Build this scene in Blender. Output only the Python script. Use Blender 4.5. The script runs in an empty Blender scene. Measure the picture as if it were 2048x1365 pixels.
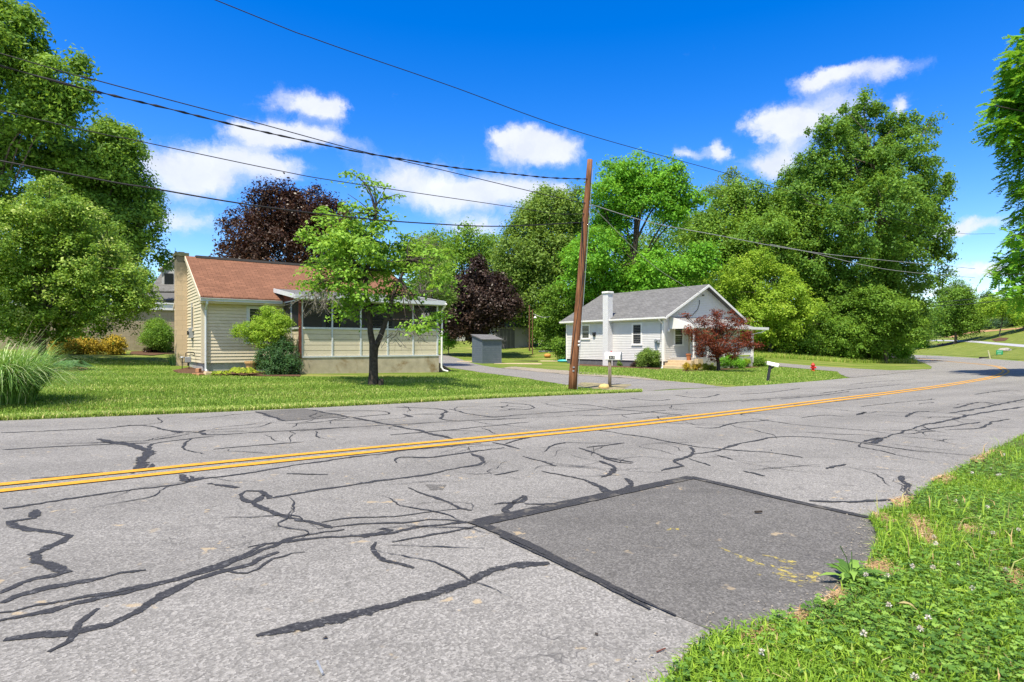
import bpy, bmesh, math, random
import numpy as np
from mathutils import Vector, Matrix, geometry

random.seed(7)
RNG = np.random.default_rng(11)
SC = bpy.context.scene
COL = SC.collection
R = math.radians

# ------------------------------------------------------------------ camera
F, CX, HY, EYE = 1200.0, 1024.0, 691.0, 1.25
cam_d = bpy.data.cameras.new('camera')
cam = bpy.data.objects.new('camera', cam_d)
COL.objects.link(cam)
cam.location = (0, 0, EYE)
cam.rotation_euler = (R(90), 0, 0)
cam_d.sensor_width = 36
cam_d.lens = 36 * F / 2048
cam_d.shift_y = (HY - 682.5) / 2048
cam_d.clip_start = 0.05
cam_d.clip_end = 3000
SC.camera = cam

# ------------------------------------------------------------------ light
SUN_DIR = Vector((0.20, 0.415, -1.0)).normalized()      # direction the light travels
sun_el = math.asin(-SUN_DIR.z)
sun_d = bpy.data.lights.new('sun', 'SUN')
sun_d.energy = 5.0
sun_d.angle = R(0.55)
sun_d.color = (1.0, 0.915, 0.765)
sun = bpy.data.objects.new('sun', sun_d)
COL.objects.link(sun)
sun.rotation_euler = SUN_DIR.to_track_quat('-Z', 'Y').to_euler()
sun.location = (-10, -15, 40)

SC.view_settings.view_transform = 'Standard'
SC.view_settings.look = 'None'
SC.view_settings.gamma = 1.0
SC.view_settings.use_curve_mapping = False
SC.view_settings.exposure = 0.66
SKY_STRENGTH = 0.125
SC.cycles.use_denoising = True
SC.cycles.denoising_input_passes = 'RGB_ALBEDO_NORMAL'
SC.cycles.denoising_prefilter = 'NONE'
SC.cycles.max_bounces = 6
SC.cycles.transparent_max_bounces = 12
SC.cycles.caustics_reflective = False
SC.cycles.caustics_refractive = False


class NT:
    """small helper for writing node trees"""
    def __init__(s, nt):
        s.nt = nt
    def n(s, t, **kw):
        nd = s.nt.nodes.new(t)
        for k, v in kw.items():
            if k == 'inp':
                for i, val in v.items():
                    s.set(nd, i, val)
            else:
                setattr(nd, k, v)
        return nd
    def set(s, nd, i, val):
        if hasattr(val, 'is_output'):
            s.nt.links.new(val, nd.inputs[i])
        else:
            nd.inputs[i].default_value = val
    def math(s, op, a, b=None, c=None, clamp=False):
        nd = s.nt.nodes.new('ShaderNodeMath')
        nd.operation = op
        nd.use_clamp = clamp
        for i, v in enumerate((a, b, c)):
            if v is not None:
                s.set(nd, i, v)
        return nd.outputs[0]
    def vmath(s, op, a, b=None, c=None, out=0):
        nd = s.nt.nodes.new('ShaderNodeVectorMath')
        nd.operation = op
        for i, v in enumerate((a, b, c)):
            if v is not None:
                s.set(nd, i, v)
        return nd.outputs[out]
    def mix(s, fac, a, b, blend='MIX'):
        nd = s.nt.nodes.new('ShaderNodeMix')
        nd.data_type = 'RGBA'
        nd.blend_type = blend
        s.set(nd, 0, fac)
        s.set(nd, 6, a)
        s.set(nd, 7, b)
        return nd.outputs[2]
    def ramp(s, fac, stops, interp='LINEAR'):
        nd = s.nt.nodes.new('ShaderNodeValToRGB')
        cr = nd.color_ramp
        cr.interpolation = interp
        while len(cr.elements) < len(stops):
            cr.elements.new(0.5)
        for e, (p, c) in zip(cr.elements, stops):
            e.position = p
            e.color = c if len(c) == 4 else (*c, 1)
        s.set(nd, 0, fac)
        return nd.outputs[0]
    def noise(s, vec, scale, detail=3, rough=0.55, dist=0.0, out=0):
        nd = s.n('ShaderNodeTexNoise', inp={'Scale': scale, 'Detail': detail, 'Roughness': rough, 'Distortion': dist})
        if vec is not None:
            s.nt.links.new(vec, nd.inputs['Vector'])
        return nd.outputs[out]
    def smooth(s, x, a, b):
        nd = s.nt.nodes.new('ShaderNodeMapRange')
        nd.interpolation_type = 'SMOOTHSTEP'
        s.set(nd, 0, x)
        nd.inputs[1].default_value = a
        nd.inputs[2].default_value = b
        nd.inputs[3].default_value = 0
        nd.inputs[4].default_value = 1
        return nd.outputs[0]


# ------------------------------------------------------------------ world: sky with cumulus clouds
world = bpy.data.worlds.new('World')
SC.world = world
world.use_nodes = True
wn = world.node_tree
wn.nodes.clear()
W_ = NT(wn)
sky = W_.n('ShaderNodeTexSky', sky_type='NISHITA', sun_disc=False)
sky.sun_elevation = sun_el
sky.sun_rotation = math.atan2(-SUN_DIR.x, -SUN_DIR.y)
sky.altitude = 150
sky.air_density = 1.0
sky.dust_density = 0.5
sky.ozone_density = 2.2
hs = W_.n('ShaderNodeHueSaturation', inp={'Hue': 0.516, 'Saturation': 1.50, 'Value': 1.28})
wn.links.new(sky.outputs[0], hs.inputs['Color'])
skycol = hs.outputs[0]
tc = W_.n('ShaderNodeTexCoord')
sep = W_.n('ShaderNodeSeparateXYZ')
wn.links.new(tc.outputs['Generated'], sep.inputs[0])
az = W_.math('ARCTAN2', sep.outputs[0], sep.outputs[1])
el = W_.math('ARCSINE', sep.outputs[2])
cmb = W_.n('ShaderNodeCombineXYZ')
wn.links.new(az, cmb.inputs[0])
wn.links.new(el, cmb.inputs[1])
nz1 = W_.noise(cmb.outputs[0], 10.0, 7, 0.68, out=1)
warp = W_.vmath('MULTIPLY_ADD', nz1, (0.13, 0.060, 0.0), (-0.065, -0.030, 0.0))
pos = W_.vmath('ADD', cmb.outputs[0], warp)
CLOUDS = [  # centre and half size of each cumulus, as bearings read from the photograph
    (600, 203, 62, 22), (650, 220, 42, 17), (530, 262, 55, 18), (640, 280, 80, 19), (560, 270, 60, 16),
    (330, 335, 90, 46), (420, 350, 90, 36), (480, 308, 66, 22), (365, 437, 58, 20), (560, 340, 50, 16),
    (1060, 296, 80, 26), (1025, 272, 46, 14), (1110, 300, 50, 20),
    (800, 352, 66, 36), (900, 390, 90, 34), (1000, 385, 90, 30), (1090, 385, 50, 22), (950, 455, 60, 18),
    (1740, 148, 80, 16), (1640, 160, 50, 12), (1640, 225, 80, 36), (1545, 240, 48, 16), (1570, 262, 46, 14), (1570, 305, 60, 26),
    (1530, 335, 50, 16), (1800, 215, 30, 20), (1372, 304, 36, 12), (1440, 300, 20, 18),
    (1930, 448, 60, 14), (1890, 465, 40, 13), (1980, 530, 90, 12), (1890, 575, 90, 14), (240, 470, 70, 22),
    (-300, 300, 150, 50), (2400, 330, 150, 50), (2700, 200, 120, 40), (-700, 420, 150, 40)]
total = None
for (cx_, cy_, rx_, ry_) in CLOUDS:
    dx, dz = (cx_ - CX) / F, (HY - cy_) / F
    ln = math.sqrt(dx * dx + 1 + dz * dz)
    a0, e0 = math.atan2(dx, 1), math.asin(dz / ln)
    ra = rx_ / F * math.cos(a0) ** 2
    re = ry_ / F * math.cos(a0) * 1.0
    q = W_.vmath('MULTIPLY_ADD', pos, (1 / ra, 1 / re, 0), (-a0 / ra, -e0 / re, 0))
    d = W_.vmath('DOT_PRODUCT', q, q, out=1)
    g = W_.math('POWER', 0.45, d)
    total = g if total is None else W_.math('ADD', total, g)
# unseen clouds added overhead and behind the camera to give neutral fill light
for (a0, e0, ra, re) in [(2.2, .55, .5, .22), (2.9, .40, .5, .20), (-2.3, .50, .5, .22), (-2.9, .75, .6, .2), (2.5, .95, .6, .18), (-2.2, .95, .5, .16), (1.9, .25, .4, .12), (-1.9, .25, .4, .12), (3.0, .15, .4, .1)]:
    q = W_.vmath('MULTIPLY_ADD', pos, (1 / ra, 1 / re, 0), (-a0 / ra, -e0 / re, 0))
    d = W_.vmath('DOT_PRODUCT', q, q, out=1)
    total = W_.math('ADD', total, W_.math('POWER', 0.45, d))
nz2 = W_.noise(pos, 22.0, 8, 0.66)
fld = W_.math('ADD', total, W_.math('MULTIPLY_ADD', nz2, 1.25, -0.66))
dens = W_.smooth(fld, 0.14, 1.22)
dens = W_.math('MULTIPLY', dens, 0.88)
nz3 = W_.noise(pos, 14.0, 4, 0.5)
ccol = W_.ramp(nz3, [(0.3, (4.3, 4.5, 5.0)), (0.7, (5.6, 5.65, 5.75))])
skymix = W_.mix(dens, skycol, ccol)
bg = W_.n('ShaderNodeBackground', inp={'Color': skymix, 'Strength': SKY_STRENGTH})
wo = W_.n('ShaderNodeOutputWorld')
wn.links.new(bg.outputs[0], wo.inputs[0])

# ------------------------------------------------------------------ terrain function and pixel helpers
UX = np.array([0.8086, 0.5884])       # along the road, to the right and away
VX = np.array([-0.5884, 0.8086])      # across the road, away from the camera
ROT = math.atan2(0.5884, 0.8086)

def ss(x, a, b):
    t = np.clip((x - a) / (b - a), 0, 1)
    return t * t * (3 - 2 * t)

def softplus(x, k=1.0):
    return np.where(x / k > 30, x, k * np.log1p(np.exp(np.clip(x / k, -60, 30))))

def smin(a, b, k):
    h = np.clip(0.5 + 0.5 * (b - a) / k, 0, 1)
    return b * (1 - h) + a * h - k * h * (1 - h)

def G(x, y):
    x = np.asarray(x, float); y = np.asarray(y, float)
    u = UX[0] * x + UX[1] * y
    v = VX[0] * x + VX[1] * y
    z = -0.0169 * smin(u, 37.0, 10.0)
    z = np.where(u < -60, 1.014, z)
    z = z + 0.29 * ss(v, 12.9, 24) * (1 - ss(u, 38, 52))
    v0 = 26 + 8 * ss(u, 4, 14)
    z = z + 0.045 * softplus(v - v0, 1.5) * (1 - ss(u, 36, 52)) * (1 - ss(v, 90, 200))
    vin = 20 + 0.36 * softplus(u - 52, 3.0)
    z = z + 0.10 * np.minimum(softplus(v - vin - 2.5, 1.0), 14) * ss(u, 30, 46)
    d = 0.928 * (x - 56.7) - 0.371 * (y - 66.5)
    dd = np.clip(d, 0, 42)
    z = z + (0.10 * dd + 0.006 * dd * dd) * 1.0 + np.where(d > 42, 0.25 * np.minimum(d - 42, 25), 0)
    return z

def uv2xy(u, v):
    return UX[0] * u + VX[0] * v, UX[1] * u + VX[1] * v

def Wp(px, py, dz=0.0):
    """point of the terrain seen at a photograph pixel"""
    a = (px - CX) / F; b = (HY - py) / F
    lo, hi = 1.0, None
    t = 1.0
    while t < 400:
        t2 = t * 1.01
        if EYE + b * t2 < G(a * t2, t2):
            lo, hi = t, t2
            break
        t = t2
    if hi is None:
        lo = hi = 400
    for _ in range(24):
        m = 0.5 * (lo + hi)
        if EYE + b * m < G(a * m, m):
            hi = m
        else:
            lo = m
    m = 0.5 * (lo + hi)
    return Vector((a * m, m, float(G(a * m, m)) + dz))

def Pp(px, py, Y):
    return Vector(((px - CX) / F * Y, Y, EYE + (HY - py) / F * Y))

def gz(x, y):
    return float(G(x, y))

def catmull(pts, step):
    """dense smooth curve through 2-D/3-D points"""
    P = [Vector(p) for p in pts]
    P = [P[0] * 2 - P[1]] + P + [P[-1] * 2 - P[-2]]
    out = []
    for i in range(1, len(P) - 2):
        p0, p1, p2, p3 = P[i - 1:i + 3]
        n = max(1, int((p2 - p1).length / step))
        for k in range(n):
            t = k / n
            out.append(0.5 * ((2 * p1) + (p2 - p0) * t + (2 * p0 - 5 * p1 + 4 * p2 - p3) * t * t + (3 * p1 - p0 - 3 * p2 + p3) * t ** 3))
    out.append(P[-2])
    return out

# ------------------------------------------------------------------ object helpers
def tag(o, label=None, cat=None, group=None, kind=None):
    if label: o['label'] = label
    if cat: o['category'] = cat
    if group: o['group'] = group
    if kind: o['kind'] = kind
    return o

def empty(name, loc, label, cat, group=None, rz=0.0):
    o = bpy.data.objects.new(name, None)
    o.empty_display_size = 0.3
    COL.objects.link(o)
    o.location = loc
    o.rotation_euler = (0, 0, rz)
    return tag(o, label, cat, group)

def link(name, me, mat, parent=None):
    o = bpy.data.objects.new(name, me)
    COL.objects.link(o)
    if mat is not None:
        for m in (mat if isinstance(mat, (list, tuple)) else [mat]):
            me.materials.append(m)
    if parent is not None:
        o.parent = parent
    return o

class MB:
    def __init__(s):
        s.v = []; s.f = []
    def add(s, vs, fs):
        k = len(s.v)
        s.v += [tuple(p) for p in vs]
        s.f += [tuple(i + k for i in f) for f in fs]
        return s
    def box(s, x0, y0, z0, x1, y1, z1):
        return s.add([(x0, y0, z0), (x1, y0, z0), (x1, y1, z0), (x0, y1, z0), (x0, y0, z1), (x1, y0, z1), (x1, y1, z1), (x0, y1, z1)],
                     [(0, 3, 2, 1), (4, 5, 6, 7), (0, 1, 5, 4), (1, 2, 6, 5), (2, 3, 7, 6), (3, 0, 4, 7)])
    def mbox(s, M, sx, sy, sz):
        vs = [M @ Vector((a * sx / 2, b * sy / 2, c * sz / 2)) for c in (-1, 1) for a, b in ((-1, -1), (1, -1), (1, 1), (-1, 1))]
        return s.add(vs, [(0, 3, 2, 1), (4, 5, 6, 7), (0, 1, 5, 4), (1, 2, 6, 5), (2, 3, 7, 6), (3, 0, 4, 7)])
    def bar(s, a, b, w, h, up=(0, 0, 1)):
        a, b = Vector(a), Vector(b)
        d = (b - a); L = d.length; d.normalize()
        y = Vector(up).cross(d)
        if y.length < 1e-4: y = Vector((0, 1, 0)).cross(d)
        y.normalize(); z = d.cross(y)
        M = Matrix((d, y, z)).transposed().to_4x4()
        M.translation = (a + b) / 2
        return s.mbox(M, L, w, h)
    def prism(s, poly, axis, a, b):
        """poly: 2-D points; extruded along axis 0/1/2 from a to b"""
        def mk(p, t):
            if axis == 0: return (t, p[0], p[1])
            if axis == 1: return (p[0], t, p[1])
            return (p[0], p[1], t)
        n = len(poly)
        vs = [mk(p, a) for p in poly] + [mk(p, b) for p in poly]
        fs = [tuple(range(n))[::-1], tuple(range(n, 2 * n))]
        fs += [(i, (i + 1) % n, n + (i + 1) % n, n + i) for i in range(n)]
        return s.add(vs, fs)
    def tube(s, pts, rad, n=8, cap=True):
        P = [Vector(p) for p in pts]
        rs = rad if isinstance(rad, (list, tuple)) else [rad] * len(P)
        k = len(s.v)
        prev = None
        for i, p in enumerate(P):
            d = (P[min(i + 1, len(P) - 1)] - P[max(i - 1, 0)])
            if d.length < 1e-9: d = Vector((0, 0, 1))
            d.normalize()
            ref = prev if prev is not None else (Vector((1, 0, 0)) if abs(d.x) < 0.8 else Vector((0, 1, 0)))
            a = ref - d * ref.dot(d)
            if a.length < 1e-6: a = d.orthogonal()
            a.normalize(); prev = a
            b = d.cross(a)
            for j in range(n):
                t = 2 * math.pi * j / n
                s.v.append(tuple(p + (a * math.cos(t) + b * math.sin(t)) * rs[i]))
        for i in range(len(P) - 1):
            for j in range(n):
                s.f.append((k + i * n + j, k + i * n + (j + 1) % n, k + (i + 1) * n + (j + 1) % n, k + (i + 1) * n + j))
        if cap:
            s.f.append(tuple(k + j for j in range(n))[::-1])
            s.f.append(tuple(k + (len(P) - 1) * n + j for j in range(n)))
        return s
    def lathe(s, prof, n=16, c=(0, 0, 0)):
        k = len(s.v)
        for (r, z) in prof:
            for j in range(n):
                t = 2 * math.pi * j / n
                s.v.append((c[0] + r * math.cos(t), c[1] + r * math.sin(t), c[2] + z))
        for i in range(len(prof) - 1):
            for j in range(n):
                s.f.append((k + i * n + j, k + i * n + (j + 1) % n, k + (i + 1) * n + (j + 1) % n, k + (i + 1) * n + j))
        s.f.append(tuple(k + j for j in range(n))[::-1])
        s.f.append(tuple(k + (len(prof) - 1) * n + j for j in range(n)))
        return s
    def build(s, name, mat, parent=None, smooth=False, bevel=0.0):
        me = bpy.data.meshes.new(name)
        me.from_pydata(s.v, [], s.f)
        me.update()
        if smooth:
            me.polygons.foreach_set('use_smooth', [True] * len(me.polygons))
        o = link(name, me, mat, parent)
        if bevel:
            m = o.modifiers.new('bevel', 'BEVEL')
            m.width = bevel; m.segments = 2; m.limit_method = 'ANGLE'
        return o

def fast_mesh(name, V, loops_per, mat, parent=None, rnd=None, smooth=False):
    """V: (N*k,3) vertices, consecutive k form one face"""
    V = np.ascontiguousarray(V, np.float32)
    n = len(V) // loops_per
    me = bpy.data.meshes.new(name)
    me.vertices.add(len(V)); me.loops.add(len(V)); me.polygons.add(n)
    me.vertices.foreach_set('co', V.ravel())
    me.loops.foreach_set('vertex_index', np.arange(len(V), dtype=np.int32))
    me.polygons.foreach_set('loop_start', np.arange(0, len(V), loops_per, dtype=np.int32))
    if rnd is not None:
        at = me.attributes.new('rnd', 'FLOAT', 'FACE')
        at.data.foreach_set('value', np.ascontiguousarray(rnd, np.float32))
    me.update(calc_edges=True)
    return link(name, me, mat, parent)

# ------------------------------------------------------------------ materials
def new_mat(name):
    m = bpy.data.materials.new(name)
    m.use_nodes = True
    m.node_tree.nodes.clear()
    return m, NT(m.node_tree)

def out_surface(t, shader):
    o = t.n('ShaderNodeOutputMaterial')
    t.nt.links.new(shader, o.inputs[0])

def pbsdf(t, col, rough=0.7, spec=0.3, metal=0.0, bump=None, bump_s=0.3, bump_d=0.01):
    b = t.n('ShaderNodeBsdfPrincipled')
    t.set(b, 'Base Color', col if hasattr(col, 'is_output') else (*col, 1))
    t.set(b, 'Roughness', rough)
    b.inputs['Specular IOR Level'].default_value = spec
    b.inputs['Metallic'].default_value = metal
    if bump is not None:
        bn = t.n('ShaderNodeBump', inp={'Strength': bump_s, 'Distance': bump_d, 'Height': bump})
        t.nt.links.new(bn.outputs[0], b.inputs['Normal'])
    return b.outputs[0]

def objco(t):
    return t.n('ShaderNodeTexCoord').outputs['Object']

def mat_plain(name, c, var=0.15, scale=6.0, rough=0.65, spec=0.3, metal=0.0, bump=0.15, stain=None):
    """a surface with slight uneven tone, grain and optional stains"""
    m, t = new_mat(name)
    co = objco(t)
    n1 = t.noise(co, scale, 5, 0.6)
    lo = tuple(x * (1 - var) for x in c); hi = tuple(min(1, x * (1 + var)) for x in c)
    col = t.ramp(n1, [(0.3, lo), (0.7, hi)])
    if stain:
        n2 = t.noise(co, stain[1], 4, 0.65, 0.4)
        col = t.mix(t.smooth(n2, 0.52, 0.72), col, (*stain[0], 1))
    n3 = t.noise(co, scale * 12, 3)
    out_surface(t, pbsdf(t, col, rough, spec, metal, n3, bump, 0.004))
    return m

def mat_leaf(name, stops, transl=0.40, rough=0.55, tcol=None, gain=2.4):
    stops = [(p, (min(.9, c[0] * gain * 0.98), min(.9, c[1] * gain), c[2] * gain)) for p, c in stops]
    m, t = new_mat(name)
    a = t.n('ShaderNodeAttribute', attribute_name='rnd')
    col = t.ramp(a.outputs['Fac'], stops)
    p = pbsdf(t, col, rough, 0.22)
    tr = t.n('ShaderNodeBsdfTranslucent')
    tcm = t.mix(0.55, col, tcol if tcol else (0.30, 0.42, 0.03, 1), 'MIX')
    t.nt.links.new(tcm, tr.inputs[0])
    mx = t.n('ShaderNodeMixShader', inp={0: transl})
    t.nt.links.new(p, mx.inputs[1]); t.nt.links.new(tr.outputs[0], mx.inputs[2])
    out_surface(t, mx.outputs[0])
    return m

# ================================================================== SETTING
# ---- asphalt, paint, soil and grass materials
def mat_asphalt(name, base, patchy=0.10, dust=None, wheel=True):
    m, t = new_mat(name)
    co = objco(t)
    fine = t.noise(co, 150.0, 2, 0.8)
    vor = t.n('ShaderNodeTexVoronoi', inp={'Scale': 95.0}); t.nt.links.new(co, vor.inputs['Vector'])
    mid = t.noise(co, 5.0, 4, 0.6)
    big = t.noise(co, 0.45, 3, 0.55)
    c0 = tuple(x * 0.50 for x in base); c1 = tuple(x * 1.52 for x in base)
    col = t.ramp(fine, [(0.28, c0), (0.72, c1)])
    pebb = t.ramp(vor.outputs['Color'], [(0.1, tuple(x * 0.45 for x in base)), (0.55, base), (0.95, tuple(min(1, x * 1.9) for x in base))])
    col = t.mix(0.6, col, pebb)
    k = t.math('MULTIPLY_ADD', mid, 2 * patchy, 1 - patchy)
    k2 = t.math('MULTIPLY_ADD', big, 2.6 * patchy, 1 - 1.3 * patchy)
    kk = t.math('MULTIPLY', k, k2)
    if wheel:
        sp = t.n('ShaderNodeSeparateXYZ'); t.nt.links.new(co, sp.inputs[0])
        v = t.math('ADD', t.math('MULTIPLY', sp.outputs[0], float(VX[0])), t.math('MULTIPLY', sp.outputs[1], float(VX[1])))
        v = t.math('ADD', v, t.math('MULTIPLY', big, 0.5))
        for (c, w, amt) in ((5.55, 0.55, 0.16), (7.55, 0.5, 0.14), (9.3, 0.6, 0.16), (4.0, 0.5, 0.10), (11.6, .5, .10)):
            q = t.math('DIVIDE', t.math('SUBTRACT', v, c + 0.25), w)
            g = t.math('POWER', 0.4, t.math('MULTIPLY', q, q))
            kk = t.math('MULTIPLY', kk, t.math('MULTIPLY_ADD', g, -amt, 1.0))
    sc = t.vmath('SCALE', col, None); 
    nd = sc.node; t.nt.links.new(col, nd.inputs[0]); t.nt.links.new(kk, nd.inputs['Scale'])
    col = sc
    # oil drips and darker tyre streaks drawn out along the road
    mp = t.n('ShaderNodeMapping', inp={'Rotation': (0, 0, -ROT), 'Scale': (0.22, 1.6, 1)}); t.nt.links.new(co, mp.inputs[0])
    stn = t.smooth(t.noise(mp.outputs[0], 1.7, 5, 0.65), 0.50, 0.74)
    oil = t.math('MULTIPLY', t.smooth(t.noise(co, 4.2, 3, 0.6), 0.60, 0.72), t.smooth(t.noise(co, 0.8, 2, 0.5), 0.45, 0.62))
    col = t.mix(t.math('MULTIPLY', stn, 0.30), col, tuple(x * 0.55 for x in base) + (1,))
    col = t.mix(t.math('MULTIPLY', oil, 0.45), col, tuple(x * 0.32 for x in base) + (1,))
    # scattered tan spots and dust
    s1 = t.noise(co, 2.3, 2, 0.5); s2 = t.noise(co, 11.0, 2, 0.5)
    spot = t.math('MULTIPLY', t.smooth(s1, 0.56, 0.66), t.smooth(s2, 0.60, 0.68))
    col = t.mix(t.math('MULTIPLY', spot, 0.65), col, (0.42, 0.33, 0.20, 1))
    # fine dark crazing
    vc = t.n('ShaderNodeTexVoronoi', feature='DISTANCE_TO_EDGE', inp={'Scale': 2.2})
    wv = t.vmath('MULTIPLY_ADD', t.noise(co, 3.0, 3, 0.6, out=1), (0.5, 0.5, 0.5), co)
    t.nt.links.new(wv, vc.inputs['Vector'])
    crz = t.math('SUBTRACT', 1.0, t.smooth(vc.outputs['Distance'], 0.004, 0.012))
    crm = t.math('MULTIPLY', crz, t.smooth(t.noise(co, 0.6, 2, 0.5), 0.50, 0.62))
    col = t.mix(t.math('MULTIPLY', crm, 0.55), col, (0.06, 0.06, 0.06, 1))
    h = t.math('ADD', t.math('MULTIPLY', vor.outputs['Distance'], 0.7), fine)
    out_surface(t, pbsdf(t, col, 0.9, 0.18, 0, h, 0.55, 0.006))
    return m

M_ROAD = mat_asphalt('asphalt_worn', (0.222, 0.214, 0.196), 0.16)
M_DRIVE = mat_asphalt('asphalt_drive', (0.210, 0.200, 0.183), wheel=False)
M_PATCH = mat_asphalt('asphalt_patch', (0.128, 0.123, 0.113), 0.22, wheel=False)
M_GRAVEL = mat_asphalt('gravel', (0.27, 0.235, 0.18), 0.25, wheel=False)

m, t = new_mat('tar_sealant')
co = objco(t)
c = t.ramp(t.noise(co, 60, 3, 0.7), [(0.3, (0.016, 0.016, 0.017)), (0.72, (0.055, 0.055, 0.056))])
wear = t.smooth(t.noise(co, 26, 4, 0.7), 0.56, 0.66)
c = t.mix(t.math('MULTIPLY', wear, 0.6), c, (0.16, 0.16, 0.158, 1))
uvs = t.n('ShaderNodeSeparateXYZ'); t.nt.links.new(t.n('ShaderNodeUVMap').outputs[0], uvs.inputs[0])
ed = t.math('SUBTRACT', 1.0, t.math('ABSOLUTE', t.math('MULTIPLY_ADD', uvs.outputs[1], 2.0, -1.0)))
ed = t.math('ADD', ed, t.math('MULTIPLY_ADD', t.noise(co, 20, 4, .7), 1.9, -.95))
ed = t.math('ADD', ed, t.math('MULTIPLY_ADD', t.noise(co, 2.6, 3, .6), 1.3, -.60))
tr = t.n('ShaderNodeBsdfTransparent')
mx = t.n('ShaderNodeMixShader', inp={0: t.smooth(ed, .10, .40)})
t.nt.links.new(tr.outputs[0], mx.inputs[1]); t.nt.links.new(pbsdf(t, c, 0.72, 0.28, 0, t.noise(co, 120, 2), 0.4, 0.004), mx.inputs[2])
out_surface(t, mx.outputs[0])
M_TAR = m

m, t = new_mat('yellow_paint')
co = objco(t)
c = t.ramp(t.noise(co, 22, 4, 0.7), [(0.25, (0.50, 0.235, 0.016)), (0.7, (0.66, 0.335, 0.028))])
wear = t.smooth(t.noise(co, 45, 4, 0.75), 0.58, 0.66)
c = t.mix(t.math('MULTIPLY', wear, 0.7), c, (0.16, 0.14, 0.11, 1))
tar = t.smooth(t.noise(co, 1.6, 3, 0.7), 0.68, 0.71)
c = t.mix(t.math('MULTIPLY', tar, 0.7), c, (0.10, 0.09, 0.07, 1))
out_surface(t, pbsdf(t, c, 0.75, 0.25, 0, t.noise(co, 90, 2), 0.4, 0.004))
M_YEL = m

m, t = new_mat('faded_paint_marks')
co = objco(t)
c = t.ramp(t.noise(co, 30, 3), [(0.3, (0.38, 0.31, 0.09)), (0.7, (0.55, 0.46, 0.12))])
tr = t.n('ShaderNodeBsdfTransparent')
mx = t.n('ShaderNodeMixShader', inp={0: t.math('MULTIPLY', t.smooth(t.noise(co, 28, 4, .75), .42, .62), .8)})
t.nt.links.new(tr.outputs[0], mx.inputs[1]); t.nt.links.new(pbsdf(t, c, 0.85, 0.2), mx.inputs[2])
out_surface(t, mx.outputs[0])
M_FADED = m

def mat_grass_ground(name, g0, g1, straw, straw_amt=0.5, stripes=False):
    m, t = new_mat(name)
    co = objco(t)
    n1 = t.noise(co, 1.1, 4, 0.6); n2 = t.noise(co, 14.0, 3, 0.65); n3 = t.noise(co, 70.0, 2, 0.7)
    c = t.ramp(n2, [(0.25, g0), (0.75, g1)])
    # straw coloured mowing drifts, longer along the road
    mp = t.n('ShaderNodeMapping', inp={'Rotation': (0, 0, -ROT), 'Scale': (0.14, 0.75, 1)})
    t.nt.links.new(co, mp.inputs[0])
    st = t.noise(mp.outputs[0], 1.6, 4, 0.62)
    f = t.math('MULTIPLY', t.smooth(st, 0.46, 0.70), straw_amt)
    c = t.mix(f, c, (*straw, 1))
    k = t.math('MULTIPLY', t.math('MULTIPLY_ADD', n3, 0.7, 0.65), t.math('MULTIPLY_ADD', n1, 0.6, 0.70))
    if stripes:
        mp2 = t.n('ShaderNodeMapping', inp={'Rotation': (0, 0, R(-62)), 'Scale': (1, 1, 1)})
        t.nt.links.new(co, mp2.inputs[0])
        wv = t.n('ShaderNodeTexWave', inp={'Scale': 0.22, 'Distortion': 1.0, 'Detail': 1.0}); t.nt.links.new(mp2.outputs[0], wv.inputs['Vector'])
        k = t.math('MULTIPLY', k, t.math('MULTIPLY_ADD', wv.outputs['Fac'], 0.35, 0.83))
    sc = t.vmath('SCALE', c, None); nd = sc.node
    t.nt.links.new(c, nd.inputs[0]); t.nt.links.new(k, nd.inputs['Scale'])
    h = t.math('ADD', n3, n2)
    out_surface(t, pbsdf(t, sc, 0.9, 0.1, 0, h, 0.8, 0.03))
    return m

M_LAWN = mat_grass_ground('lawn', (0.090, 0.142, 0.019), (0.152, 0.220, 0.034), (0.33, 0.29, 0.10), 0.8, stripes=False)
M_HILL = mat_grass_ground('hill_lawn', (0.105, 0.145, 0.022), (0.175, 0.215, 0.040), (0.30, 0.30, 0.09), 0.55, stripes=True)
M_SOIL = mat_plain('verge_soil', (0.085, 0.105, 0.030), 0.35, 8, 0.95, 0.1, bump=0.6, stain=((0.16, 0.11, 0.05), 2.0))
M_MULCH = mat_plain('mulch', (0.105, 0.060, 0.036), 0.5, 30, 0.95, 0.1, bump=1.0)
M_STRAW = mat_plain('dry_thatch', (0.44, 0.29, 0.145), 0.35, 26, 0.95, 0.1, bump=0.9, stain=((0.24, 0.14, 0.07), 5.0))
M_DIRT = mat_plain('bare_dirt', (0.25, 0.215, 0.13), 0.35, 5, 0.95, 0.1, bump=0.8, stain=((0.15, 0.19, 0.04), 2.6))

def in_poly(px, py, poly):
    """vectorised point in polygon"""
    poly = np.asarray(poly, float)
    inside = np.zeros(np.shape(px), bool)
    x1, y1 = poly[:, 0], poly[:, 1]
    x2, y2 = np.roll(x1, -1), np.roll(y1, -1)
    for a, b, c_, d in zip(x1, y1, x2, y2):
        cond = ((b > py) != (d > py)) & (px < (c_ - a) * (py - b) / (d - b + 1e-12) + a)
        inside ^= cond
    return inside

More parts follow.
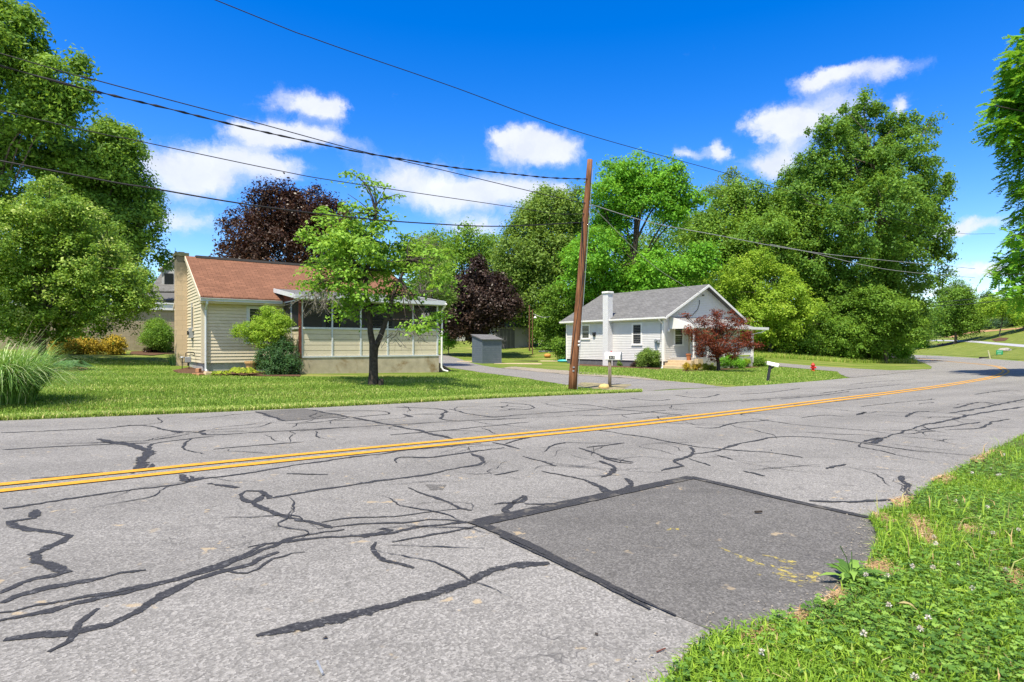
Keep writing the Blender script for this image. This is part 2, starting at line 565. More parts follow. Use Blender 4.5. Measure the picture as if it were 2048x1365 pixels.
def sheet(name, poly_xy, off, mat, step=1.2, kind='structure', edge=0.0, seed=1):
    """flat ground sheet following the terrain, lying 'off' above it"""
    r = np.random.default_rng(seed)
    P = []
    n = len(poly_xy)
    for i in range(n):
        a = np.array(poly_xy[i]); b = np.array(poly_xy[(i + 1) % n])
        L = np.linalg.norm(b - a)
        st = min(step, 0.25) if edge else step
        k = max(1, int(L / st))
        nrm = np.array([-(b - a)[1], (b - a)[0]]) / (L + 1e-9)
        for j in range(k):
            p = a + (b - a) * j / k
            if edge and j:
                p = p + nrm * r.normal(0, edge)
            P.append(p)
    P = np.array(P)
    mn, mx = P.min(0), P.max(0)
    gx, gy = np.meshgrid(np.arange(mn[0], mx[0], step), np.arange(mn[1], mx[1], step))
    gx = gx.ravel() + 0.013; gy = gy.ravel() + 0.017
    ins = in_poly(gx, gy, P)
    pts = np.vstack([P, np.stack([gx[ins], gy[ins]], 1)])
    edges = [(i, (i + 1) % len(P)) for i in range(len(P))]
    vo, _, fo, *_ = geometry.delaunay_2d_cdt([Vector(p) for p in pts], edges, [], 1, 1e-5)
    vo = np.array([tuple(p) for p in vo])
    z = G(vo[:, 0], vo[:, 1]) + off
    me = bpy.data.meshes.new(name)
    me.from_pydata(np.column_stack([vo, z]).tolist(), [], [tuple(f) for f in fo])
    me.update()
    fl = [p for p in me.polygons if p.normal.z < 0]
    if fl:
        bm = bmesh.new(); bm.from_mesh(me); bmesh.ops.recalc_face_normals(bm, faces=bm.faces)
        if sum(f.normal.z for f in bm.faces) < 0: bmesh.ops.reverse_faces(bm, faces=bm.faces)
        bm.to_mesh(me); bm.free()
    o = link(name, me, mat)
    if kind: o['kind'] = kind
    return o

def pxpoly(pts):
    return [tuple(Wp(*p)[:2]) for p in pts]

# ---- terrain: one sheet out to the horizon
def axis(parts):
    a = []
    for lo, hi, st in parts:
        a += list(np.arange(lo, hi, st))
    return np.array(a + [parts[-1][1]])
au = axis([(-1500, -200, 100), (-200, -40, 8), (-40, 70, 1.0), (70, 180, 2.0), (180, 400, 12), (400, 2200, 120)])
av = axis([(-1500, -150, 100), (-150, -20, 6), (-20, 60, 1.0), (60, 130, 2.5), (130, 300, 12), (300, 2200, 120)])
gu, gv = np.meshgrid(au, av)
gx, gy = uv2xy(gu, gv)
gzv = G(gx, gy)
gV = np.stack([gx, gy, gzv], -1).reshape(-1, 3)
nu, nv = len(au), len(av)
ii = np.arange(nu * nv).reshape(nv, nu)
quads = np.stack([ii[:-1, :-1], ii[:-1, 1:], ii[1:, 1:], ii[1:, :-1]], -1).reshape(-1, 4)
me = bpy.data.meshes.new('ground')
me.from_pydata(gV.tolist(), [], quads.tolist())
me.polygons.foreach_set('use_smooth', [True] * len(me.polygons))
ground = tag(link('ground', me, M_LAWN), kind='structure')

# ---- road
FAR_EDGE = [(0, 841), (200, 833), (400, 825), (600, 816), (800, 806), (1000, 795), (1150, 789), (1283, 784), (1400, 778), (1530, 771), (1620, 764),
            (1695, 757), (1760, 751), (1830, 744), (1862, 739), (1864, 734), (1850, 727), (1822, 718)]
OUT_EDGE = [(1810, 709.5), (1880, 712.5), (1977, 718), (2048, 723.5)]
left_far = np.array(Wp(0, 841)[:2]); lf2 = np.array(Wp(600, 816)[:2])
dfar = (left_far - lf2) / np.linalg.norm(left_far - lf2)
road_poly = [tuple(left_far + dfar * 45)] + pxpoly(FAR_EDGE)
# beyond the bend the road runs on behind the trees
pin = np.array(Wp(1822, 718)[:2]); pout = np.array(Wp(1810, 709.5)[:2])
ext = np.array([-0.30, 1.0]); ext /= np.linalg.norm(ext)
road_poly += [tuple(pin + ext * 45), tuple(pout + ext * 40)] + pxpoly(OUT_EDGE)
po = np.array(Wp(2048, 723.5)[:2])
road_poly += [tuple(po + np.array([-2.0, -12.0])), tuple(po + np.array([-6.5, -24.0])), tuple(uv2xy(46, 3.3)), tuple(uv2xy(38, 1.9)), tuple(uv2xy(24, 1.3)), tuple(uv2xy(10, 1.2)),
              tuple(uv2xy(-4, -0.6)), tuple(uv2xy(-45, -0.6))]
sheet('road', road_poly, 0.012, M_ROAD, 1.0)
ROAD_POLY = road_poly

# ---- driveways, gravel strip and patches
drive1 = pxpoly([(1340, 779), (1283, 784), (1240, 783), (1190, 779), (1130, 770), (1050, 757), (960, 745.5), (915, 738), (880, 733), (860, 722), (870, 712), (887, 709), (915, 717), (945, 727), (1000, 737),
                 (1070, 744), (1150, 751), (1250, 757), (1330, 762), (1400, 768), (1450, 775)])
sheet('driveway', drive1, 0.008, M_DRIVE, 1.0, edge=0.03)
strip = pxpoly([(1000, 737), (1070, 744), (1150, 751), (1250, 757), (1330, 763), (1345, 766), (1300, 758), (1290, 754), (1200, 748), (1100, 740), (1030, 734)])
sheet('gravel_strip', strip, 0.016, M_GRAVEL, 1.0, edge=0.10)
strip2 = pxpoly([(1262, 770), (1238, 783), (1190, 779), (1150, 771), (1168, 766), (1205, 768)])
sheet('dirt_strip', strip2, 0.016, M_DIRT, 0.8, edge=0.08)
drive2 = pxpoly([(1700, 756.5), (1760, 751), (1830, 744), (1862, 739), (1780, 741.5), (1690, 736.5), (1600, 730.5), (1530, 724.5), (1535, 731), (1600, 737.5), (1675, 744), (1680, 750)])
sheet('gravel_driveway', drive2, 0.022, M_DRIVE, 1.0, edge=0.05)
patch = [(955, 1050), (1170, 1004), (1385, 958), (1560, 1001), (1745, 1042), (1950, 1090), (1960, 1200), (1800, 1300), (1560, 1335), (1440, 1275), (1345, 1235), (1150, 1142)]
sheet('asphalt_patch', pxpoly(patch), 0.0145, M_PATCH, 0.6)
patch2 = [(515, 825), (608, 819), (690, 836), (570, 844)]
sheet('asphalt_patch', pxpoly(patch2), 0.0145, M_PATCH, 0.6)
dark_patch = [(850, 972), (893, 973), (885, 983), (862, 984)]  # small darker piece of road surface
sheet('asphalt_patch', pxpoly(dark_patch), 0.0145, M_PATCH, 0.3, edge=0.02)

# ---- double yellow centre line
ctr = [(0, 980), (250, 953.5), (500, 927), (750, 902), (1000, 877.8), (1250, 852), (1450, 829), (1600, 810), (1750, 791), (1860, 776.5), (1935, 764.5), (1985, 755.5), (2008, 747.5), (2011, 741.5), (1998, 735), (1972, 730.5), (1930, 726.5), (1880, 722), (1830, 717)]
cp = [np.array(Wp(*p)[:2]) for p in ctr]
cp = [cp[0] + (cp[0] - cp[2]) / np.linalg.norm(cp[0] - cp[2]) * 40] + cp
cd = catmull([(p[0], p[1], 0) for p in cp], 0.35)
for _ in range(6):
    cd = [cd[0]] + [(cd[i - 1] + cd[i] * 2 + cd[i + 1]) / 4 for i in range(1, len(cd) - 1)] + [cd[-1]]
CENTRE = cd
def ribbon(b, pts, half, off, noise=0.0, seed=0, shift=0.0):
    r = random.Random(seed)
    n = len(pts)
    rows = []
    for i, p in enumerate(pts):
        d = (pts[min(i + 1, n - 1)] - pts[max(i - 1, 0)]); d.z = 0
        if d.length < 1e-9: d = Vector((1, 0, 0))
        d.normalize()
        nrm = Vector((-d.y, d.x, 0))
        h = half[i] if isinstance(half, list) else half
        a = p + nrm * (shift + h + r.uniform(-noise, noise)); c_ = p + nrm * (shift - h + r.uniform(-noise, noise))
        rows.append(((a.x, a.y, gz(a.x, a.y) + off), (c_.x, c_.y, gz(c_.x, c_.y) + off)))
    vs = [q for row in rows for q in row]
    fs = [(2 * i, 2 * i + 2, 2 * i + 3, 2 * i + 1) for i in range(n - 1)]
    fs = [f[::-1] for f in fs]
    b.add(vs, fs)
for sgn in (1, -1):
    b = MB()
    ribbon(b, cd, 0.066, 0.0215, 0.005, 5 + sgn, sgn * 0.150)
    tag(b.build('road_marking', M_YEL), kind='structure')

# ---- tar-sealed cracks, each a run of pixels in the photograph with a width in metres
CR = [
    ([(520, 1281), (640, 1254), (780, 1216), (900, 1182), (985, 1147), (1040, 1137), (1105, 1131)], .075),
    ([(65, 1025), (62, 1040), (22, 1048), (48, 1058), (90, 1068), (130, 1078), (100, 1098), (75, 1112), (95, 1130), (128, 1148), (60, 1165), (0, 1195)], .055),
    ([(0, 1232), (80, 1218), (180, 1200), (300, 1175), (430, 1143), (520, 1105), (600, 1078), (690, 1062)], .04),
    ([(0, 1250), (60, 1238), (160, 1212), (250, 1190), (350, 1165), (450, 1130), (530, 1092)], .05),
    ([(0, 1215), (60, 1190), (120, 1178), (220, 1155), (300, 1142)], .05),
    ([(0, 1290), (80, 1280), (160, 1268), (230, 1250), (300, 1215), (340, 1190), (400, 1160), (480, 1140), (520, 1125), (560, 1108)], .055),
    ([(190, 1222), (165, 1250), (150, 1285), (110, 1310)], .045),
    ([(440, 1140), (500, 1152), (540, 1125), (600, 1110)], .03),
    ([(500, 1100), (560, 1092), (640, 1080), (760, 1073), (800, 1068)], .04),
    ([(640, 1062), (720, 1054), (800, 1050), (880, 1042), (950, 1050)], .028),
    ([(700, 1075), (780, 1070), (860, 1056), (960, 1046)], .045),
    ([(790, 1088), (850, 1078), (910, 1066), (960, 1056)], .035),
    ([(730, 1080), (780, 1066), (760, 1062)], .075),
    ([(640, 1050), (700, 1040), (790, 1036), (860, 1028), (930, 1022)], .02),
    ([(990, 1013), (1040, 1008), (1045, 995), (1020, 1018), (1005, 1035)], .05),
    ([(1050, 1012), (1120, 1012), (1180, 1006)], .04),
    ([(530, 995), (500, 1010), (485, 1000), (497, 985), (525, 985), (535, 1000), (600, 990), (690, 975), (800, 960), (900, 943), (960, 930), (965, 920), (940, 910)], .055),
    ([(500, 1012), (540, 1025), (600, 1045), (660, 1062)], .05),
    ([(750, 1088), (755, 1110), (780, 1130), (825, 1143)], .038),
    ([(815, 978), (860, 995), (920, 1020), (950, 1024)], .03),
    ([(0, 1022), (120, 1005), (250, 985), (370, 970), (380, 955)], .045),
    ([(362, 952), (380, 965), (400, 958)], .10),
    ([(420, 970), (470, 980)], .10),
    ([(385, 962), (480, 952), (600, 932), (700, 918), (800, 905), (870, 898), (960, 890)], .055),
    ([(270, 950), (285, 925), (295, 905), (270, 895), (215, 885), (200, 880)], .13),
    ([(0, 903), (90, 897), (180, 893), (250, 890), (300, 888)], .05),
    ([(290, 905), (310, 890), (380, 880), (430, 875)], .05),
    ([(230, 855), (290, 853), (330, 862), (400, 868), (420, 872), (500, 868), (610, 862), (700, 856)], .055),
    ([(345, 865), (360, 868)], .12), ([(400, 866), (412, 862)], .12),
    ([(425, 901), (520, 893), (610, 886)], .045),
    ([(0, 868), (100, 864), (220, 858), (260, 852)], .05),
    ([(612, 820), (700, 836), (780, 852), (830, 862), (905, 880)], .10),
    ([(512, 825), (570, 844)], .10), ([(570, 844), (690, 836)], .05),
    ([(570, 850), (640, 846), (700, 836)], .04),
    ([(600, 865), (680, 858), (780, 852), (850, 848), (930, 844)], .05),
    ([(780, 872), (860, 866), (960, 856), (1060, 846)], .05),
    ([(790, 816), (850, 818), (890, 822), (885, 832), (890, 842), (960, 842), (1050, 838)], .07),
    ([(810, 830), (820, 836)], .14),
    ([(900, 820), (940, 830), (990, 835), (1060, 830), (1150, 824), (1210, 820)], .055),
    ([(650, 824), (760, 824), (775, 830), (710, 836)], .06),
    ([(1000, 806), (1060, 812), (1060, 820), (1000, 822)], .055),
    ([(1120, 808), (1180, 812), (1230, 820), (1300, 826), (1365, 832)], .07),
    ([(1230, 818), (1330, 812), (1420, 806), (1520, 800), (1600, 794)], .06),
    ([(1260, 798), (1310, 803), (1340, 800)], .07), ([(1350, 792), (1400, 797), (1440, 790)], .08),
    ([(1160, 834), (1260, 830), (1330, 822)], .05),
    ([(1480, 790), (1540, 786), (1600, 778)], .07), ([(1560, 800), (1640, 792), (1700, 784)], .07),
    ([(1640, 788), (1720, 778), (1800, 770)], .08), ([(1700, 770), (1760, 764), (1830, 760)], .08),
    ([(1590, 812), (1680, 804), (1760, 796)], .05),
    ([(1190, 862), (1260, 872), (1330, 884), (1390, 896), (1400, 897), (1470, 903), (1540, 908), (1605, 918)], .045),
    ([(1380, 897), (1388, 908), (1370, 918), (1350, 925), (1360, 935), (1325, 945)], .055),
    ([(1385, 912), (1430, 905), (1480, 890), (1560, 876), (1640, 878), (1730, 888), (1760, 880), (1860, 848)], .05),
    ([(1730, 886), (1760, 878), (1750, 890)], .10),
    ([(1430, 912), (1470, 922)], .05), ([(1380, 920), (1420, 935)], .045), ([(1487, 945), (1530, 956)], .06), ([(1650, 940), (1692, 932)], .07),
    ([(1730, 890), (1800, 900), (1860, 908)], .035), ([(1500, 838), (1600, 852), (1720, 862), (1800, 870), (1870, 864)], .035),
    ([(1390, 856), (1430, 858), (1470, 848), (1540, 842)], .05), ([(1715, 832), (1730, 826), (1722, 830)], .10),
    ([(1810, 836), (1830, 826), (1855, 824)], .07), ([(1600, 838), (1650, 832), (1690, 836)], .04),
    ([(1160, 898), (1190, 910), (1230, 925), (1262, 930)], .05), ([(1175, 898), (1250, 888)], .045), ([(1200, 915), (1265, 928)], .06), ([(1195, 925), (1232, 938), (1205, 958)], .06),
    ([(1045, 915), (1070, 922), (1110, 935)], .05), ([(1085, 945), (1150, 960), (1200, 975), (1230, 990)], .045), ([(1250, 960), (1265, 975), (1240, 985)], .06), ([(1200, 975), (1215, 995)], .06),
    ([(795, 928), (800, 918), (860, 918), (930, 908), (1010, 898)], .05), ([(985, 888), (1040, 900)], .05), ([(1010, 890), (1060, 876)], .05),
    ([(575, 950), (655, 953)], .04), ([(985, 954), (1040, 944)], .03),
    ([(1615, 1006), (1700, 1007), (1780, 1004), (1818, 998), (1812, 980), (1805, 955)], .06),
    ([(1860, 850), (1900, 842), (1950, 830), (2048, 815)], .10), ([(1840, 862), (1900, 855), (1960, 846)], .06), ([(1900, 828), (1960, 818), (2048, 800)], .10), ([(1910, 818), (1960, 806), (2000, 812)], .09),
    ([(1890, 862), (1960, 858), (1985, 846), (2020, 840)], .06), ([(1720, 815), (1800, 806), (1870, 800)], .045), ([(1950, 790), (2010, 782), (2048, 784)], .08),
    ([(300, 940), (305, 930)], .05), ([(60, 960), (110, 958), (200, 948)], .03),
]
b = MB()
runs = []
for pl, w in CR:
    g3 = [Wp(*p) for p in pl]
    for p in g3: p.z = 0
    runs.append((catmull(g3, 0.06), w))
# thin angular side cracks running off the sealed ones, and fine cross cracks
rr = random.Random(21)
PATCH_XY = pxpoly(patch)
nbase = len(runs)
for q in range(210):
    dn, w = runs[rr.randrange(nbase)]
    if q < 130:
        p = dn[rr.randrange(len(dn))].copy()
        if p.y < 3.6: continue
        a = rr.uniform(0, 2 * math.pi)
    else:
        uu, v_ = rr.uniform(-6, 40), rr.uniform(2.6, 12.2)
        x_, y_ = uv2xy(uu, v_); p = Vector((x_, y_, 0)); a = ROT + rr.choice([0, math.pi / 2]) + rr.gauss(0, .15)
    pts = [p]
    far = p.y > 8
    for k in range(rr.randint(3, 6)):
        a += rr.choice([-.9, .9]) if rr.random() < .15 else rr.gauss(0, .22)
        p = p + Vector((math.cos(a), math.sin(a), 0)) * rr.uniform(.10, .28) * (1.6 if far else 1)
        v_ = VX[0] * p.x + VX[1] * p.y
        if not 2.3 < v_ < 12.4 or in_poly(np.array([p.x]), np.array([p.y]), PATCH_XY)[0]: break
        pts.append(p)
    if len(pts) > 2: runs.append((catmull(pts, .05), rr.uniform(.009, .017) * (2.2 if far else 1)))
for i, (dn, w) in enumerate(runs):
    rr = random.Random(i)
    ph = rr.uniform(0, 50)
    hw = []
    L = len(dn)
    k1, k2 = rr.uniform(.15, .4), rr.uniform(.5, .9)
    for j, p in enumerate(dn):
        env = min(1.0, 0.55 + 0.45 * min(j, L - 1 - j) / 2.0) if i < nbase else min(1.0, .2 + .8 * min(j, L - 1 - j) / 8.0)
        f = 1.08 + 0.25 * math.sin(j * k1 + ph) * math.sin(j * 0.07 + ph * 2) + 0.2 * math.sin(j * k2 + ph)
        hw.append((0.56 if p.y < 5 else 0.48 if p.y < 9 else .42) * w * env * f)
        p.x += 0.016 * math.sin(j * 0.53 + ph) + rr.gauss(0, .006); p.y += 0.016 * math.cos(j * 0.41 + ph) + rr.gauss(0, .006)
    ribbon(b, dn, hw, 0.0156 + 0.000022 * i, 0.16 * w, i)
o = tag(b.build('tar_sealed_cracks', M_TAR), kind='structure')
uvl = o.data.uv_layers.new(name='uv')
vi = np.empty(len(o.data.loops), np.int32); o.data.loops.foreach_get('vertex_index', vi)
uvl.data.foreach_set('uv', np.stack([np.full(len(vi), .5), vi % 2], 1).astype(np.float32).ravel())

# straight tar seams round the big patch, crisp edged
m, t = new_mat('tar_seam')
co = objco(t)
c = t.ramp(t.noise(co, 60, 3, 0.7), [(0.3, (0.018, 0.018, 0.019)), (0.72, (0.060, 0.059, 0.058))])
c = t.mix(t.math('MULTIPLY', t.smooth(t.noise(co, 7, 4, .7), .52, .66), .55), c, (.17, .155, .125, 1))
out_surface(t, pbsdf(t, c, 0.75, 0.25, 0, t.noise(co, 120, 2), 0.4, 0.004))
M_SEAM = m
b = MB()
for i, (pl, w) in enumerate([([(958, 1050), (1060, 1028), (1180, 1002), (1300, 976), (1385, 958)], (.085, .060)), ([(1380, 958), (1470, 979), (1560, 1001), (1660, 1023), (1745, 1042)], (.050, .038)), ([(945, 1047), (1050, 1092), (1150, 1142), (1240, 1187), (1350, 1240)], (.048, .006)), ([(1000, 1078), (1150, 1149), (1240, 1195), (1300, 1226)], (.012, .010))]):
    dn = catmull([Vector((*Wp(*p)[:2], 0)) for p in pl], .05)
    n_ = len(dn)
    ribbon(b, dn, [w[0] + (w[1] - w[0]) * j / n_ for j in range(n_)], 0.0205 + .0004 * i, .005, 60 + i)
tag(b.build('tar_seams', M_SEAM), kind='structure')

# faded yellow utility marks sprayed on the near patch
b = MB()
rr = random.Random(4)
for i, pl in enumerate([[(1440, 1100), (1490, 1122), (1530, 1138)], [(1525, 1115), (1548, 1120), (1575, 1130), (1590, 1128)], [(1540, 1135), (1570, 1150), (1610, 1160), (1640, 1152)],
                        [(1545, 1152), (1575, 1156), (1600, 1162)], [(1560, 1162), (1600, 1170), (1625, 1168), (1632, 1150)], [(1596, 1178), (1612, 1180)], [(1515, 1154), (1522, 1157)],
                        [(1335, 1066), (1345, 1062), (1358, 1063)], [(1250, 1058), (1256, 1059)], [(1560, 1140), (1585, 1142)], [(1582, 1135), (1592, 1131)]]):
    dn = catmull([Vector((*Wp(*p)[:2], 0)) for p in pl], 0.03)
    ribbon(b, dn, [rr.uniform(.004, .026) for _ in dn], 0.0160 + i * 0.0001, 0.008, 90 + i)
tag(b.build('spray_marks', M_FADED), kind='structure')

# ---- far hill: lawn, path and mulch
hillp = pxpoly([(1812, 706), (1880, 710), (1977, 715.5), (2048, 721)])
far_dir = np.array([0.75, 1.0])
hp = hillp + [(70, 62), (105, 70), (150, 110), (170, 180), (130, 230), (95, 200)]
path = pxpoly([(1835, 681), (1880, 680.6), (1950, 682.5), (2048, 690.5), (2120, 698), (2120, 704), (2048, 695.5), (1950, 686.0), (1900, 683.2), (1835, 683)])
M_PATH = mat_plain('grey_path', (0.36, 0.36, 0.38), 0.1, 2, 0.9, 0.1)
sheet('hill_lawn', hp, 0.03, M_HILL, 2.5)
sheet('path', path, 0.06, M_PATH, 1.5)
mul = pxpoly([(1858, 661), (1900, 668), (1886, 676), (1908, 675.5), (1935, 668), (1990, 663), (2048, 658), (2048, 656), (1990, 660.5), (1940, 662), (1920, 664), (1895, 659)])
sheet('mulch_bed', mul, 0.07, mat_plain('pale_mulch', (0.40, 0.235, 0.125), 0.2, 3, 0.95, 0.1), 1.5)
mul2 = pxpoly([(1872, 689), (1920, 685), (1905, 690), (1882, 694)])
sheet('mulch_bed', mul2, 0.06, M_MULCH, 1.5)
mul3 = pxpoly([(1982, 680), (2000, 676), (2018, 677), (2010, 683), (1990, 684)])
sheet('mulch_bed', mul3, 0.07, M_MULCH, 1.5)
mul4 = pxpoly([(345, 742), (380, 735), (420, 745), (520, 745), (596, 748), (600, 754), (500, 753), (420, 752), (360, 748)])
sheet('mulch_bed', mul4, 0.02, M_MULCH, 0.5, edge=0.03)
mul5 = pxpoly([(95, 741), (110, 735), (170, 736), (180, 742), (150, 745), (110, 745)])
sheet('mulch_bed', mul5, 0.03, M_MULCH, 0.5, edge=0.04)
mul6 = pxpoly([(262, 704), (348, 702), (350, 708), (300, 712), (258, 709)])
sheet('mulch_bed', mul6, 0.03, M_MULCH, 0.5, edge=0.04)
mul7 = pxpoly([(1155, 728), (1190, 730), (1260, 731), (1320, 737), (1320, 743), (1250, 736), (1190, 734), (1155, 732)])
sheet('mulch_bed', mul7, 0.02, M_MULCH, 0.5, edge=0.04)
mul8 = pxpoly([(1365, 742), (1400, 741), (1450, 738), (1500, 734), (1530, 733), (1530, 736), (1460, 741), (1400, 744.5), (1366, 745)])
sheet('mulch_bed', mul8, 0.02, M_MULCH, 0.5, edge=0.04)

# ---- near verge on the right
VERGE_PX = [(2048, 872), (2000, 897), (1950, 925), (1890, 958), (1850, 985), (1820, 1005), (1790, 1022), (1750, 1038), (1738, 1044), (1748, 1060), (1756, 1085), (1745, 1125), (1725, 1150),
            (1690, 1172), (1665, 1205), (1640, 1222), (1600, 1240), (1560, 1250), (1500, 1268), (1440, 1285), (1400, 1305), (1372, 1330), (1340, 1365), (1300, 1420)]
vp = pxpoly(VERGE_PX)
VERGE = [tuple(uv2xy(36, 1.85)), tuple(uv2xy(20, 1.5))] + vp + [tuple(uv2xy(-1.0, 0.4)), tuple(uv2xy(-6, 0.2)), tuple(uv2xy(-6, -6)), tuple(uv2xy(36, -6))]
sheet('verge', VERGE, 0.024, M_SOIL, 0.35, edge=0.012)
THATCH = [[(1815, 1040), (1850, 1045), (1878, 1085), (1878, 1110), (1845, 1105), (1815, 1070)], [(1905, 1055), (1970, 1070), (1930, 1085)], [(1740, 1035), (1770, 1040), (1800, 1062), (1770, 1060)],
          [(1730, 1140), (1770, 1130), (1800, 1160), (1770, 1170), (1735, 1165)], [(1565, 1255), (1600, 1235), (1630, 1238), (1600, 1265)], [(2000, 1150), (2048, 1160), (2048, 1200), (2020, 1180)],
          [(1860, 968), (1910, 952), (1900, 980)], [(1780, 1010), (1830, 1000), (1815, 1025), (1790, 1030)], [(1640, 1215), (1680, 1190), (1700, 1205), (1660, 1235)], [(1480, 1290), (1540, 1268), (1560, 1285), (1500, 1305)], [(1940, 925), (1990, 905), (1960, 935)]]
for i, th in enumerate(THATCH):
    sheet('dry_thatch', pxpoly(th), 0.036 + i * 0.0005, M_STRAW, 0.15, edge=0.02, seed=i)

# ================================================================== BUILDINGS
M_CREAM = mat_plain('cream_vinyl', (0.66, 0.59, 0.44), 0.05, 3, 0.5, 0.35, bump=0.05, stain=((0.56, 0.50, 0.36), 1.4))
M_CREAMTRIM = mat_plain('cream_trim', (0.66, 0.58, 0.43), 0.05, 4, 0.5, 0.3)
M_WHITE = mat_plain('white_paint', (0.80, 0.79, 0.77), 0.06, 5, 0.5, 0.35, bump=0.08)
M_ALU = mat_plain('pale_aluminium', (0.60, 0.64, 0.66), 0.07, 5, 0.42, 0.5, bump=0.05)
M_GREYSIDE = mat_plain('pale_grey_vinyl', (0.67, 0.66, 0.645), 0.05, 3, 0.5, 0.35, bump=0.05)
M_CONC = mat_plain('stained_concrete', (0.46, 0.40, 0.29), 0.18, 3, 0.9, 0.2, bump=0.5, stain=((0.24, 0.16, 0.07), 1.1))
M_CONCG = mat_plain('grey_concrete', (0.36, 0.355, 0.35), 0.15, 4, 0.9, 0.2, bump=0.4)
M_STEP = mat_plain('tan_concrete', (0.55, 0.43, 0.27), 0.1, 4, 0.9, 0.2, bump=0.3)
M_REDWOOD = mat_plain('red_brown_wood', (0.16, 0.045, 0.028), 0.3, 8, 0.7, 0.3)
M_BLACK = mat_plain('black_metal', (0.02, 0.02, 0.022), 0.3, 10, 0.5, 0.4)
M_GREYMET = mat_plain('grey_metal', (0.34, 0.36, 0.38), 0.15, 12, 0.4, 0.5, 0.3)
M_TERRA = mat_plain('terracotta', (0.46, 0.17, 0.075), 0.15, 14, 0.8, 0.2)
M_DARK = mat_plain('dark_interior', (0.03, 0.03, 0.032), 0.2, 3, 0.9, 0.1)
M_BARK = mat_plain('bark', (0.115, 0.095, 0.075), 0.5, 14, 0.95, 0.15, bump=1.0)
M_BARKD = mat_plain('dark_bark', (0.060, 0.050, 0.042), 0.5, 14, 0.95, 0.15, bump=1.0)
M_STONE = mat_plain('tan_stone', (0.45, 0.37, 0.26), 0.25, 9, 0.9, 0.2, bump=0.5)

def mat_shingle(name, c, var=0.22, rx=1.0):
    """asphalt shingle courses in the roof's own coordinates (uv made per face below)"""
    m, t = new_mat(name)
    uv = t.n('ShaderNodeUVMap').outputs[0]
    br = t.n('ShaderNodeTexBrick', offset=0.5, inp={'Color1': (*c, 1), 'Color2': (*[x * (1 - var) for x in c], 1), 'Mortar': (*[x * 0.45 for x in c], 1),
             'Scale': 1.0, 'Mortar Size': 0.010, 'Mortar Smooth': 0.3, 'Bias': 0.0, 'Brick Width': 0.32, 'Row Height': 0.14})
    t.nt.links.new(uv, br.inputs['Vector'])
    n1 = t.noise(uv, 0.9, 4, 0.6); n2 = t.noise(uv, 40, 3, 0.7); n3 = t.noise(uv, 5, 3, 0.6)
    k = t.math('MULTIPLY', t.math('MULTIPLY_ADD', n1, 0.5, 0.76), t.math('MULTIPLY', t.math('MULTIPLY_ADD', n2, 0.5, 0.75), t.math('MULTIPLY_ADD', n3, 0.4, 0.8)))
    sc = t.vmath('SCALE', br.outputs[0], None); nd = sc.node
    t.nt.links.new(br.outputs[0], nd.inputs[0]); t.nt.links.new(k, nd.inputs['Scale'])
    out_surface(t, pbsdf(t, sc, 0.92, 0.12, 0, t.math('ADD', br.outputs['Fac'], n2), 0.5, 0.008))
    return m
M_SHBR = mat_shingle('brown_shingles', (0.226, 0.110, 0.066), 0.25)
M_SHGR = mat_shingle('grey_shingles', (0.175, 0.175, 0.172), 0.3)
M_SHPALE = mat_shingle('pale_grey_shingles', (0.26, 0.26, 0.255), 0.15)

def mat_block(name, c, mortar, bw, rh, ms, stainc, top=None):
    m, t = new_mat(name)
    uv = t.n('ShaderNodeUVMap').outputs[0]
    br = t.n('ShaderNodeTexBrick', offset=0.5, inp={'Color1': (*c, 1), 'Color2': (*[x * 0.9 for x in c], 1), 'Mortar': (*mortar, 1), 'Scale': 1.0,
             'Mortar Size': ms, 'Mortar Smooth': 0.2, 'Bias': 0.0, 'Brick Width': bw, 'Row Height': rh})
    t.nt.links.new(uv, br.inputs['Vector'])
    n1 = t.noise(uv, 2.2, 5, 0.7)
    col = t.mix(t.smooth(n1, 0.52, 0.75), br.outputs[0], (*stainc, 1))
    if top:  # soot stains run down from the top
        sp = t.n('ShaderNodeSeparateXYZ'); t.nt.links.new(uv, sp.inputs[0])
        n2 = t.noise(uv, 5.0, 4, 0.7)
        f = t.smooth(t.math('ADD', sp.outputs[1], t.math('MULTIPLY', n2, 1.2)), top, top + 0.9)
        col = t.mix(t.math('MULTIPLY', f, 0.8), col, (0.10, 0.105, 0.075, 1))
    out_surface(t, pbsdf(t, col, 0.9, 0.15, 0, t.math('MULTIPLY_ADD', t.noise(uv, 40, 3), 0.4, br.outputs['Fac']), 0.4, 0.006))
    return m
M_BLOCKCH = mat_block('painted_chimney_block', (0.60, 0.47, 0.32), (0.46, 0.36, 0.25), 0.42, 0.21, 0.008, (0.50, 0.42, 0.30), top=4.15)
M_BRICKW = mat_block('white_painted_brick', (0.76, 0.76, 0.77), (0.50, 0.50, 0.51), 0.215, 0.075, 0.010, (0.62, 0.62, 0.63))
M_BLOCKW = mat_block('beige_block_wall', (0.43, 0.355, 0.245), (0.33, 0.27, 0.18), 0.42, 0.21, 0.010, (0.33, 0.27, 0.17))

def add_uv(o, fn):
    """uv from the object's own coordinates, metres; fn(co, normal) -> (u, v)"""
    me = o.data
    uvl = me.uv_layers.new(name='uv')
    for p in me.polygons:
        for li in p.loop_indices:
            uvl.data[li].uv = fn(me.vertices[me.loops[li].vertex_index].co, p.normal)
def uv_wall(co, n):
    return (co.y if abs(n.x) > abs(n.y) else co.x, co.z) if abs(n.z) < 0.8 else (co.x, co.y)

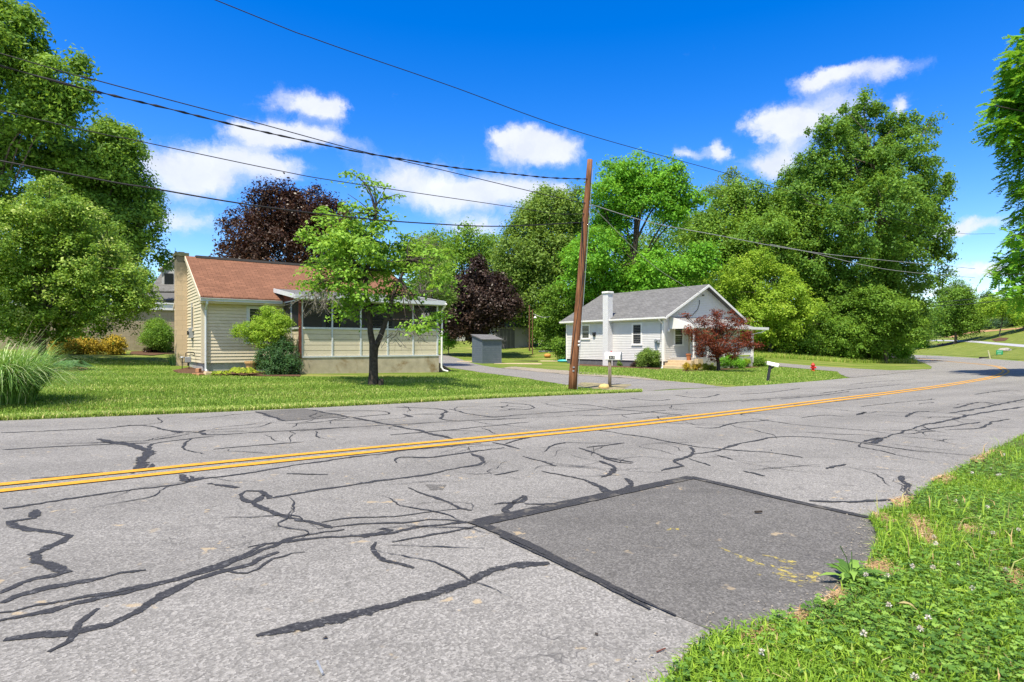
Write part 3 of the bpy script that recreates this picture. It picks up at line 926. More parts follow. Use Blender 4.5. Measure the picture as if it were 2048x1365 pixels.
m, t = new_mat('window_glass')
out_surface(t, pbsdf(t, (0.022, 0.026, 0.030), 0.06, 0.6))
M_GLASS = m
m, t = new_mat('insect_screen')
d = t.n('ShaderNodeBsdfDiffuse', inp={0: (0.035, 0.036, 0.040, 1)})
tr = t.n('ShaderNodeBsdfTransparent')
mx = t.n('ShaderNodeMixShader', inp={0: 0.62})
t.nt.links.new(tr.outputs[0], mx.inputs[1]); t.nt.links.new(d.outputs[0], mx.inputs[2])
out_surface(t, mx.outputs[0])
M_SCREEN = m

def clap(b, axis, fixed, a0, a1, z0, z1, out, exp=0.127, lap=0.026, clipf=None, gap=0.017):
    """clapboard courses on a wall plane; axis 0: wall runs along x at y=fixed, axis 1: along y at x=fixed; out = outward sign"""
    z = z0
    i = 0
    while z < z1 - 1e-4:
        zt = min(z + exp, z1)
        A0, A1, B0, B1 = a0, a1, a0, a1
        if clipf:
            A0, A1 = clipf(z); B0, B1 = clipf(zt)
            if B1 - B0 < 0.02: B0 = B1 = (B0 + B1) / 2
            if A1 - A0 < 0.02: break
        fb, ft, fi = fixed + out * lap, fixed + out * 0.009, fixed + out * 0.002
        zt_ = zt - gap
        def mk(a, f, zz): return (a, f, zz) if axis == 0 else (f, a, zz)
        vs = [mk(A0, fb, z), mk(A1, fb, z), mk(B1, ft, zt_), mk(B0, ft, zt_), mk(A0, fi, z), mk(A1, fi, z)]
        flip = (out < 0) == (axis == 0)
        fs = [(0, 1, 2, 3), (4, 5, 1, 0)]
        b.add(vs, fs if flip else [f[::-1] for f in fs])
        z = zt
        i += 1

def wall_core(b, x0, y0, x1, y1, z0, ze, zr, ridge_axis):
    """closed wall body with gable tops"""
    if ridge_axis == 0:   # ridge runs along x: gables at x ends
        ym = (y0 + y1) / 2
        b.prism([(y0, z0), (y1, z0), (y1, ze), (ym, zr), (y0, ze)], 0, x0, x1)
    else:
        xm = (x0 + x1) / 2
        b.prism([(x0, z0), (x1, z0), (x1, ze), (xm, zr), (x0, ze)], 1, y0, y1)

def window(parent, axis, fixed, out, a0, a1, z0, z1, fmat, trim=0.09, double=True, name='window', proud=0.055):
    """trim > glass pane and meeting rail, standing proud of the siding"""
    f = fixed + out * proud
    def bx(b, p0, q0, p1, q1, d0, d1):
        lo, hi = sorted((fixed + out * d0, fixed + out * d1))
        if axis == 0: b.box(p0, lo, q0, p1, hi, q1)
        else: b.box(lo, p0, q0, hi, p1, q1)
    b = MB()
    bx(b, a0, z0 + trim, a0 + trim, z1 - trim, 0, proud); bx(b, a1 - trim, z0 + trim, a1, z1 - trim, 0, proud)
    bx(b, a0, z1 - trim, a1, z1, 0, proud + .004); bx(b, a0 - .02, z0, a1 + .02, z0 + trim, 0, proud + .025)
    fr = b.build(name, fmat, parent)
    b = MB()
    s = 0.035
    A0, A1, Z0, Z1 = a0 + trim, a1 - trim, z0 + trim, z1 - trim
    bx(b, A0, Z0 + s, A0 + s, Z1 - s, 0, proud - .015); bx(b, A1 - s, Z0 + s, A1, Z1 - s, 0, proud - .015)
    bx(b, A0, Z1 - s, A1, Z1, 0, proud - .015); bx(b, A0, Z0, A1, Z0 + s, 0, proud - .015)
    if double:
        zm = (Z0 + Z1) / 2
        bx(b, A0 + s, zm - .02, A1 - s, zm + .02, 0, proud - .012)
    b.build('sash', M_WHITE, fr)
    b = MB()
    bx(b, A0 + .01, Z0 + .01, A1 - .01, Z1 - .01, 0, proud - .030)
    b.build('pane', M_GLASS, fr)
    return fr

# ------------------------------------------------------------------ left house: cream siding, brown roof, screened porch
c1 = np.array([(404 - CX) / F * 22.86, 22.86])
g1 = 0.22
H1 = empty('house', (c1[0], c1[1], g1), 'cream sided one storey house with brown roof and long screened porch', 'house', rz=ROT)
L1, D1 = 9.25, 7.0
ZS, ZE, ZR = 0.354, 2.86, 4.66         # siding foot, wall top, ridge (local)
b = MB(); b.box(0.03, 0.03, -0.9, L1 - 0.03, D1 - 0.03, ZS)
b.build('foundation', M_CONCG, H1)
b = MB(); wall_core(b, 0, 0, L1, D1, ZS, ZE, ZR, 0)
clap(b, 0, 0, 0.0, L1, ZS, ZE, -1)
def g1clip(z):
    k = max(0.0, (z - ZE) / (ZR - ZE))
    return (D1 / 2 * k, D1 - D1 / 2 * k)
clap(b, 1, 0, 0.0, D1, ZS, ZR, -1, clipf=g1clip)
clap(b, 1, L1, 0.0, D1, ZS, ZR, 1, clipf=g1clip)
b.build('siding', M_CREAM, H1)
for (x, y) in ((0, 0), (0, D1), (L1, 0), (L1, D1)):
    b = MB()
    b.box(x - .02, y - .02, ZS - .02, x + .02, y + .02, ZE)
    b.box(x - .024 if x == 0 else x - .09, y - .03 if y == 0 else y + .0, ZS - .01, x + .09 if x == 0 else x + .024, y if y == 0 else y + .03, ZE - .02)
    b.box(x - .03 if x == 0 else x, y if y == 0 else y - .09, ZS - .01, x if x == 0 else x + .03, y + .09 if y == 0 else y, ZE - .02)
    b.build('corner_trim', M_CREAMTRIM, H1)
b = MB()
OV, RK = 0.32, 0.10
ym = D1 / 2
sl = (ZR - ZE) / (D1 / 2)
for sgn in (-1, 1):
    ye = ym + sgn * (D1 / 2 + OV); ze = ZR + .09 - sl * (D1 / 2 + OV)
    zr = ZR + .09
    x0, x1 = -RK, L1 + RK
    vs = [(x0, ye, ze), (x1, ye, ze), (x1, ym, zr), (x0, ym, zr), (x0, ye, ze + .10), (x1, ye, ze + .10), (x1, ym, zr + .10), (x0, ym, zr + .10)]
    b.add(vs, [(0, 3, 2, 1), (4, 5, 6, 7), (0, 1, 5, 4), (3, 0, 4, 7), (1, 2, 6, 5)] if sgn < 0 else [(0, 1, 2, 3), (7, 6, 5, 4), (4, 5, 1, 0), (7, 4, 0, 3), (5, 6, 2, 1)])
roof1 = b.build('roof', M_SHBR, H1)
add_uv(roof1, lambda co, n: (co.x, (co.y - ym) * math.sqrt(1 + sl * sl)))
b = MB(); b.prism([(ym - .17, ZR + .125), (ym + .17, ZR + .125), (ym + .13, ZR + .235), (ym - .13, ZR + .235)], 0, 0.28, L1 - 0.3)
b.build('ridge_vent', mat_plain('dark_vent', (0.035, 0.032, 0.03), 0.2, 10, 0.8), roof1)
b = MB()
zef = ZR + .09 - sl * (D1 / 2 + OV)
for sgn in (-1, 1):
    for x in (-RK - .03, L1 + RK):
        ye = ym + sgn * (D1 / 2 + OV)
        b.prism([(ye, zef - .09), (ym, ZR - .0), (ym, ZR + .175), (ye, zef + .085)], 0, x, x + .03)
b.box(-RK, -OV + .0, zef - .16, L1 + RK, -OV + .025, zef - .005)
b.box(-RK + .0, -OV + .025, zef - .16, L1 + RK, -.0, zef - .14)
b.build('fascia', M_CREAMTRIM, H1)
b = MB()
b.box(-RK, -OV - .105, zef - .085, 2.85, -OV - .003, zef - .075)
b.prism([(-OV - .075, zef - .075), (-OV - .115, zef + .03), (-OV - .108, zef + .03), (-OV - .07, zef - .072)], 0, -RK, 2.85)
b.prism([(-OV - .115, zef + .028), (-OV - .135, zef + .028), (-OV - .135, zef + .012), (-OV - .117, zef + .010)], 0, -RK, 2.85)
for x in (-RK - .004, 2.85): b.box(x, -OV - .11, zef - .08, x + .004, -OV, zef + .03)
gut = b.build('gutter', M_ALU, H1)
b = MB()
b.tube([(0.12, -OV - .06, zef - .08), (0.12, -OV - .06, zef - .16), (0.12, -.075, zef - .42), (0.12, -.075, 0.12), (0.12, -.20, 0.02)], .042, 8)
b.build('downspout', M_ALU, gut)
# chimney on the gable end
b = MB()
b.box(-.43, ym + .06, -.6, -.018, ym + .70, 4.84)
ch = b.build('chimney', M_BLOCKCH, H1)
add_uv(ch, uv_wall)
b = MB(); b.box(-.49, ym - .0, 4.84, .04, ym + .76, 4.98); b.box(-.34, ym + .16, 4.98, -.11, ym + .58, 5.03)
b.build('cap', mat_plain('mossy_cap', (0.13, 0.14, 0.085), 0.4, 8, 0.95, 0.1, bump=0.6), ch)
window(H1, 0, 0, -1, 1.58, 2.62, 1.08, 2.60, M_ALU, 0.085)
window(H1, 1, 0, -1, 1.75, 2.30, 1.60, 2.64, M_CREAMTRIM, 0.06, False)
b = MB(); b.box(-.17, 1.85, 1.32, -.02, 2.15, 1.74)
mt = b.build('electric_meter', M_GREYMET, H1, bevel=.01)
b = MB(); b.tube([(-.17, 2.0, 1.54), (-.24, 2.0, 1.54)], .08, 14); b.build('dial', M_GLASS, mt)
b = MB(); b.tube([(-.06, 2.0, 1.74), (-.06, 2.0, 2.75)], .022, 8); b.tube([(-.06, 2.0, 1.32), (-.06, 2.0, 1.2)], .03, 8); b.build('conduit', M_GREYMET, mt)
# ---- screened porch
PX0, PX1, PY = 2.97, 8.94, -2.36
ZB, ZM, ZT = 0.56, 1.68, 2.74
b = MB(); b.box(PX0, PY, -.9, PX1, -.01, ZB)
b.build('porch_base', M_CONC, H1)
b = MB(); b.box(PX0 + .06, PY + .06, ZB, PX1 - .06, -.03, ZB + .03)
b.build('porch_floor', M_CONCG, H1)
b = MB()
for k in range(5):
    za = ZB + .06 + k * (ZM - ZB - .06) / 5; zb = za + (ZM - ZB - .06) / 5
    clap(b, 0, PY + .03, PX0 + .04, PX1 - .04, za, zb, -1, 0.5, 0.012)
    clap(b, 1, PX0 + .03, PY + .04, -.03, za, zb, -1, 0.5, 0.012)
    clap(b, 1, PX1 - .03, PY + .04, -.03, za, zb, 1, 0.5, 0.012)
b.box(PX0 + .045, PY + .045, ZB + .03, PX1 - .045, PY + .065, ZM); b.box(PX0 + .045, PY + .065, ZB + .03, PX0 + .065, -.03, ZM); b.box(PX1 - .065, PY + .065, ZB + .03, PX1 - .045, -.03, ZM)
b.build('lower_panel', M_CREAM, H1)
posts = [PX0 + .08 + i * (PX1 - PX0 - .16) / 5 for i in range(6)]
for i, x in enumerate(posts):
    b = MB(); b.box(x - .03, PY - .012, ZB + .055, x + .03, PY + .05, ZT)
    b.build('post', M_ALU, H1)
b = MB()
for (z, h) in ((ZB, .055), (ZM - .03, .075), (ZT, .05)):
    b.box(PX0 + .02, PY - .02, z, PX1 - .02, PY + .045, z + h)
    b.box(PX0 - .02, PY + .05, z + .002, PX0 + .04, -.02, z + h - .002)
    b.box(PX1 - .04, PY + .05, z + .002, PX1 + .02, -.02, z + h - .002)
for y in (PY + .10, (PY) * .52, -.05):
    b.box(PX0 - .015, y - .025, ZB + .055, PX0 + .035, y + .025, ZT); b.box(PX1 - .035, y - .025, ZB + .055, PX1 + .015, y + .025, ZT)
b.build('rail', M_ALU, H1)
b = MB()
b.add([(PX0 + .03, PY + .02, ZM + .04), (PX1 - .03, PY + .02, ZM + .04), (PX1 - .03, PY + .02, ZT), (PX0 + .03, PY + .02, ZT)], [(0, 1, 2, 3)])
b.add([(PX0 + .01, PY + .05, ZM + .04), (PX0 + .01, -.03, ZM + .04), (PX0 + .01, -.03, ZT), (PX0 + .01, PY + .05, ZT)], [(3, 2, 1, 0)])
b.add([(PX1 - .01, PY + .05, ZM + .04), (PX1 - .01, -.03, ZM + .04), (PX1 - .01, -.03, ZT), (PX1 - .01, PY + .05, ZT)], [(0, 1, 2, 3)])
b.build('screen', M_SCREEN, H1)
b = MB(); b.box(PX0 - .045, PY - .045, ZB - .02, PX0 + .045, PY + .035, ZT + .05)
tag(b.build('corner_post', M_REDWOOD, H1), 'red brown corner post')
b = MB(); b.prism([(PY + .02, ZT + .05), (-.01, ZT + .05), (-.01, ZT + .44), (PY + .02, ZT + .11)], 0, PX0 - .01, PX0 + .03)
b.box(PX0 + .03, PY + .0, ZT + .05, PX1, PY + .03, ZT + .12)
b.prism([(PY + .02, ZT + .05), (-.01, ZT + .05), (-.01, ZT + .44), (PY + .02, ZT + .11)], 0, PX1 - .03, PX1 + .01)
tag(b.build('gable_board', M_REDWOOD, H1), 'red brown board under the porch roof')
b = MB()
ya, za, yb, zb = .35, 3.36, PY - .30, 2.925
b.prism([(yb, zb - .06), (ya, za - .06), (ya, za), (yb, zb)], 0, PX0 - .24, PX1 + .14)
pr = b.build('porch_roof', M_SHGR, H1)
add_uv(pr, lambda co, n: (co.x, co.y))
b = MB()
b.box(PX0 - .27, yb - .03, zb - .15, PX1 + .17, yb - .002, zb + .012)
b.prism([(yb, zb - .15), (ya, za - .15), (ya, za + .014), (yb, zb + .014)], 0, PX0 - .27, PX0 - .243)
b.prism([(yb, zb - .15), (ya, za - .15), (ya, za + .014), (yb, zb + .014)], 0, PX1 + .143, PX1 + .17)
b.box(PX0 - .24, yb, zb - .16, PX1 + .14, PY + .02, zb - .142)
b.build('porch_fascia', M_ALU, H1)
b = MB()
b.tube([(PX1 + .16, yb - .06, zb - .1), (PX1 + .12, PY - .06, zb - .36), (PX1 + .10, PY - .06, 0.06), (PX1 + .16, PY - .12, -.06), (PX1 + .34, PY - .2, -.12)], .042, 8)
b.build('porch_downspout', M_WHITE, H1)
# inside of the porch: door and window on the house wall
window(H1, 0, 0, -1, 6.6, 7.9, 1.25, 2.5, M_WHITE, 0.08)
b = MB(); b.box(4.6, -.05, ZB + .03, 5.55, -.018, 2.62)
dr = b.build('door', M_WHITE, H1)
b = MB(); b.box(4.75, -.065, 1.55, 5.40, -.05, 2.45); b.build('pane', M_GLASS, dr)
b = MB(); b.tube([(5.45, -.05, 1.5), (5.45, -.10, 1.5)], .025, 8); b.build('handle', M_GREYMET, dr)
# bulkhead wall of the cellar steps beside the porch
b = MB()
b.prism([(PX1 + .001, -.9), (PX1 + 1.25, -.9), (PX1 + 1.25, -.22), (PX1 + .55, .18), (PX1 + .001, .44)], 1, PY + .75, PY + 1.0)
b.build('cellar_wall', mat_plain('brown_stained_concrete', (0.20, 0.15, 0.10), 0.3, 5, 0.95, 0.1, bump=0.6), H1)

# gas meter on the gable end
gx_, gy_ = uv2xy(*( np.array([UX @ c1, VX @ c1]) + np.array([-.40, 1.15])))
GM = empty('gas_meter', (c1[0] + uv2xy(-.30, 1.3)[0], c1[1] + uv2xy(-.30, 1.3)[1], gz(c1[0], c1[1])), 'grey gas meter with black pipes at the corner of the cream house', 'gas meter', rz=ROT)
GM.scale = (.72, .72, .72)
b = MB(); b.box(-.15, -.12, .42, .15, .12, .74); b.build('body', M_GREYMET, GM, bevel=.03)
b = MB(); b.lathe([(.02, 0), (.11, .01), (.12, .05), (.09, .09), (.03, .11)], 14, (-.28, 0, .66)); b.build('regulator', M_GREYMET, GM, smooth=True)
b = MB(); b.tube([(-.10, 0, .72), (-.10, 0, .95), (.02, 0, 1.0), (.28, 0, .98), (.34, 0, .85)], .025, 8); b.tube([(.10, 0, .74), (.10, 0, .9), (.34, .02, .80)], .022, 8)
b.tube([(-.28, 0, .68), (-.28, 0, .05)], .022, 8); b.tube([(-.28, 0, .45), (-.12, 0, .45)], .02, 8); b.tube([(.05, 0, .42), (.05, 0, -.05)], .02, 8); b.build('pipe', M_BLACK, GM)

def at_px(px, py):
    p = Wp(px, py); return p

# splash block, bricks, terracotta pots
p = at_px(418, 751)
b = MB(); b.prism([(-.16, 0), (.16, 0), (.12, .10), (-.12, .13)], 1, -.22, .22)
o = tag(b.build('splash_block', M_STEP, None, bevel=.01), 'tan concrete splash block under the cream house downspout', 'splash block'); o.location = p; o.rotation_euler = (0, 0, ROT)
rr = random.Random(3)
for i, (px, py, lab) in enumerate([(392, 751, 'orange brick lying flat beside the splash block'), (397, 746, 'broken orange brick standing behind the flat one'), (401, 752, 'small orange brick fragment nearest the downspout')]):
    p = at_px(px, py)
    b = MB(); b.box(-.11, -.06, 0, .11, .06, .07 if i != 1 else .16)
    o = tag(b.build('brick', mat_plain('old_brick', (0.48, 0.25, 0.13), 0.3, 14, 0.9, 0.2), None, bevel=.008), lab, 'brick', 'bricks at the house corner'); o.location = p; o.rotation_euler = (0, 0, rr.uniform(0, 3))

# ------------------------------------------------------------------ right house: pale grey siding, white chimney, front porch
c2 = np.array([(1328 - CX) / F * 38.7, 38.7]); g2 = -0.23
H2 = empty('house', (c2[0], c2[1], g2), 'pale grey sided cottage with white brick chimney and railed front porch', 'house', rz=ROT)
L2, D2 = 8.3, 9.5
ZS2, ZE2, ZR2 = 0.45, 3.36, 5.50
b = MB(); b.box(.03, .03, -.9, L2 - .03, D2 - .03, ZS2); b.build('foundation', mat_plain('dark_grey_block', (0.13, 0.13, 0.14), 0.2, 5, 0.9), H2)
b = MB(); wall_core(b, 0, 0, L2, D2, ZS2, ZE2, ZR2, 1)
def g2clip(z):
    k = max(0.0, (z - ZE2) / (ZR2 - ZE2))
    return (L2 / 2 * k, L2 - L2 / 2 * k)
clap(b, 0, 0, 0, L2, ZS2, ZR2, -1, exp=.118, clipf=g2clip)
clap(b, 0, D2, 0, L2, ZS2, ZR2, 1, exp=.118, clipf=g2clip)
clap(b, 1, 0, 0, D2, ZS2, ZE2, -1, exp=.118)
clap(b, 1, L2, 0, D2, ZS2, ZE2, 1, exp=.118)
b.build('siding', M_GREYSIDE, H2)
for (x, y) in ((0, 0), (0, D2), (L2, 0), (L2, D2)):
    b = MB()
    sx = -1 if x == 0 else 1; sy = -1 if y == 0 else 1
    b.box(min(x + sx * .03, x - sx * .10), min(y, y + sy * .03), ZS2 - .01, max(x + sx * .03, x - sx * .10), max(y, y + sy * .03), ZE2 - .02)
    b.box(min(x, x + sx * .03), min(y, y - sy * .10), ZS2 - .01, max(x, x + sx * .03), max(y, y - sy * .10), ZE2 - .02)
    b.build('corner_trim', M_WHITE, H2)
OV2, RK2 = 0.30, 0.40
xm = L2 / 2; sl2 = (ZR2 - ZE2) / (L2 / 2)
b = MB()
for sgn in (-1, 1):
    xe = xm + sgn * (L2 / 2 + OV2); zr = ZR2 + .05; ze = zr - sl2 * (L2 / 2 + OV2)
    y0, y1 = -RK2, D2 + RK2
    vs = [(xe, y0, ze), (xe, y1, ze), (xm, y1, zr), (xm, y0, zr), (xe, y0, ze + .08), (xe, y1, ze + .08), (xm, y1, zr + .08), (xm, y0, zr + .08)]
    f = [(0, 1, 2, 3), (7, 6, 5, 4), (4, 5, 1, 0), (7, 4, 0, 3), (5, 6, 2, 1)]
    b.add(vs, f if sgn < 0 else [q[::-1] for q in f])
roof2 = b.build('roof', M_SHGR, H2)
add_uv(roof2, lambda co, n: (co.y, (co.x - xm) * math.sqrt(1 + sl2 * sl2)))
b = MB()
ze = ZR2 + .05 - sl2 * (L2 / 2 + OV2)
for sgn in (-1, 1):
    xe = xm + sgn * (L2 / 2 + OV2)
    for y in (-RK2 - .03, D2 + RK2):
        b.prism([(xe, ze - .10), (xm, ZR2 - .05), (xm, ZR2 + .115), (xe, ze + .065)], 1, y, y + .03)
    lo, hi = sorted((xe, xe - sgn * .02))
    b.box(lo, -RK2, ze - .12, hi, D2 + RK2, ze - .004)
    lo, hi = sorted((xe - sgn * .02, xm + sgn * L2 / 2))
    b.box(lo, -RK2, ze - .12, hi, D2 + RK2, ze - .10)
b.build('fascia', M_WHITE, H2)
b = MB()
b.box(-OV2 - .10, -RK2, ze - .06, -OV2 - .002, D2 + RK2, ze - .05); b.box(-OV2 - .11, -RK2, ze - .06, -OV2 - .10, D2 + RK2, ze + .05)
gut2 = b.build('gutter', M_WHITE, H2)
b = MB(); b.tube([(-OV2 - .05, .10, ze - .06), (-OV2 - .05, .10, ze - .14), (-.07, .06, ze - .4), (-.07, .06, .22), (-.30, -.12, .08), (-.75, -.45, .02)], .045, 8)
b.build('downspout', M_WHITE, gut2)
b = MB(); b.tube([(-.05, D2 - .06, ze - .2), (-.05, D2 - .06, .3)], .04, 8); b.build('downspout', M_WHITE, gut2)
b = MB()
b.box(-.50, 4.55, -.3, -.02, 5.05, 5.12)
b.prism([(4.52, -.3), (5.08, -.3), (5.05, .75), (4.55, .75)], 0, -.501, -.03)
ch2 = b.build('chimney', M_BRICKW, H2); add_uv(ch2, uv_wall)
b = MB(); b.box(-.56, 4.49, 5.12, .04, 5.11, 5.27); b.build('cap', M_WHITE, ch2, bevel=.03)
window(H2, 1, 0, -1, 1.82, 2.74, 1.46, 2.99, M_WHITE, .09)
window(H2, 1, 0, -1, 6.85, 7.80, 1.90, 3.04, M_WHITE, .09)
b = MB(); b.box(-.14, 6.25, 2.22, -.02, 6.50, 2.42); b.box(-.12, 6.28, 2.14, -.02, 6.47, 2.22); b.build('dryer_vent', M_BLACK, H2)
b = MB(); b.box(-.15, .30, 1.62, -.02, .70, 1.86); mt2 = b.build('electric_meter', M_GREYMET, H2, bevel=.02)
b = MB(); b.tube([(-.15, .5, 1.8), (-.24, .5, 1.8)], .09, 14); b.build('dial', M_GREYMET, mt2)
b = MB(); b.tube([(-.05, .22, 1.8), (-.05, .22, 3.2)], .02, 6); b.tube([(-.05, .5, 1.62), (-.05, .5, .4)], .03, 6); b.build('conduit', M_GREYMET, mt2)
window(H2, 0, 0, -1, .95, 1.92, 1.42, 2.86, M_WHITE, .09)
window(H2, 0, 0, -1, 5.0, 6.3, 1.45, 2.80, M_WHITE, .09)
b = MB(); b.box(2.45, -.06, .70, 2.55, 0, 2.86); b.box(3.45, -.06, .70, 3.55, 0, 2.86); b.box(2.45, -.064, 2.76, 3.55, 0, 2.862)
dfr = b.build('door_frame', mat_plain('beige_trim', (0.55, 0.48, 0.34), .08, 5, .6), H2)
b = MB(); b.box(2.55, -.045, .70, 3.45, -.02, 2.76); d2 = b.build('door', M_WHITE, H2)
b = MB(); b.box(2.70, -.055, 1.7, 3.30, -.045, 2.6); b.build('pane', M_GLASS, d2)
b = MB(); b.tube([(2.63, -.045, 1.62), (2.63, -.10, 1.62)], .025, 8); b.build('handle', M_GREYMET, d2)
# porch lamp, small fixture beside the corner
b = MB(); b.lathe([(.04, 0), (.075, .05), (.075, .16), (.03, .20)], 10, (.36, -.09, 2.32)); b.tube([(.36, -.09, 2.40), (.36, -.02, 2.40)], .02, 6); b.build('wall_lamp', M_WHITE, H2, smooth=True)
# porch
QX0, QX1, QY = .60, 7.05, -1.85
b = MB(); b.box(QX0, QY, -.9, QX1, -.018, .70); b.build('porch_base', M_CONCG, H2)
b = MB()
RX1 = 8.55
zw, zf = 3.30, 2.68
b.prism([(QY - .25, zf - .02), (-.02, zw - .02), (-.02, zw + .04), (QY - .25, zf + .04)], 0, QX0 - .06, QX1 - .2)
b.add([(QX1 - .2, QY - .25, zf + .04), (RX1, QY - .25, zf + .04), (RX1, -.02, zf + .04), (QX1 - .2, -.02, zw + .04), (QX1 - .2, QY - .25, zf - .02), (RX1, QY - .25, zf - .02), (RX1, -.02, zf - .02), (QX1 - .2, -.02, zf - .02)],
      [(0, 1, 2, 3)[:3], (0, 2, 3), (4, 7, 6, 5), (0, 4, 5, 1), (1, 5, 6, 2), (2, 6, 7, 3)])
pr2 = b.build('porch_roof', M_SHPALE, H2); add_uv(pr2, lambda co, n: (co.x, co.y))
b = MB()
b.box(QX0 - .08, QY - .28, zf - .12, RX1 + .03, QY - .252, zf + .045)
b.box(RX1 + .002, QY - .25, zf - .12, RX1 + .03, -.02, zf + .045)
b.prism([(QY - .25, zf - .14), (-.02, zf - .14), (-.02, zw + .06), (QY - .25, zf + .05)], 0, QX0 - .10, QX0 - .062)
b.box(QX0 - .06, QY - .25, zf - .12, RX1, -.02, zf - .10)
b.build('porch_fascia', M_WHITE, H2)
for x in (QX0 + .13, 3.9, QX1 - .08):
    b = MB(); b.box(x - .055, QY + .02, .70, x + .055, QY + .13, zf - .12); b.box(x - .075, QY + .0, .70, x + .075, QY + .15, .82); b.box(x - .075, QY + .0, zf - .22, x + .075, QY + .15, zf - .121)
    b.build('post', M_WHITE, H2)
b = MB()
for (xa, xb) in ((2.15, 3.84), (3.96, QX1 - .14)):
    b.box(xa, QY + .04, 1.62, xb, QY + .11, 1.69); b.box(xa, QY + .05, .82, xb, QY + .10, .88)
    n = int((xb - xa) / .115)
    for i in range(1, n):
        x = xa + (xb - xa) * i / n
        b.box(x - .018, QY + .055, .88, x + .018, QY + .095, 1.62)
b.box(2.07, QY + .03, .70, 2.15, QY + .12, 1.75)
b.box(QX1 - .11, QY + .15, 1.62, QX1 - .04, -.04, 1.69); b.box(QX1 - .10, QY + .15, .82, QX1 - .05, -.04, .88)
for i in range(1, 15):
    y = QY + .15 + i * 1.66 / 15
    b.box(QX1 - .095, y - .018, .88, QX1 - .055, y + .018, 1.62)
b.build('railing', M_WHITE, H2)
b = MB(); b.tube([(QX1 + 1.30, QY - .15, zf - .14), (QX1 + .9, QY - .1, zf - .30), (QX1 + .05, QY + .02, zf - .42), (QX1 + .05, QY + .02, .3)], .04, 8); b.build('porch_downspout', M_WHITE, H2)
b = MB()
for i in range(3):
    b.box(QX0 - .30 * (i + 1), QY - .04, -.5, QX0 - .30 * i - .001, -.05, (.53, .36, .18)[i])
b.build('steps', M_STEP, H2, bevel=.012)
b = MB(); b.prism([(QX0 + .02, -.5), (1.35, -.5), (1.10, .62), (QX0 + .02, .62)], 1, QY - .30, QY - .001); b.build('step_cheek', M_STEP, H2)
# service drop fittings on the front gable
b = MB(); b.tube([(xm - .55, -.05, 4.55), (xm - .55, -.05, 4.3), (xm - .75, -.05, 3.9), (xm - 1.3, -.05, 3.5), (xm - 2.4, -.05, 3.38)], .018, 6); b.tube([(xm - .2, -.04, 4.9), (xm - .2, -.16, 4.9)], .05, 8)
b.build('service_cable', M_BLACK, H2)

# pots on and by the cottage
def pot(name, loc, r, h, mat, label, plant=None, cat='flower pot'):
    e = empty(name, loc, label, cat)
    b = MB(); b.lathe([(r * .62, 0), (r * .95, h * .82), (r * 1.08, h * .84), (r * 1.08, h), (r * .92, h), (r * .85, h * .9)], 18); b.build('pot', mat, e, smooth=False)
    return e
def loc2(u, v, z=0.0):
    """local point of the grey cottage to world"""
    x, y = uv2xy(u, v); return (c2[0] + x, c2[1] + y, z)
POT1 = pot('flower_pot', loc2(QX0 - .12, QY + .30, g2 + .53), .16, .42, M_TERRA, 'tall terracotta pot with plant by the grey cottage porch post')
p = Wp(1195, 729)
POT2 = pot('flower_pot', p, .18, .28, mat_plain('red_glaze', (0.30, 0.05, 0.03), .2, 8, .4), 'small dark red pot in the bed below the cottage chimney')
p = Wp(503, 748)
POT3 = pot('flower_pot', p, .22, .46, mat_plain('tan_pot', (0.50, 0.31, 0.13), .2, 8, .7), 'large tan pot half hidden behind the dark green shrub')
p = Wp(1095, 716)
e = empty('planter', p, 'round orange pumpkin shaped planter on the lawn behind the utility pole', 'planter')
b = MB(); b.lathe([(.10, 0), (.26, .06), (.30, .18), (.26, .30), (.12, .36)], 18); b.build('pot', mat_plain('orange_pot', (0.55, 0.25, 0.06), .2, 9, .7), e, smooth=True)
PUMPKIN = e

# ------------------------------------------------------------------ small grey shed
ps = Wp(964, 727.5)
SH = empty('shed', (ps.x, ps.y, ps.z), 'small blue grey lean-to shed beside the driveway', 'shed', rz=ROT)
M_SHED = mat_plain('blue_grey_panel', (0.135, 0.165, 0.195), .10, 4, .55, .3)
m, t = new_mat('blue_grey_shingle')
co = objco(t)
sp = t.n('ShaderNodeSeparateXYZ'); t.nt.links.new(co, sp.inputs[0])
cb = t.n('ShaderNodeCombineXYZ'); t.nt.links.new(t.math('ADD', sp.outputs[0], sp.outputs[1]), cb.inputs[0]); t.nt.links.new(sp.outputs[2], cb.inputs[1])
br = t.n('ShaderNodeTexBrick', offset=.5, inp={'Color1': (.125, .155, .185, 1), 'Color2': (.105, .135, .165, 1), 'Mortar': (.055, .07, .09, 1), 'Scale': 1.0, 'Mortar Size': .006, 'Brick Width': .17, 'Row Height': .13})
t.nt.links.new(cb.outputs[0], br.inputs['Vector'])
out_surface(t, pbsdf(t, br.outputs[0], .6, .3, 0, br.outputs['Fac'], .5, .006))
M_SHSIDE = m
w_, d_, hf, hb = 1.66, 1.30, 1.66, 1.98
b = MB(); b.prism([(0, -.2), (d_, -.2), (d_, hb), (0, hf)], 0, 0, w_); b.build('body', M_SHSIDE, SH)
b = MB(); b.prism([(-.09, hf - .012), (d_ + .06, hb + .022), (d_ + .06, hb + .08), (-.09, hf + .045)], 0, -.08, w_ + .08)
sr = b.build('roof', M_SHGR, SH); add_uv(sr, lambda co, n: (co.x, co.y))
b = MB()
for x in (-.006, w_ - .074): b.box(x, -.012, -.15, x + .08, -.001, hf - .02)
b.prism([(0, hf - .1), (d_, hb - .1), (d_, hb - .0), (0, hf - .0)], 0, -.02, -.001)
b.box(.08, -.010, hf - .10, w_ - .08, -.001, hf - .015)
b.build('trim', M_SHED, SH)

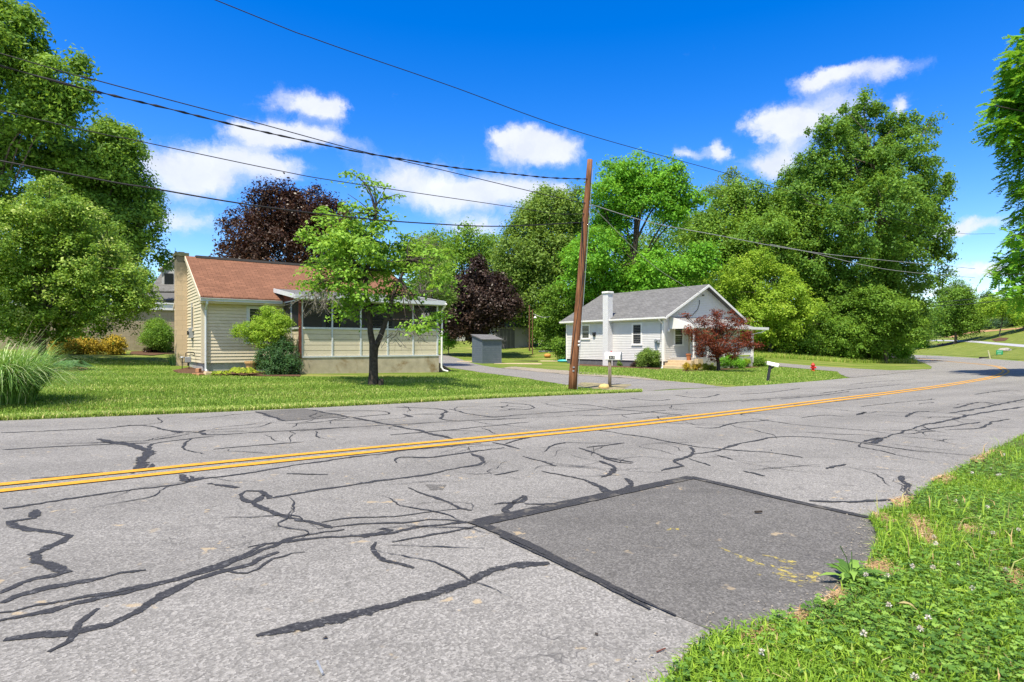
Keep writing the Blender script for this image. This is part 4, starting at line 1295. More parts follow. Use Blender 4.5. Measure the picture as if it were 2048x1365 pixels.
# ------------------------------------------------------------------ buildings further back
def garage(name, px, py, Y, w, d, h, label, rz, sidemat, roofmat, door=True):
    x = (px - CX) / F * Y
    e = empty(name, (x, Y, gz(x, Y)), label, 'garage', rz=rz)
    b = MB(); b.box(0, 0, -.4, w, d, h)
    b.prism([(0, h), (d, h), (d / 2, h + .9)], 0, 0, w)
    clap(b, 0, 0, 0, w, .1, h, -1, exp=.16); clap(b, 1, w, 0, d, .1, h, 1, exp=.16)
    b.build('wall', sidemat, e)
    b = MB()
    for sg in (0, 1):
        y0, y1 = (-.3, d / 2) if sg == 0 else (d + .3, d / 2)
        z0 = h - .9 * .3 / (d / 2) + .02
        b.prism([(y0, z0), (y1, h + .92), (y1, h + 1.0), (y0, z0 + .08)], 0, -.3, w + .3)
    r = b.build('roof', roofmat, e); add_uv(r, lambda co, n: (co.x, co.y))
    if door:
        b = MB(); b.box(.3, -.06, .05, w - 1.6, -.018, h - .25); dd = b.build('door', mat_plain('dark_grey_door', (0.10, 0.10, 0.115), .15, 2, .6), e)
        b = MB()
        for k in range(1, 5): b.box(.3 + k * (w - 1.9) / 5 - .03, -.08, .1, .3 + k * (w - 1.9) / 5 + .03, -.061, h - .3)
        b.build('batten', mat_plain('mid_grey', (0.2, 0.2, 0.21), .1, 2, .6), dd)
    return e
garage('garage', 985, 700, 62, 3.9, 5.5, 2.35, 'grey sided garage with dark door behind the purple tree', 0.10, mat_plain('grey_lap', (0.34, 0.34, 0.35), .06, 2, .6), M_SHGR)
garage('garage', 852, 700, 74, 5.0, 6.0, 2.9, 'pale roofed outbuilding mostly hidden behind the purple tree', 0.35, mat_plain('pale_lap', (0.45, 0.45, 0.44), .06, 2, .6), M_WHITE, door=False)

# block building on the left
pb = Wp(302, 702)
u0, v0_ = UX @ np.array(pb[:2]), VX @ np.array(pb[:2])
xb, yb_ = uv2xy(u0 - 17, v0_)
BB = empty('block_building', (xb, yb_, pb.z), 'long low beige block building with white roof edge beyond the cream house', 'building', rz=ROT)
hb_ = (691 - 620) / F * pb.y + EYE - pb.z
b = MB(); b.box(0, 0, -1.0, 22.5, 7, hb_); bw = b.build('wall', M_BLOCKW, BB); add_uv(bw, uv_wall)
b = MB(); b.box(-.15, -.15, hb_, 22.65, 7.15, hb_ + .36); b.box(-.2, -.2, hb_ + .36, 22.7, 7.2, hb_ + .44)
b.build('roof', M_WHITE, BB)
b = MB(); b.box(9.0, -.03, 0.0, 10.0, -.002, 2.05); b.build('door', mat_plain('brown_door', (0.14, .09, .06), .2, 4, .6), BB)

# distant grey house with a dormer, seen past the chimney
FH = empty('house', (Pp(312, 640, 58).x, 58, gz(Pp(312, 640, 58).x, 58)), 'distant grey house with roof dormer and white porch posts', 'house', rz=0.20)
zb0 = FH.location.z
M_DG = mat_plain('distant_grey', (0.42, 0.43, 0.45), .06, 2, .6)
b = MB(); b.box(0, 0, -1, 9, 8, 4.6); b.build('wall', M_DG, FH)
b = MB(); b.prism([(-.5, 4.5), (4, 7.6), (8.5, 4.5), (8.5, 4.4), (-.5, 4.4)], 0, -.4, 9.4)
fr = b.build('roof', M_SHGR, FH); add_uv(fr, lambda co, n: (co.x, co.y))
b = MB(); b.box(.3, .6, 4.6, 2.7, 4, 6.5); b.prism([(.3, 6.5), (2.7, 6.5), (1.5, 7.6)], 1, .6, 4); dm = b.build('dormer', M_DG, FH)
b = MB(); b.prism([(.0, 6.45), (1.5, 7.75), (3.0, 6.45), (3.0, 6.6), (1.5, 7.9), (.0, 6.6)], 1, .35, 4); b.build('dormer_roof', M_WHITE, dm)
for x in (.55, 1.6):
    b = MB(); b.box(x, .54, 5.0, x + .8, .6, 6.3); b.build('window', M_GLASS, dm)
b = MB(); b.prism([(-2.6, 3.3), (0, 4.4), (0, 4.5), (-2.6, 3.5)], 0, -.6, 9.4); b.build('porch_roof', M_SHPALE, FH)
for x in (-.2, 1.6, 3.4, 5.2):
    b = MB(); b.box(x - .1, -2.3, -.5, x + .1, -2.1, 3.4); b.build('post', M_WHITE, FH)
for x in (.6, 3.0):
    b = MB(); b.box(x, -.05, 1.2, x + 1.2, 0, 3.0); b.build('window', M_GLASS, FH)

# ================================================================== STREET FURNITURE
# ---- utility pole
m, t = new_mat('pole_wood')
co = objco(t)
mp = t.n('ShaderNodeMapping', inp={'Scale': (1, 1, .06)}); t.nt.links.new(co, mp.inputs[0])
n1 = t.noise(mp.outputs[0], 26, 4, .65); n2 = t.noise(co, 1.2, 4, .6)
c = t.ramp(n1, [(.3, (.075, .034, .018)), (.52, (.22, .095, .045)), (.75, (.34, .165, .085))])
c = t.mix(t.smooth(n2, .5, .75), c, (.12, .06, .035, 1))
out_surface(t, pbsdf(t, c, .85, .2, 0, n1, .5, .01))
M_POLE = m
pb0 = Wp(1144, 780)
YP = pb0.y
ptop = Pp(1180, 320, YP + .15)
UP = empty('utility_pole', pb0, 'tall brown wooden utility pole leaning right beside the driveway mouth', 'utility pole')
def on_pole(py):
    k = (780 - py) / (780 - 320)
    return pb0.lerp(ptop, k)
b = MB()
N = 14
b.tube([(pb0.lerp(ptop, i / N) - pb0) + Vector((0, 0, -.4 if i == 0 else 0)) for i in range(N + 1)], [.145 - .058 * i / N for i in range(N + 1)], 14)
b.build('pole', M_POLE, UP, smooth=True)
b = MB()
for py in (360, 408, 430, 447):
    q = on_pole(py) - pb0
    b.tube([q + Vector((-.14, -.10, 0)), q + Vector((.02, -.05, 0))], .018, 6)
q = on_pole(447) - pb0
b.tube([q + Vector((-.12, -.1, .02)), q + Vector((-.11, -.12, -.5)), q + Vector((-.13, -.13, -1.2)), q + Vector((-.10, -.14, -2.0))], .014, 6)
b.tube([q + Vector((-.10, -.12, .15)), q + Vector((-.08, -.13, -.7)), q + Vector((-.04, -.14, -1.5)), (Wp(1137, 700, 0) - pb0).normalized() * 0 + (on_pole(730) - pb0) + Vector((-.13, -.12, 0))], .012, 6)
b.build('bracket', M_BLACK, UP)
for py in (742, 735):
    b = MB(); q = on_pole(py) - pb0; b.mbox(Matrix.Translation(q + Vector((-.02, -.150, 0))) @ Matrix.Rotation(-.08, 4, 'Y'), .06, .012, .045); b.build('tag_plate', M_GREYMET, UP)
b = MB(); G_ = [on_pole(p) - pb0 + Vector((.105 + (p - 340) * .00012, -.075 - (p - 340) * .00008, 0)) for p in range(340, 781, 40)]
b.tube(G_, .009, 5); b.build('ground_wire', M_GREYMET, UP)
for py in (687, 694):
    q = on_pole(py) - pb0
    b = MB(); b.lathe([(.02, 0), (.045, .01), (.035, .035), (.048, .05), (.02, .075)], 10, (q.x + .10, q.y - .10, q.z))
    tag(b.build('insulator', M_WHITE, UP, smooth=True), 'white porcelain insulator')

# ---- overhead wires: each hangs in a vertical plane parallel to the road
M_WIRE = mat_plain('wire_black', (0.018, 0.018, 0.020), .2, 10, .6, .3)
M_WIREG = mat_plain('wire_pale', (0.42, 0.42, 0.42), .2, 10, .5, .4, .3)
VP = float(VX @ np.array([pb0.x, pb0.y]))
def wire_pt(px, py, v):
    a = (px - CX) / F
    Y = v / (VX[1] + VX[0] * a)
    return Vector((a * Y, Y, EYE + (HY - py) / F * Y))
def wire(pts, rad, label, v=VP, mat=None, endp=None, twist=False, startp=None):
    P = [wire_pt(px, py, v) for px, py in pts]
    if endp is not None: P.append(endp)
    if startp is not None: P.insert(0, startp)
    d = (P[0] - P[1]); 
    if startp is None: P.insert(0, P[0] + d.normalized() * 14 + Vector((0, 0, .25)))
    D = catmull(P, .25)
    b = MB()
    if twist:
        b.tube(D, rad, 6)
        for ph in (0, math.pi):
            T = []
            for i, p in enumerate(D):
                s = i * .25 / .38 * math.pi + ph
                T.append(p + Vector((0, math.cos(s) * rad * 1.7, math.sin(s) * rad * 1.7)))
            b.tube(T, rad * .8, 5)
    else:
        b.tube(D, rad, 6)
    return tag(b.build('overhead_wire', mat or M_WIRE, None), label, 'overhead wire', 'wires strung along the road')
off = Vector((-.12, -.08, 0))
wire([(0, 132), (198, 184.5), (342, 219), (513, 261), (700, 301), (800, 318), (912, 336), (1030, 349), (1100, 356)], .012, 'thick twisted cable ending at the upper part of the utility pole', endp=on_pole(360) + off, twist=True)
wire([(0, 107), (171, 155), (342, 201), (513, 246), (700, 297), (800, 321), (895, 343), (1083, 388)], .011, 'thin wire crossing the thick twisted cable and meeting the pole below it', endp=on_pole(408) + off)
wire([(0, 222), (280, 283), (560, 342), (690, 365), (1035, 416), (1110, 428)], .010, 'thin faint wire between the twisted cable and the lowest wire', endp=on_pole(430) + off)
wire([(0, 322), (310, 378), (500, 410), (700, 435), (850, 447), (1000, 453)], .017, 'lowest and straight black cable crossing in front of the purple maple', endp=on_pole(447) + off)
wire([(430, 0), (640, 82), (900, 172), (1150, 262), (1430, 341), (1660, 405), (1900, 464), (1990, 468)], .011, 'highest thin wire crossing open blue sky above the pole', v=VP + .5)
wire([(1300, 445), (1430, 470), (1580, 498), (1720, 516), (1950, 538)], .012, 'pale cable sagging past the treetops right of the pole', mat=M_WIREG, startp=on_pole(408) - off)
wire([(1620, 505), (1780, 540), (1950, 556)], .012, 'pale cable lower across the tall poplar at right', v=VP, mat=M_WIREG, startp=wire_pt(1540, 489, VP))
wire([(1930, 600), (1990, 591), (2048, 584)], .045, 'upper of two black cables in front of the round tree on the hill', v=VP + 12, startp=wire_pt(1815, 609, VP + 14))
wire([(1930, 609), (1990, 603), (2048, 598)], .045, 'lower of two black cables in front of the round tree on the hill', v=VP + 12, startp=wire_pt(1815, 615, VP + 14))
# drop from the pole to the cottage gable
gp = loc2(xm - .2, -.18, g2 + 4.9)
gpv = Vector(gp)
D = catmull([on_pole(408) - off, on_pole(408).lerp(gpv, .35) + Vector((0, 0, -.45)), on_pole(408).lerp(gpv, .7) + Vector((0, 0, -.35)), gpv], .3)
b = MB(); b.tube(D, .012, 5)
tag(b.build('overhead_wire', M_WIREG, None), 'pale service wire running from the pole to the cottage gable', 'overhead wire')

# ---- mailbox by the pole
pm_ = Wp(1219.5, 776)
sc_ = pm_.y / F
MBX = empty('mailbox', pm_, 'white mailbox with black number plate on grey wooden post beside the pole', 'mailbox')
hm = (776 - 721) * sc_
m, t = new_mat('weathered_post')
co = objco(t); mp = t.n('ShaderNodeMapping', inp={'Scale': (1, 1, .1)}); t.nt.links.new(co, mp.inputs[0])
n1 = t.noise(mp.outputs[0], 40, 4, .65)
c = t.ramp(n1, [(.3, (.05, .035, .022)), (.7, (.30, .26, .19))]); out_surface(t, pbsdf(t, c, .9, .15, 0, n1, .5, .006))
M_POSTW = m
b = MB(); b.tube([(0, 0, -.2), (0, 0, hm)], .060, 12); b.build('post', M_POSTW, MBX, smooth=True)
def mailbox_body(root, zt, L, w, h, yaw, tilt, mat, back):
    """domed box: axis along local x, door at +x"""
    prof = [(-w / 2, 0), (w / 2, 0), (w / 2, h * .55)] + [(w / 2 * math.cos(a), h * .55 + h * .45 * math.sin(a)) for a in [math.pi * k / 10 for k in range(1, 10)]] + [(-w / 2, h * .55)]
    M = Matrix.Translation((0, 0, zt)) @ Matrix.Rotation(yaw, 4, 'Z') @ Matrix.Rotation(tilt, 4, 'Y')
    b = MB(); b.prism(prof, 0, -back, L - back)
    b.v = [tuple(M @ Vector(p)) for p in b.v]
    box = b.build('box', mat, root)
    p2 = [(x * 1.04, z * 1.03 - .003) for x, z in prof]
    b = MB(); b.prism(p2, 0, L - back + .001, L - back + .02)
    b.v = [tuple(M @ Vector(p)) for p in b.v]
    return M, box, b
yaw = math.radians(-24)
Lm, wm, hm2 = .54, .20, (721 - 706) * sc_
b = MB(); Mq = Matrix.Translation((.13, 0, hm + .012)) @ Matrix.Rotation(yaw, 4, 'Z'); b.mbox(Mq, .58, .19, .024); b.build('board', M_WHITE, MBX)
Mx, box, bd = mailbox_body(MBX, hm + .025, Lm, wm, hm2, yaw, 0, M_WHITE, .15)
bd.build('door', mat_plain('galvanised_door', (.40, .41, .43), .1, 9, .4, .5), MBX)
b = MB(); b.prism([(-.0, .16), (.05, .16), (.05, .30), (.0, .30)], 1, wm / 2 + .012, wm / 2 + .018); b.v = [tuple(Mx @ Vector(p)) for p in b.v]; b.build('flag', mat_plain('flag_red', (.45, .04, .03), .1, 9, .5), MBX)
b = MB(); b.box(-.0, -wm / 2 - .006, .02, .20, -wm / 2 - .001, .135); b.v = [tuple(Mx @ Vector(p)) for p in b.v]
pl = b.build('number_plate', M_BLACK, MBX)
cu = bpy.data.curves.new('number', 'FONT'); cu.body = '313'; cu.size = .105; cu.extrude = .001; cu.align_x = 'CENTER'
to = bpy.data.objects.new('number', cu); COL.objects.link(to)
bpy.context.view_layer.update()
dg = bpy.context.evaluated_depsgraph_get()
mesh_t = bpy.data.meshes.new_from_object(to.evaluated_get(dg)); bpy.data.objects.remove(to)
mesh_t.transform(Mx @ Matrix.Translation((.10, -wm / 2 - .0075, .042)) @ Matrix.Rotation(R(90), 4, 'X'))
mesh_t.materials.clear()
link('number', mesh_t, mat_plain('plate_digits', (.72, .74, .66), .05, 9, .6), pl)
p = Wp(1208, 778)
b = MB(); b.lathe([(.06, -.05), (.15, .0), (.165, .07), (.12, .14), (.04, .165)], 12)
rr = random.Random(8); b.v = [(x * 1.1 + rr.uniform(-.02, .02), y + rr.uniform(-.02, .02), z + rr.uniform(-.01, .01)) for x, y, z in b.v]
o = tag(b.build('rock', mat_plain('yellow_rock', (.55, .42, .17), .2, 7, .9, .1), None, smooth=True), 'round yellow rock in grass at the foot of the first mailbox', 'rock'); o.location = p

# ---- second mailbox, tilted on a dark post
pm2 = Wp(1534.5, 763)
s2 = pm2.y / F
MB2 = empty('mailbox', pm2, 'tilted white mailbox on dark leaning post at the cottage lawn', 'mailbox')
top = Vector(((1540.5 - 1534.5) * s2, 0, (763 - 731) * s2))
b = MB(); b.bar((-.02, 0, -.2), top, .10, .10); b.bar(top * .72 + Vector((.0, 0, 0)), top + Vector((.16, -.02, -.05)), .07, .06); b.build('post', mat_plain('dark_post', (.035, .038, .045), .2, 8, .7), MB2)
Mx2, box2, bd2 = mailbox_body(MB2, 0, .50, .20, (731 - 720) * s2 * .62, R(-22), R(14), M_WHITE, .16)
for o in (box2,): o.location = top
ob = bd2.build('door', mat_plain('door_grey', (.22, .22, .24), .1, 9, .5), MB2); ob.location = top

# ---- fire hydrant
ph_ = Wp(1626, 743)
k = (743 - 726.0) * ph_.y / F / .75
HY_ = empty('fire_hydrant', ph_, 'red fire hydrant in the grass beside the gravel drive', 'fire hydrant', rz=R(-15))
HY_.scale = (k, k, k)
M_RED = mat_plain('hydrant_red', (.56, .012, .010), .12, 8, .35, .45)
b = MB(); b.lathe([(.17, -.1), (.17, .05), (.13, .06), (.125, .09), (.125, .44), (.155, .45), (.155, .49), (.13, .50)], 20); b.build('barrel', M_RED, HY_)
b = MB(); b.lathe([(.15, .50), (.17, .51), (.17, .54), (.15, .58), (.115, .65), (.06, .70), (.03, .71), (.03, .76), (.01, .765)], 20); b.build('bonnet', M_RED, HY_, smooth=True)
for (d, r_, l_) in (((1, -.25, 0), .095, .26), ((-1, .1, 0), .055, .20), ((-.2, -1, 0), .06, .20)):
    dv = Vector(d).normalized()
    b = MB(); b.tube([Vector((0, 0, .33)), Vector((0, 0, .33)) + dv * (l_ - .06)], r_ * .8, 12); b.tube([Vector((0, 0, .33)) + dv * (l_ - .06), Vector((0, 0, .33)) + dv * l_], r_, 10); b.tube([Vector((0, 0, .33)) + dv * l_, Vector((0, 0, .33)) + dv * (l_ + .03)], r_ * .35, 6)
    b.build('nozzle', M_RED, HY_)

# ---- green sign, marker post and drain at the far bend
pg = Wp(1999, 711.5)
sg = pg.y / F
GS = empty('sign', pg, 'small green lawn sign with pale lettering across the far bend', 'sign', rz=R(-8))
b = MB(); b.box(-6 * sg, -.03, .12, 6 * sg, .03, 10.5 * sg); b.build('panel', mat_plain('sign_green', (.015, .30, .13), .1, 3, .5), GS, bevel=.02)
M_MINT = mat_plain('sign_mint', (.45, .72, .58), .05, 3, .6)
for r0, (za, zb), segs in ((0, (6.6, 8.4), [(-4.4, -3.2), (-2.8, -1.4), (-1.0, .4), (.8, 2.0), (2.4, 3.8)]), (1, (2.6, 4.4), [(-3.4, -2.2), (-1.8, -.8), (-.4, 1.0), (1.4, 2.8)])):
    b = MB()
    for xa, xb in segs:
        b.box(xa * sg, -.038, za * sg, xb * sg, -.031, (za + .5) * sg); b.box(xa * sg, -.038, (zb - .5) * sg, xb * sg, -.031, zb * sg); b.box(xa * sg, -.0375, (za + .5) * sg, (xa + .4) * sg, -.031, (zb - .5) * sg)
    b.build('lettering', M_MINT, GS)
for x in (-4.5, 4.5):
    b = MB(); b.box(x * sg - .03, .031, -.2, x * sg + .03, .08, 8 * sg); b.build('stake', M_GREYMET, GS)
pk = Wp(1981, 718)
sk = pk.y / F
b = MB(); b.bar((0, 0, -.2), (-3.6 * sk, .1, 16.5 * sk), .13, .13)
o = tag(b.build('marker_post', mat_plain('pale_post', (.50, .50, .30), .1, 4, .7), None), 'pale leaning marker post at the outer edge of the bend', 'post'); o.location = pk
pk = Wp(2009, 703)
b = MB(); b.lathe([(.5, -.1), (.75, .1), (.6, .38), (.2, .5)], 9)
rr = random.Random(2); b.v = [(x * 1.3 + rr.uniform(-.1, .1), y + rr.uniform(-.1, .1), z + rr.uniform(-.05, .05)) for x, y, z in b.v]
o = tag(b.build('rock', mat_plain('grey_boulder', (.32, .30, .27), .25, 3, .9, .1), None), 'grey boulder just behind the green lawn sign', 'rock'); o.location = pk
pk = Wp(1971, 716.5)
b = MB(); b.box(-.7, -.25, -.1, .7, .25, .16); b.box(-.55, -.27, .02, .55, -.251, .12)
o = tag(b.build('storm_drain', mat_plain('drain_dark', (.06, .055, .05), .3, 5, .9), None, bevel=.02), 'low dark storm drain at the road edge beside the marker post', 'storm drain'); o.location = pk

# ---- clothes-line poles behind the cottage drive
def simple_pole(px, pyb, pyt, label, rad, mat, lean=0.0, lamp=False):
    p = Wp(px, pyb); s = p.y / F; h = (pyb - pyt) * s
    e = empty('yard_pole', p, label, 'pole')
    b = MB(); b.tube([(0, 0, -.2), (lean, 0, h)], rad, 8); b.build('pole', mat, e)
    if lamp:
        b = MB(); b.tube([(lean, 0, h * .87), (lean + .10, -.05, h * .90), (lean + .25, -.05, h * .87)], .02, 6); b.build('arm', M_GREYMET, e)
        b = MB(); b.lathe([(.16, 0), (.15, .04), (.07, .14), (.03, .20)], 12, (lean + .25, -.05, h * .80)); b.build('lamp_shade', M_WHITE, e, smooth=True)
    return e, p, h
M_RUST = mat_plain('rusty_pole', (.16, .085, .05), .3, 9, .8, .2)
e1_, pp1, hh1 = simple_pole(1059, 702.5, 611, 'tall grey wooden yard pole nearer the grey garage', .075, M_RUST)
e2_, pp2, hh2 = simple_pole(1065, 708.5, 619, 'slim rusty yard pole carrying a small white lamp', .05, M_RUST, lamp=True)
b = MB(); q0 = pp2 + Vector((.25, -.05, hh2 * .88)); q1 = Pp(1100, 634, pp2.y - 1); b.tube(catmull([q0, q0.lerp(q1, .5) + Vector((0, 0, -.15)), q1], .3), .02, 5)
tag(b.build('lamp_wire', M_WIREG, None), 'pale wire sagging from the yard lamp toward the cottage trees', 'wire')

# ---- flat things on the far lawn
rr = random.Random(5)
for px, py, w, d, lab, c in [(934, 724, 1.5, .7, 'tan concrete slab left of the blue grey shed', (.50, .40, .26)), (1035, 728.5, 3.4, .8, 'long tan concrete slab right of the blue grey shed', (.52, .42, .28)),
                             (1108, 723, 2.2, .6, 'tan slab beside the turquoise cover', (.52, .43, .30)), (1096, 703, 1.6, 1.0, 'grey utility cover set in the far lawn', (.40, .42, .45)), (1052, 723, 1.9, .3, 'dark timber plank lying on the far lawn', (.08, .07, .05))]:
    p = Wp(px, py)
    b = MB(); b.box(-w / 2, -d / 2, -.05, w / 2, d / 2, .05)
    o = tag(b.build('slab' if 'plank' not in lab else 'plank', mat_plain('slab_tone', c, .12, 5, .9, .1), None, bevel=.015), lab, 'slab' if 'plank' not in lab else 'plank'); o.location = p; o.rotation_euler = (0, 0, rr.uniform(-.1, .2))
p = Wp(1130, 724)
b = MB(); b.lathe([(.55, 0), (.62, .05), (.60, .12), (.45, .17), (.2, .19)], 22)
o = tag(b.build('pool_cover', mat_plain('turquoise_plastic', (.06, .42, .44), .1, 4, .4, .4), None, smooth=True), 'round turquoise plastic cover lying on the lawn left of the cottage', 'cover'); o.location = p

# ---- small litter on the asphalt
p = Wp(1517, 1032)
b = MB(); b.bar((-.028, 0, .012), (.028, .004, .014), .018, .012)
o = tag(b.build('bark_chip', M_BARKD, None), 'dark bark chip on the asphalt patch', 'bark chip'); o.location = p + Vector((0, 0, .018))
p = Wp(1322, 1310)
b = MB(); b.bar((-.022, -.014, .005), (.022, .014, .006), .004, .004)
o = tag(b.build('twig', M_REDWOOD, None), 'reddish twig on pale asphalt near the bottom edge', 'twig'); o.location = p + Vector((0, 0, .014))
p = Wp(640, 1346)
b = MB(); b.tube([(-.025, .045, .008), (.025, -.045, .008)], .005, 6)
o = tag(b.build('metal_rod', M_GREYMET, None), 'short silver rod on the road near the bottom edge', 'rod'); o.location = p + Vector((0, 0, .013))
for i, (px, py, lab) in enumerate([(650, 1284, 'small dark leaf scrap on the road beside the silver rod'), (1193, 1276, 'small brown leaf scrap on pale asphalt near the centre bottom')]):
    p = Wp(px, py)
    b = MB(); b.add([(-.02, -.01, .004), (0, -.014, .012), (.022, 0, .004), (.004, .012, .014), (-.012, .010, .006)], [(0, 1, 3, 4), (1, 2, 3)])
    o = tag(b.build('leaf_scrap', M_BARKD, None), lab, 'leaf scrap', 'leaf scraps on the road'); o.location = p + Vector((0, 0, .014)); o.rotation_euler = (0, 0, i * 1.3); o.scale = (.6, .6, .6)

# ================================================================== VEGETATION
def unit(v):
    return v / (np.linalg.norm(v, axis=-1, keepdims=True) + 1e-9)

def leaf_quads(P, Nrm, size, aspect=.55, rng=RNG, axis=None, fold=.12):
    """diamond leaves, one quad each; P (N,3), Nrm (N,3), size (N,)"""
    n = len(P)
    Nrm = unit(Nrm)
    if axis is None: axis = rng.normal(size=(n, 3))
    t = unit(np.cross(Nrm, unit(np.cross(axis, Nrm))))
    b = np.cross(Nrm, t)
    s = size[:, None]
    f = Nrm * s * fold
    V = np.empty((n, 4, 3))
    V[:, 0] = P - t * s * .5
    V[:, 1] = P + b * s * aspect * .5 + f - t * s * .08
    V[:, 2] = P + t * s * .5
    V[:, 3] = P - b * s * aspect * .5 + f - t * s * .08
    return V.reshape(-1, 3)

def lobe_clusters(C, Rr, n, rng, inner=.5, squash=1.0):
    """cluster centres spread through the outer part of a set of spherical lobes"""
    w = Rr ** 2; w = w / w.sum()
    k = rng.choice(len(C), n, p=w)
    d = unit(rng.normal(size=(n, 3)))
    rad = Rr[k] * (inner + (1 - inner) * rng.random(n) ** .6)
    P = C[k] + d * rad[:, None] * np.array([1, 1, squash])
    return P, d, k

def foliage(name, C, Rr, n_cl, per, cl_r, leaf, mat, parent, origin, rng, up=.7, aspect=.55, flat=.6, inner=.5, zmin=None, droop=0.0):
    P, D, k = lobe_clusters(C, Rr, n_cl, rng, inner)
    if zmin is not None:
        keep = P[:, 2] > zmin
        P, D = P[keep], D[keep]
    n_cl = len(P)
    crnd = np.clip(rng.normal(.5, .20, n_cl), 0, 1)
    cs = cl_r * (.6 + .8 * rng.random(n_cl))
    ctr = np.repeat(P, per, 0)
    dd = np.repeat(D, per, 0)
    off = rng.normal(size=(n_cl * per, 3)) * np.repeat(cs, per)[:, None] * np.array([1, 1, flat]) * .55
    off[:, 2] -= (off[:, 0] ** 2 + off[:, 1] ** 2) / (np.repeat(cs, per) + 1e-6) * .35 * (1 + droop)
    L = ctr + off
    nr = unit(off + 1e-6) * .35 + dd * .45 + np.array([0, 0, up]) + rng.normal(size=L.shape) * .62
    sz = leaf * (.65 + .7 * rng.random(len(L)))
    rnd = np.clip(np.repeat(crnd, per) * .62 + rng.random(len(L)) * .38, 0, 1)
    if zmin is not None: L[:, 2] = np.maximum(L[:, 2], zmin * 1.0)
    V = leaf_quads(L - origin, nr, sz, aspect, rng)
    return fast_mesh(name, V, 4, mat, parent, rnd), P

def limb(b, pts, r0, r1, n=6):
    D = catmull(pts, max(.15, (Vector(pts[-1]) - Vector(pts[0])).length / 8))
    m_ = len(D) - 1
    b.tube(D, [r0 + (r1 - r0) * i / m_ for i in range(m_ + 1)], n, cap=False)
    return D

def skeleton(base, C, Rr, P, r0, rng, trunk_top=None, twig=90, forks=None):
    """trunk, limbs to each lobe and twigs to some leaf clusters (relative to base)"""
    b = MB()
    base = np.array(base)
    ctr = np.average(C, axis=0, weights=Rr ** 2)
    top = np.array(trunk_top) if trunk_top is not None else ctr
    h = top[2] - base[2]
    mid = base + (top - base) * .5 + rng.normal(0, .03 * h, 3) * np.array([1, 1, 0])
    tr = limb(b, [Vector(base - base - np.array([0, 0, .3])), Vector(base - base + np.array([0, 0, .12 * h])) + Vector((rng.normal(0, .01 * h), 0, 0)), Vector(mid - base), Vector(top - base)], r0, r0 * .45, 9)
    # root flare
    b.tube([(0, 0, -.3), (0, 0, .0), (0, 0, .10 * h * .5)], [r0 * 1.5, r0 * 1.25, r0 * .98], 9, cap=False)
    ends = []
    for c, r in zip(C, Rr):
        c = c - base
        i0 = int(len(tr) * rng.uniform(.45, .95))
        i0 = min(i0, len(tr) - 1)
        s = np.array(tr[i0])
        if s[2] > c[2] + r * .3:
            i0 = int(len(tr) * .45); s = np.array(tr[i0])
        m1 = s + (c - s) * .5 + np.array([0, 0, .12 * np.linalg.norm(c - s)]) + rng.normal(0, .06, 3) * np.linalg.norm(c - s)
        rr0 = r0 * .42 * min(1, .4 + r / (Rr.max() + 1e-6) * .6)
        limb(b, [Vector(s), Vector(m1), Vector(c)], rr0, rr0 * .35, 6)
        ends.append(c)
    ends = np.array(ends)
    if twig and len(P):
        sel = rng.choice(len(P), min(twig, len(P)), replace=False)
        for p in P[sel]:
            q = p - base
            j = np.argmin(((ends - q) ** 2).sum(1))
            s = ends[j]
            m1 = s + (q - s) * .55 + rng.normal(0, .08, 3) * np.linalg.norm(q - s)
            limb(b, [Vector(s), Vector(m1), Vector(q)], r0 * .09, r0 * .03, 4)
    return b

def lobes_from_px(lobes, Y, rng, depth=.55):
    C, Rr = [], []
    for l in lobes:
        px, py, r = l[:3]
        dy = l[3] if len(l) > 3 else 0
        R_ = r * (Y + dy) / F
        Yd = Y + dy + rng.uniform(-depth, depth) * R_ * 1.6
        C.append(tuple(Pp(px, py, Yd))); Rr.append(R_)
    return np.array(C), np.array(Rr)

def tree(label, base_px, Y, lobes, leafmat, r0, n_cl, per, cl_r, leaf, seed, bark=None, cat='tree', name='tree', group=None, trunk_top=None, twig=90, fill=0, rings=True, **kw):
    rng = np.random.default_rng(seed)
    bx = (base_px - CX) / F * Y
    base = (bx, Y, gz(bx, Y))
    C, Rr = lobes_from_px(lobes, Y, rng)
    if rings:   # give the crown its far side too: mirrored lobes behind the ones seen
        m_ = C.copy(); rad = (C[:, 0].max() - C[:, 0].min()) * .32
        m_[:, 1] += rad * (.7 + .5 * rng.random(len(C))); m_[:, 0] += rng.normal(0, .3, len(C)) * Rr
        C2, R2 = np.vstack([C, m_[::2]]), np.concatenate([Rr, Rr[::2] * .9])
    else:
        C2, R2 = C, Rr
    e = empty(name, base, label, cat, group)
    org = np.array(base)
    _, P = foliage('crown', C2, R2, n_cl, per, cl_r, leaf, leafmat, e, org, rng, zmin=base[2] + .15, **kw)
    tt = Pp(*trunk_top, Y) if trunk_top else None
    sk = skeleton(base, C, Rr, P, r0, rng, tt, twig)
    sk.build('trunk', bark or M_BARK, e, smooth=True)
    return e

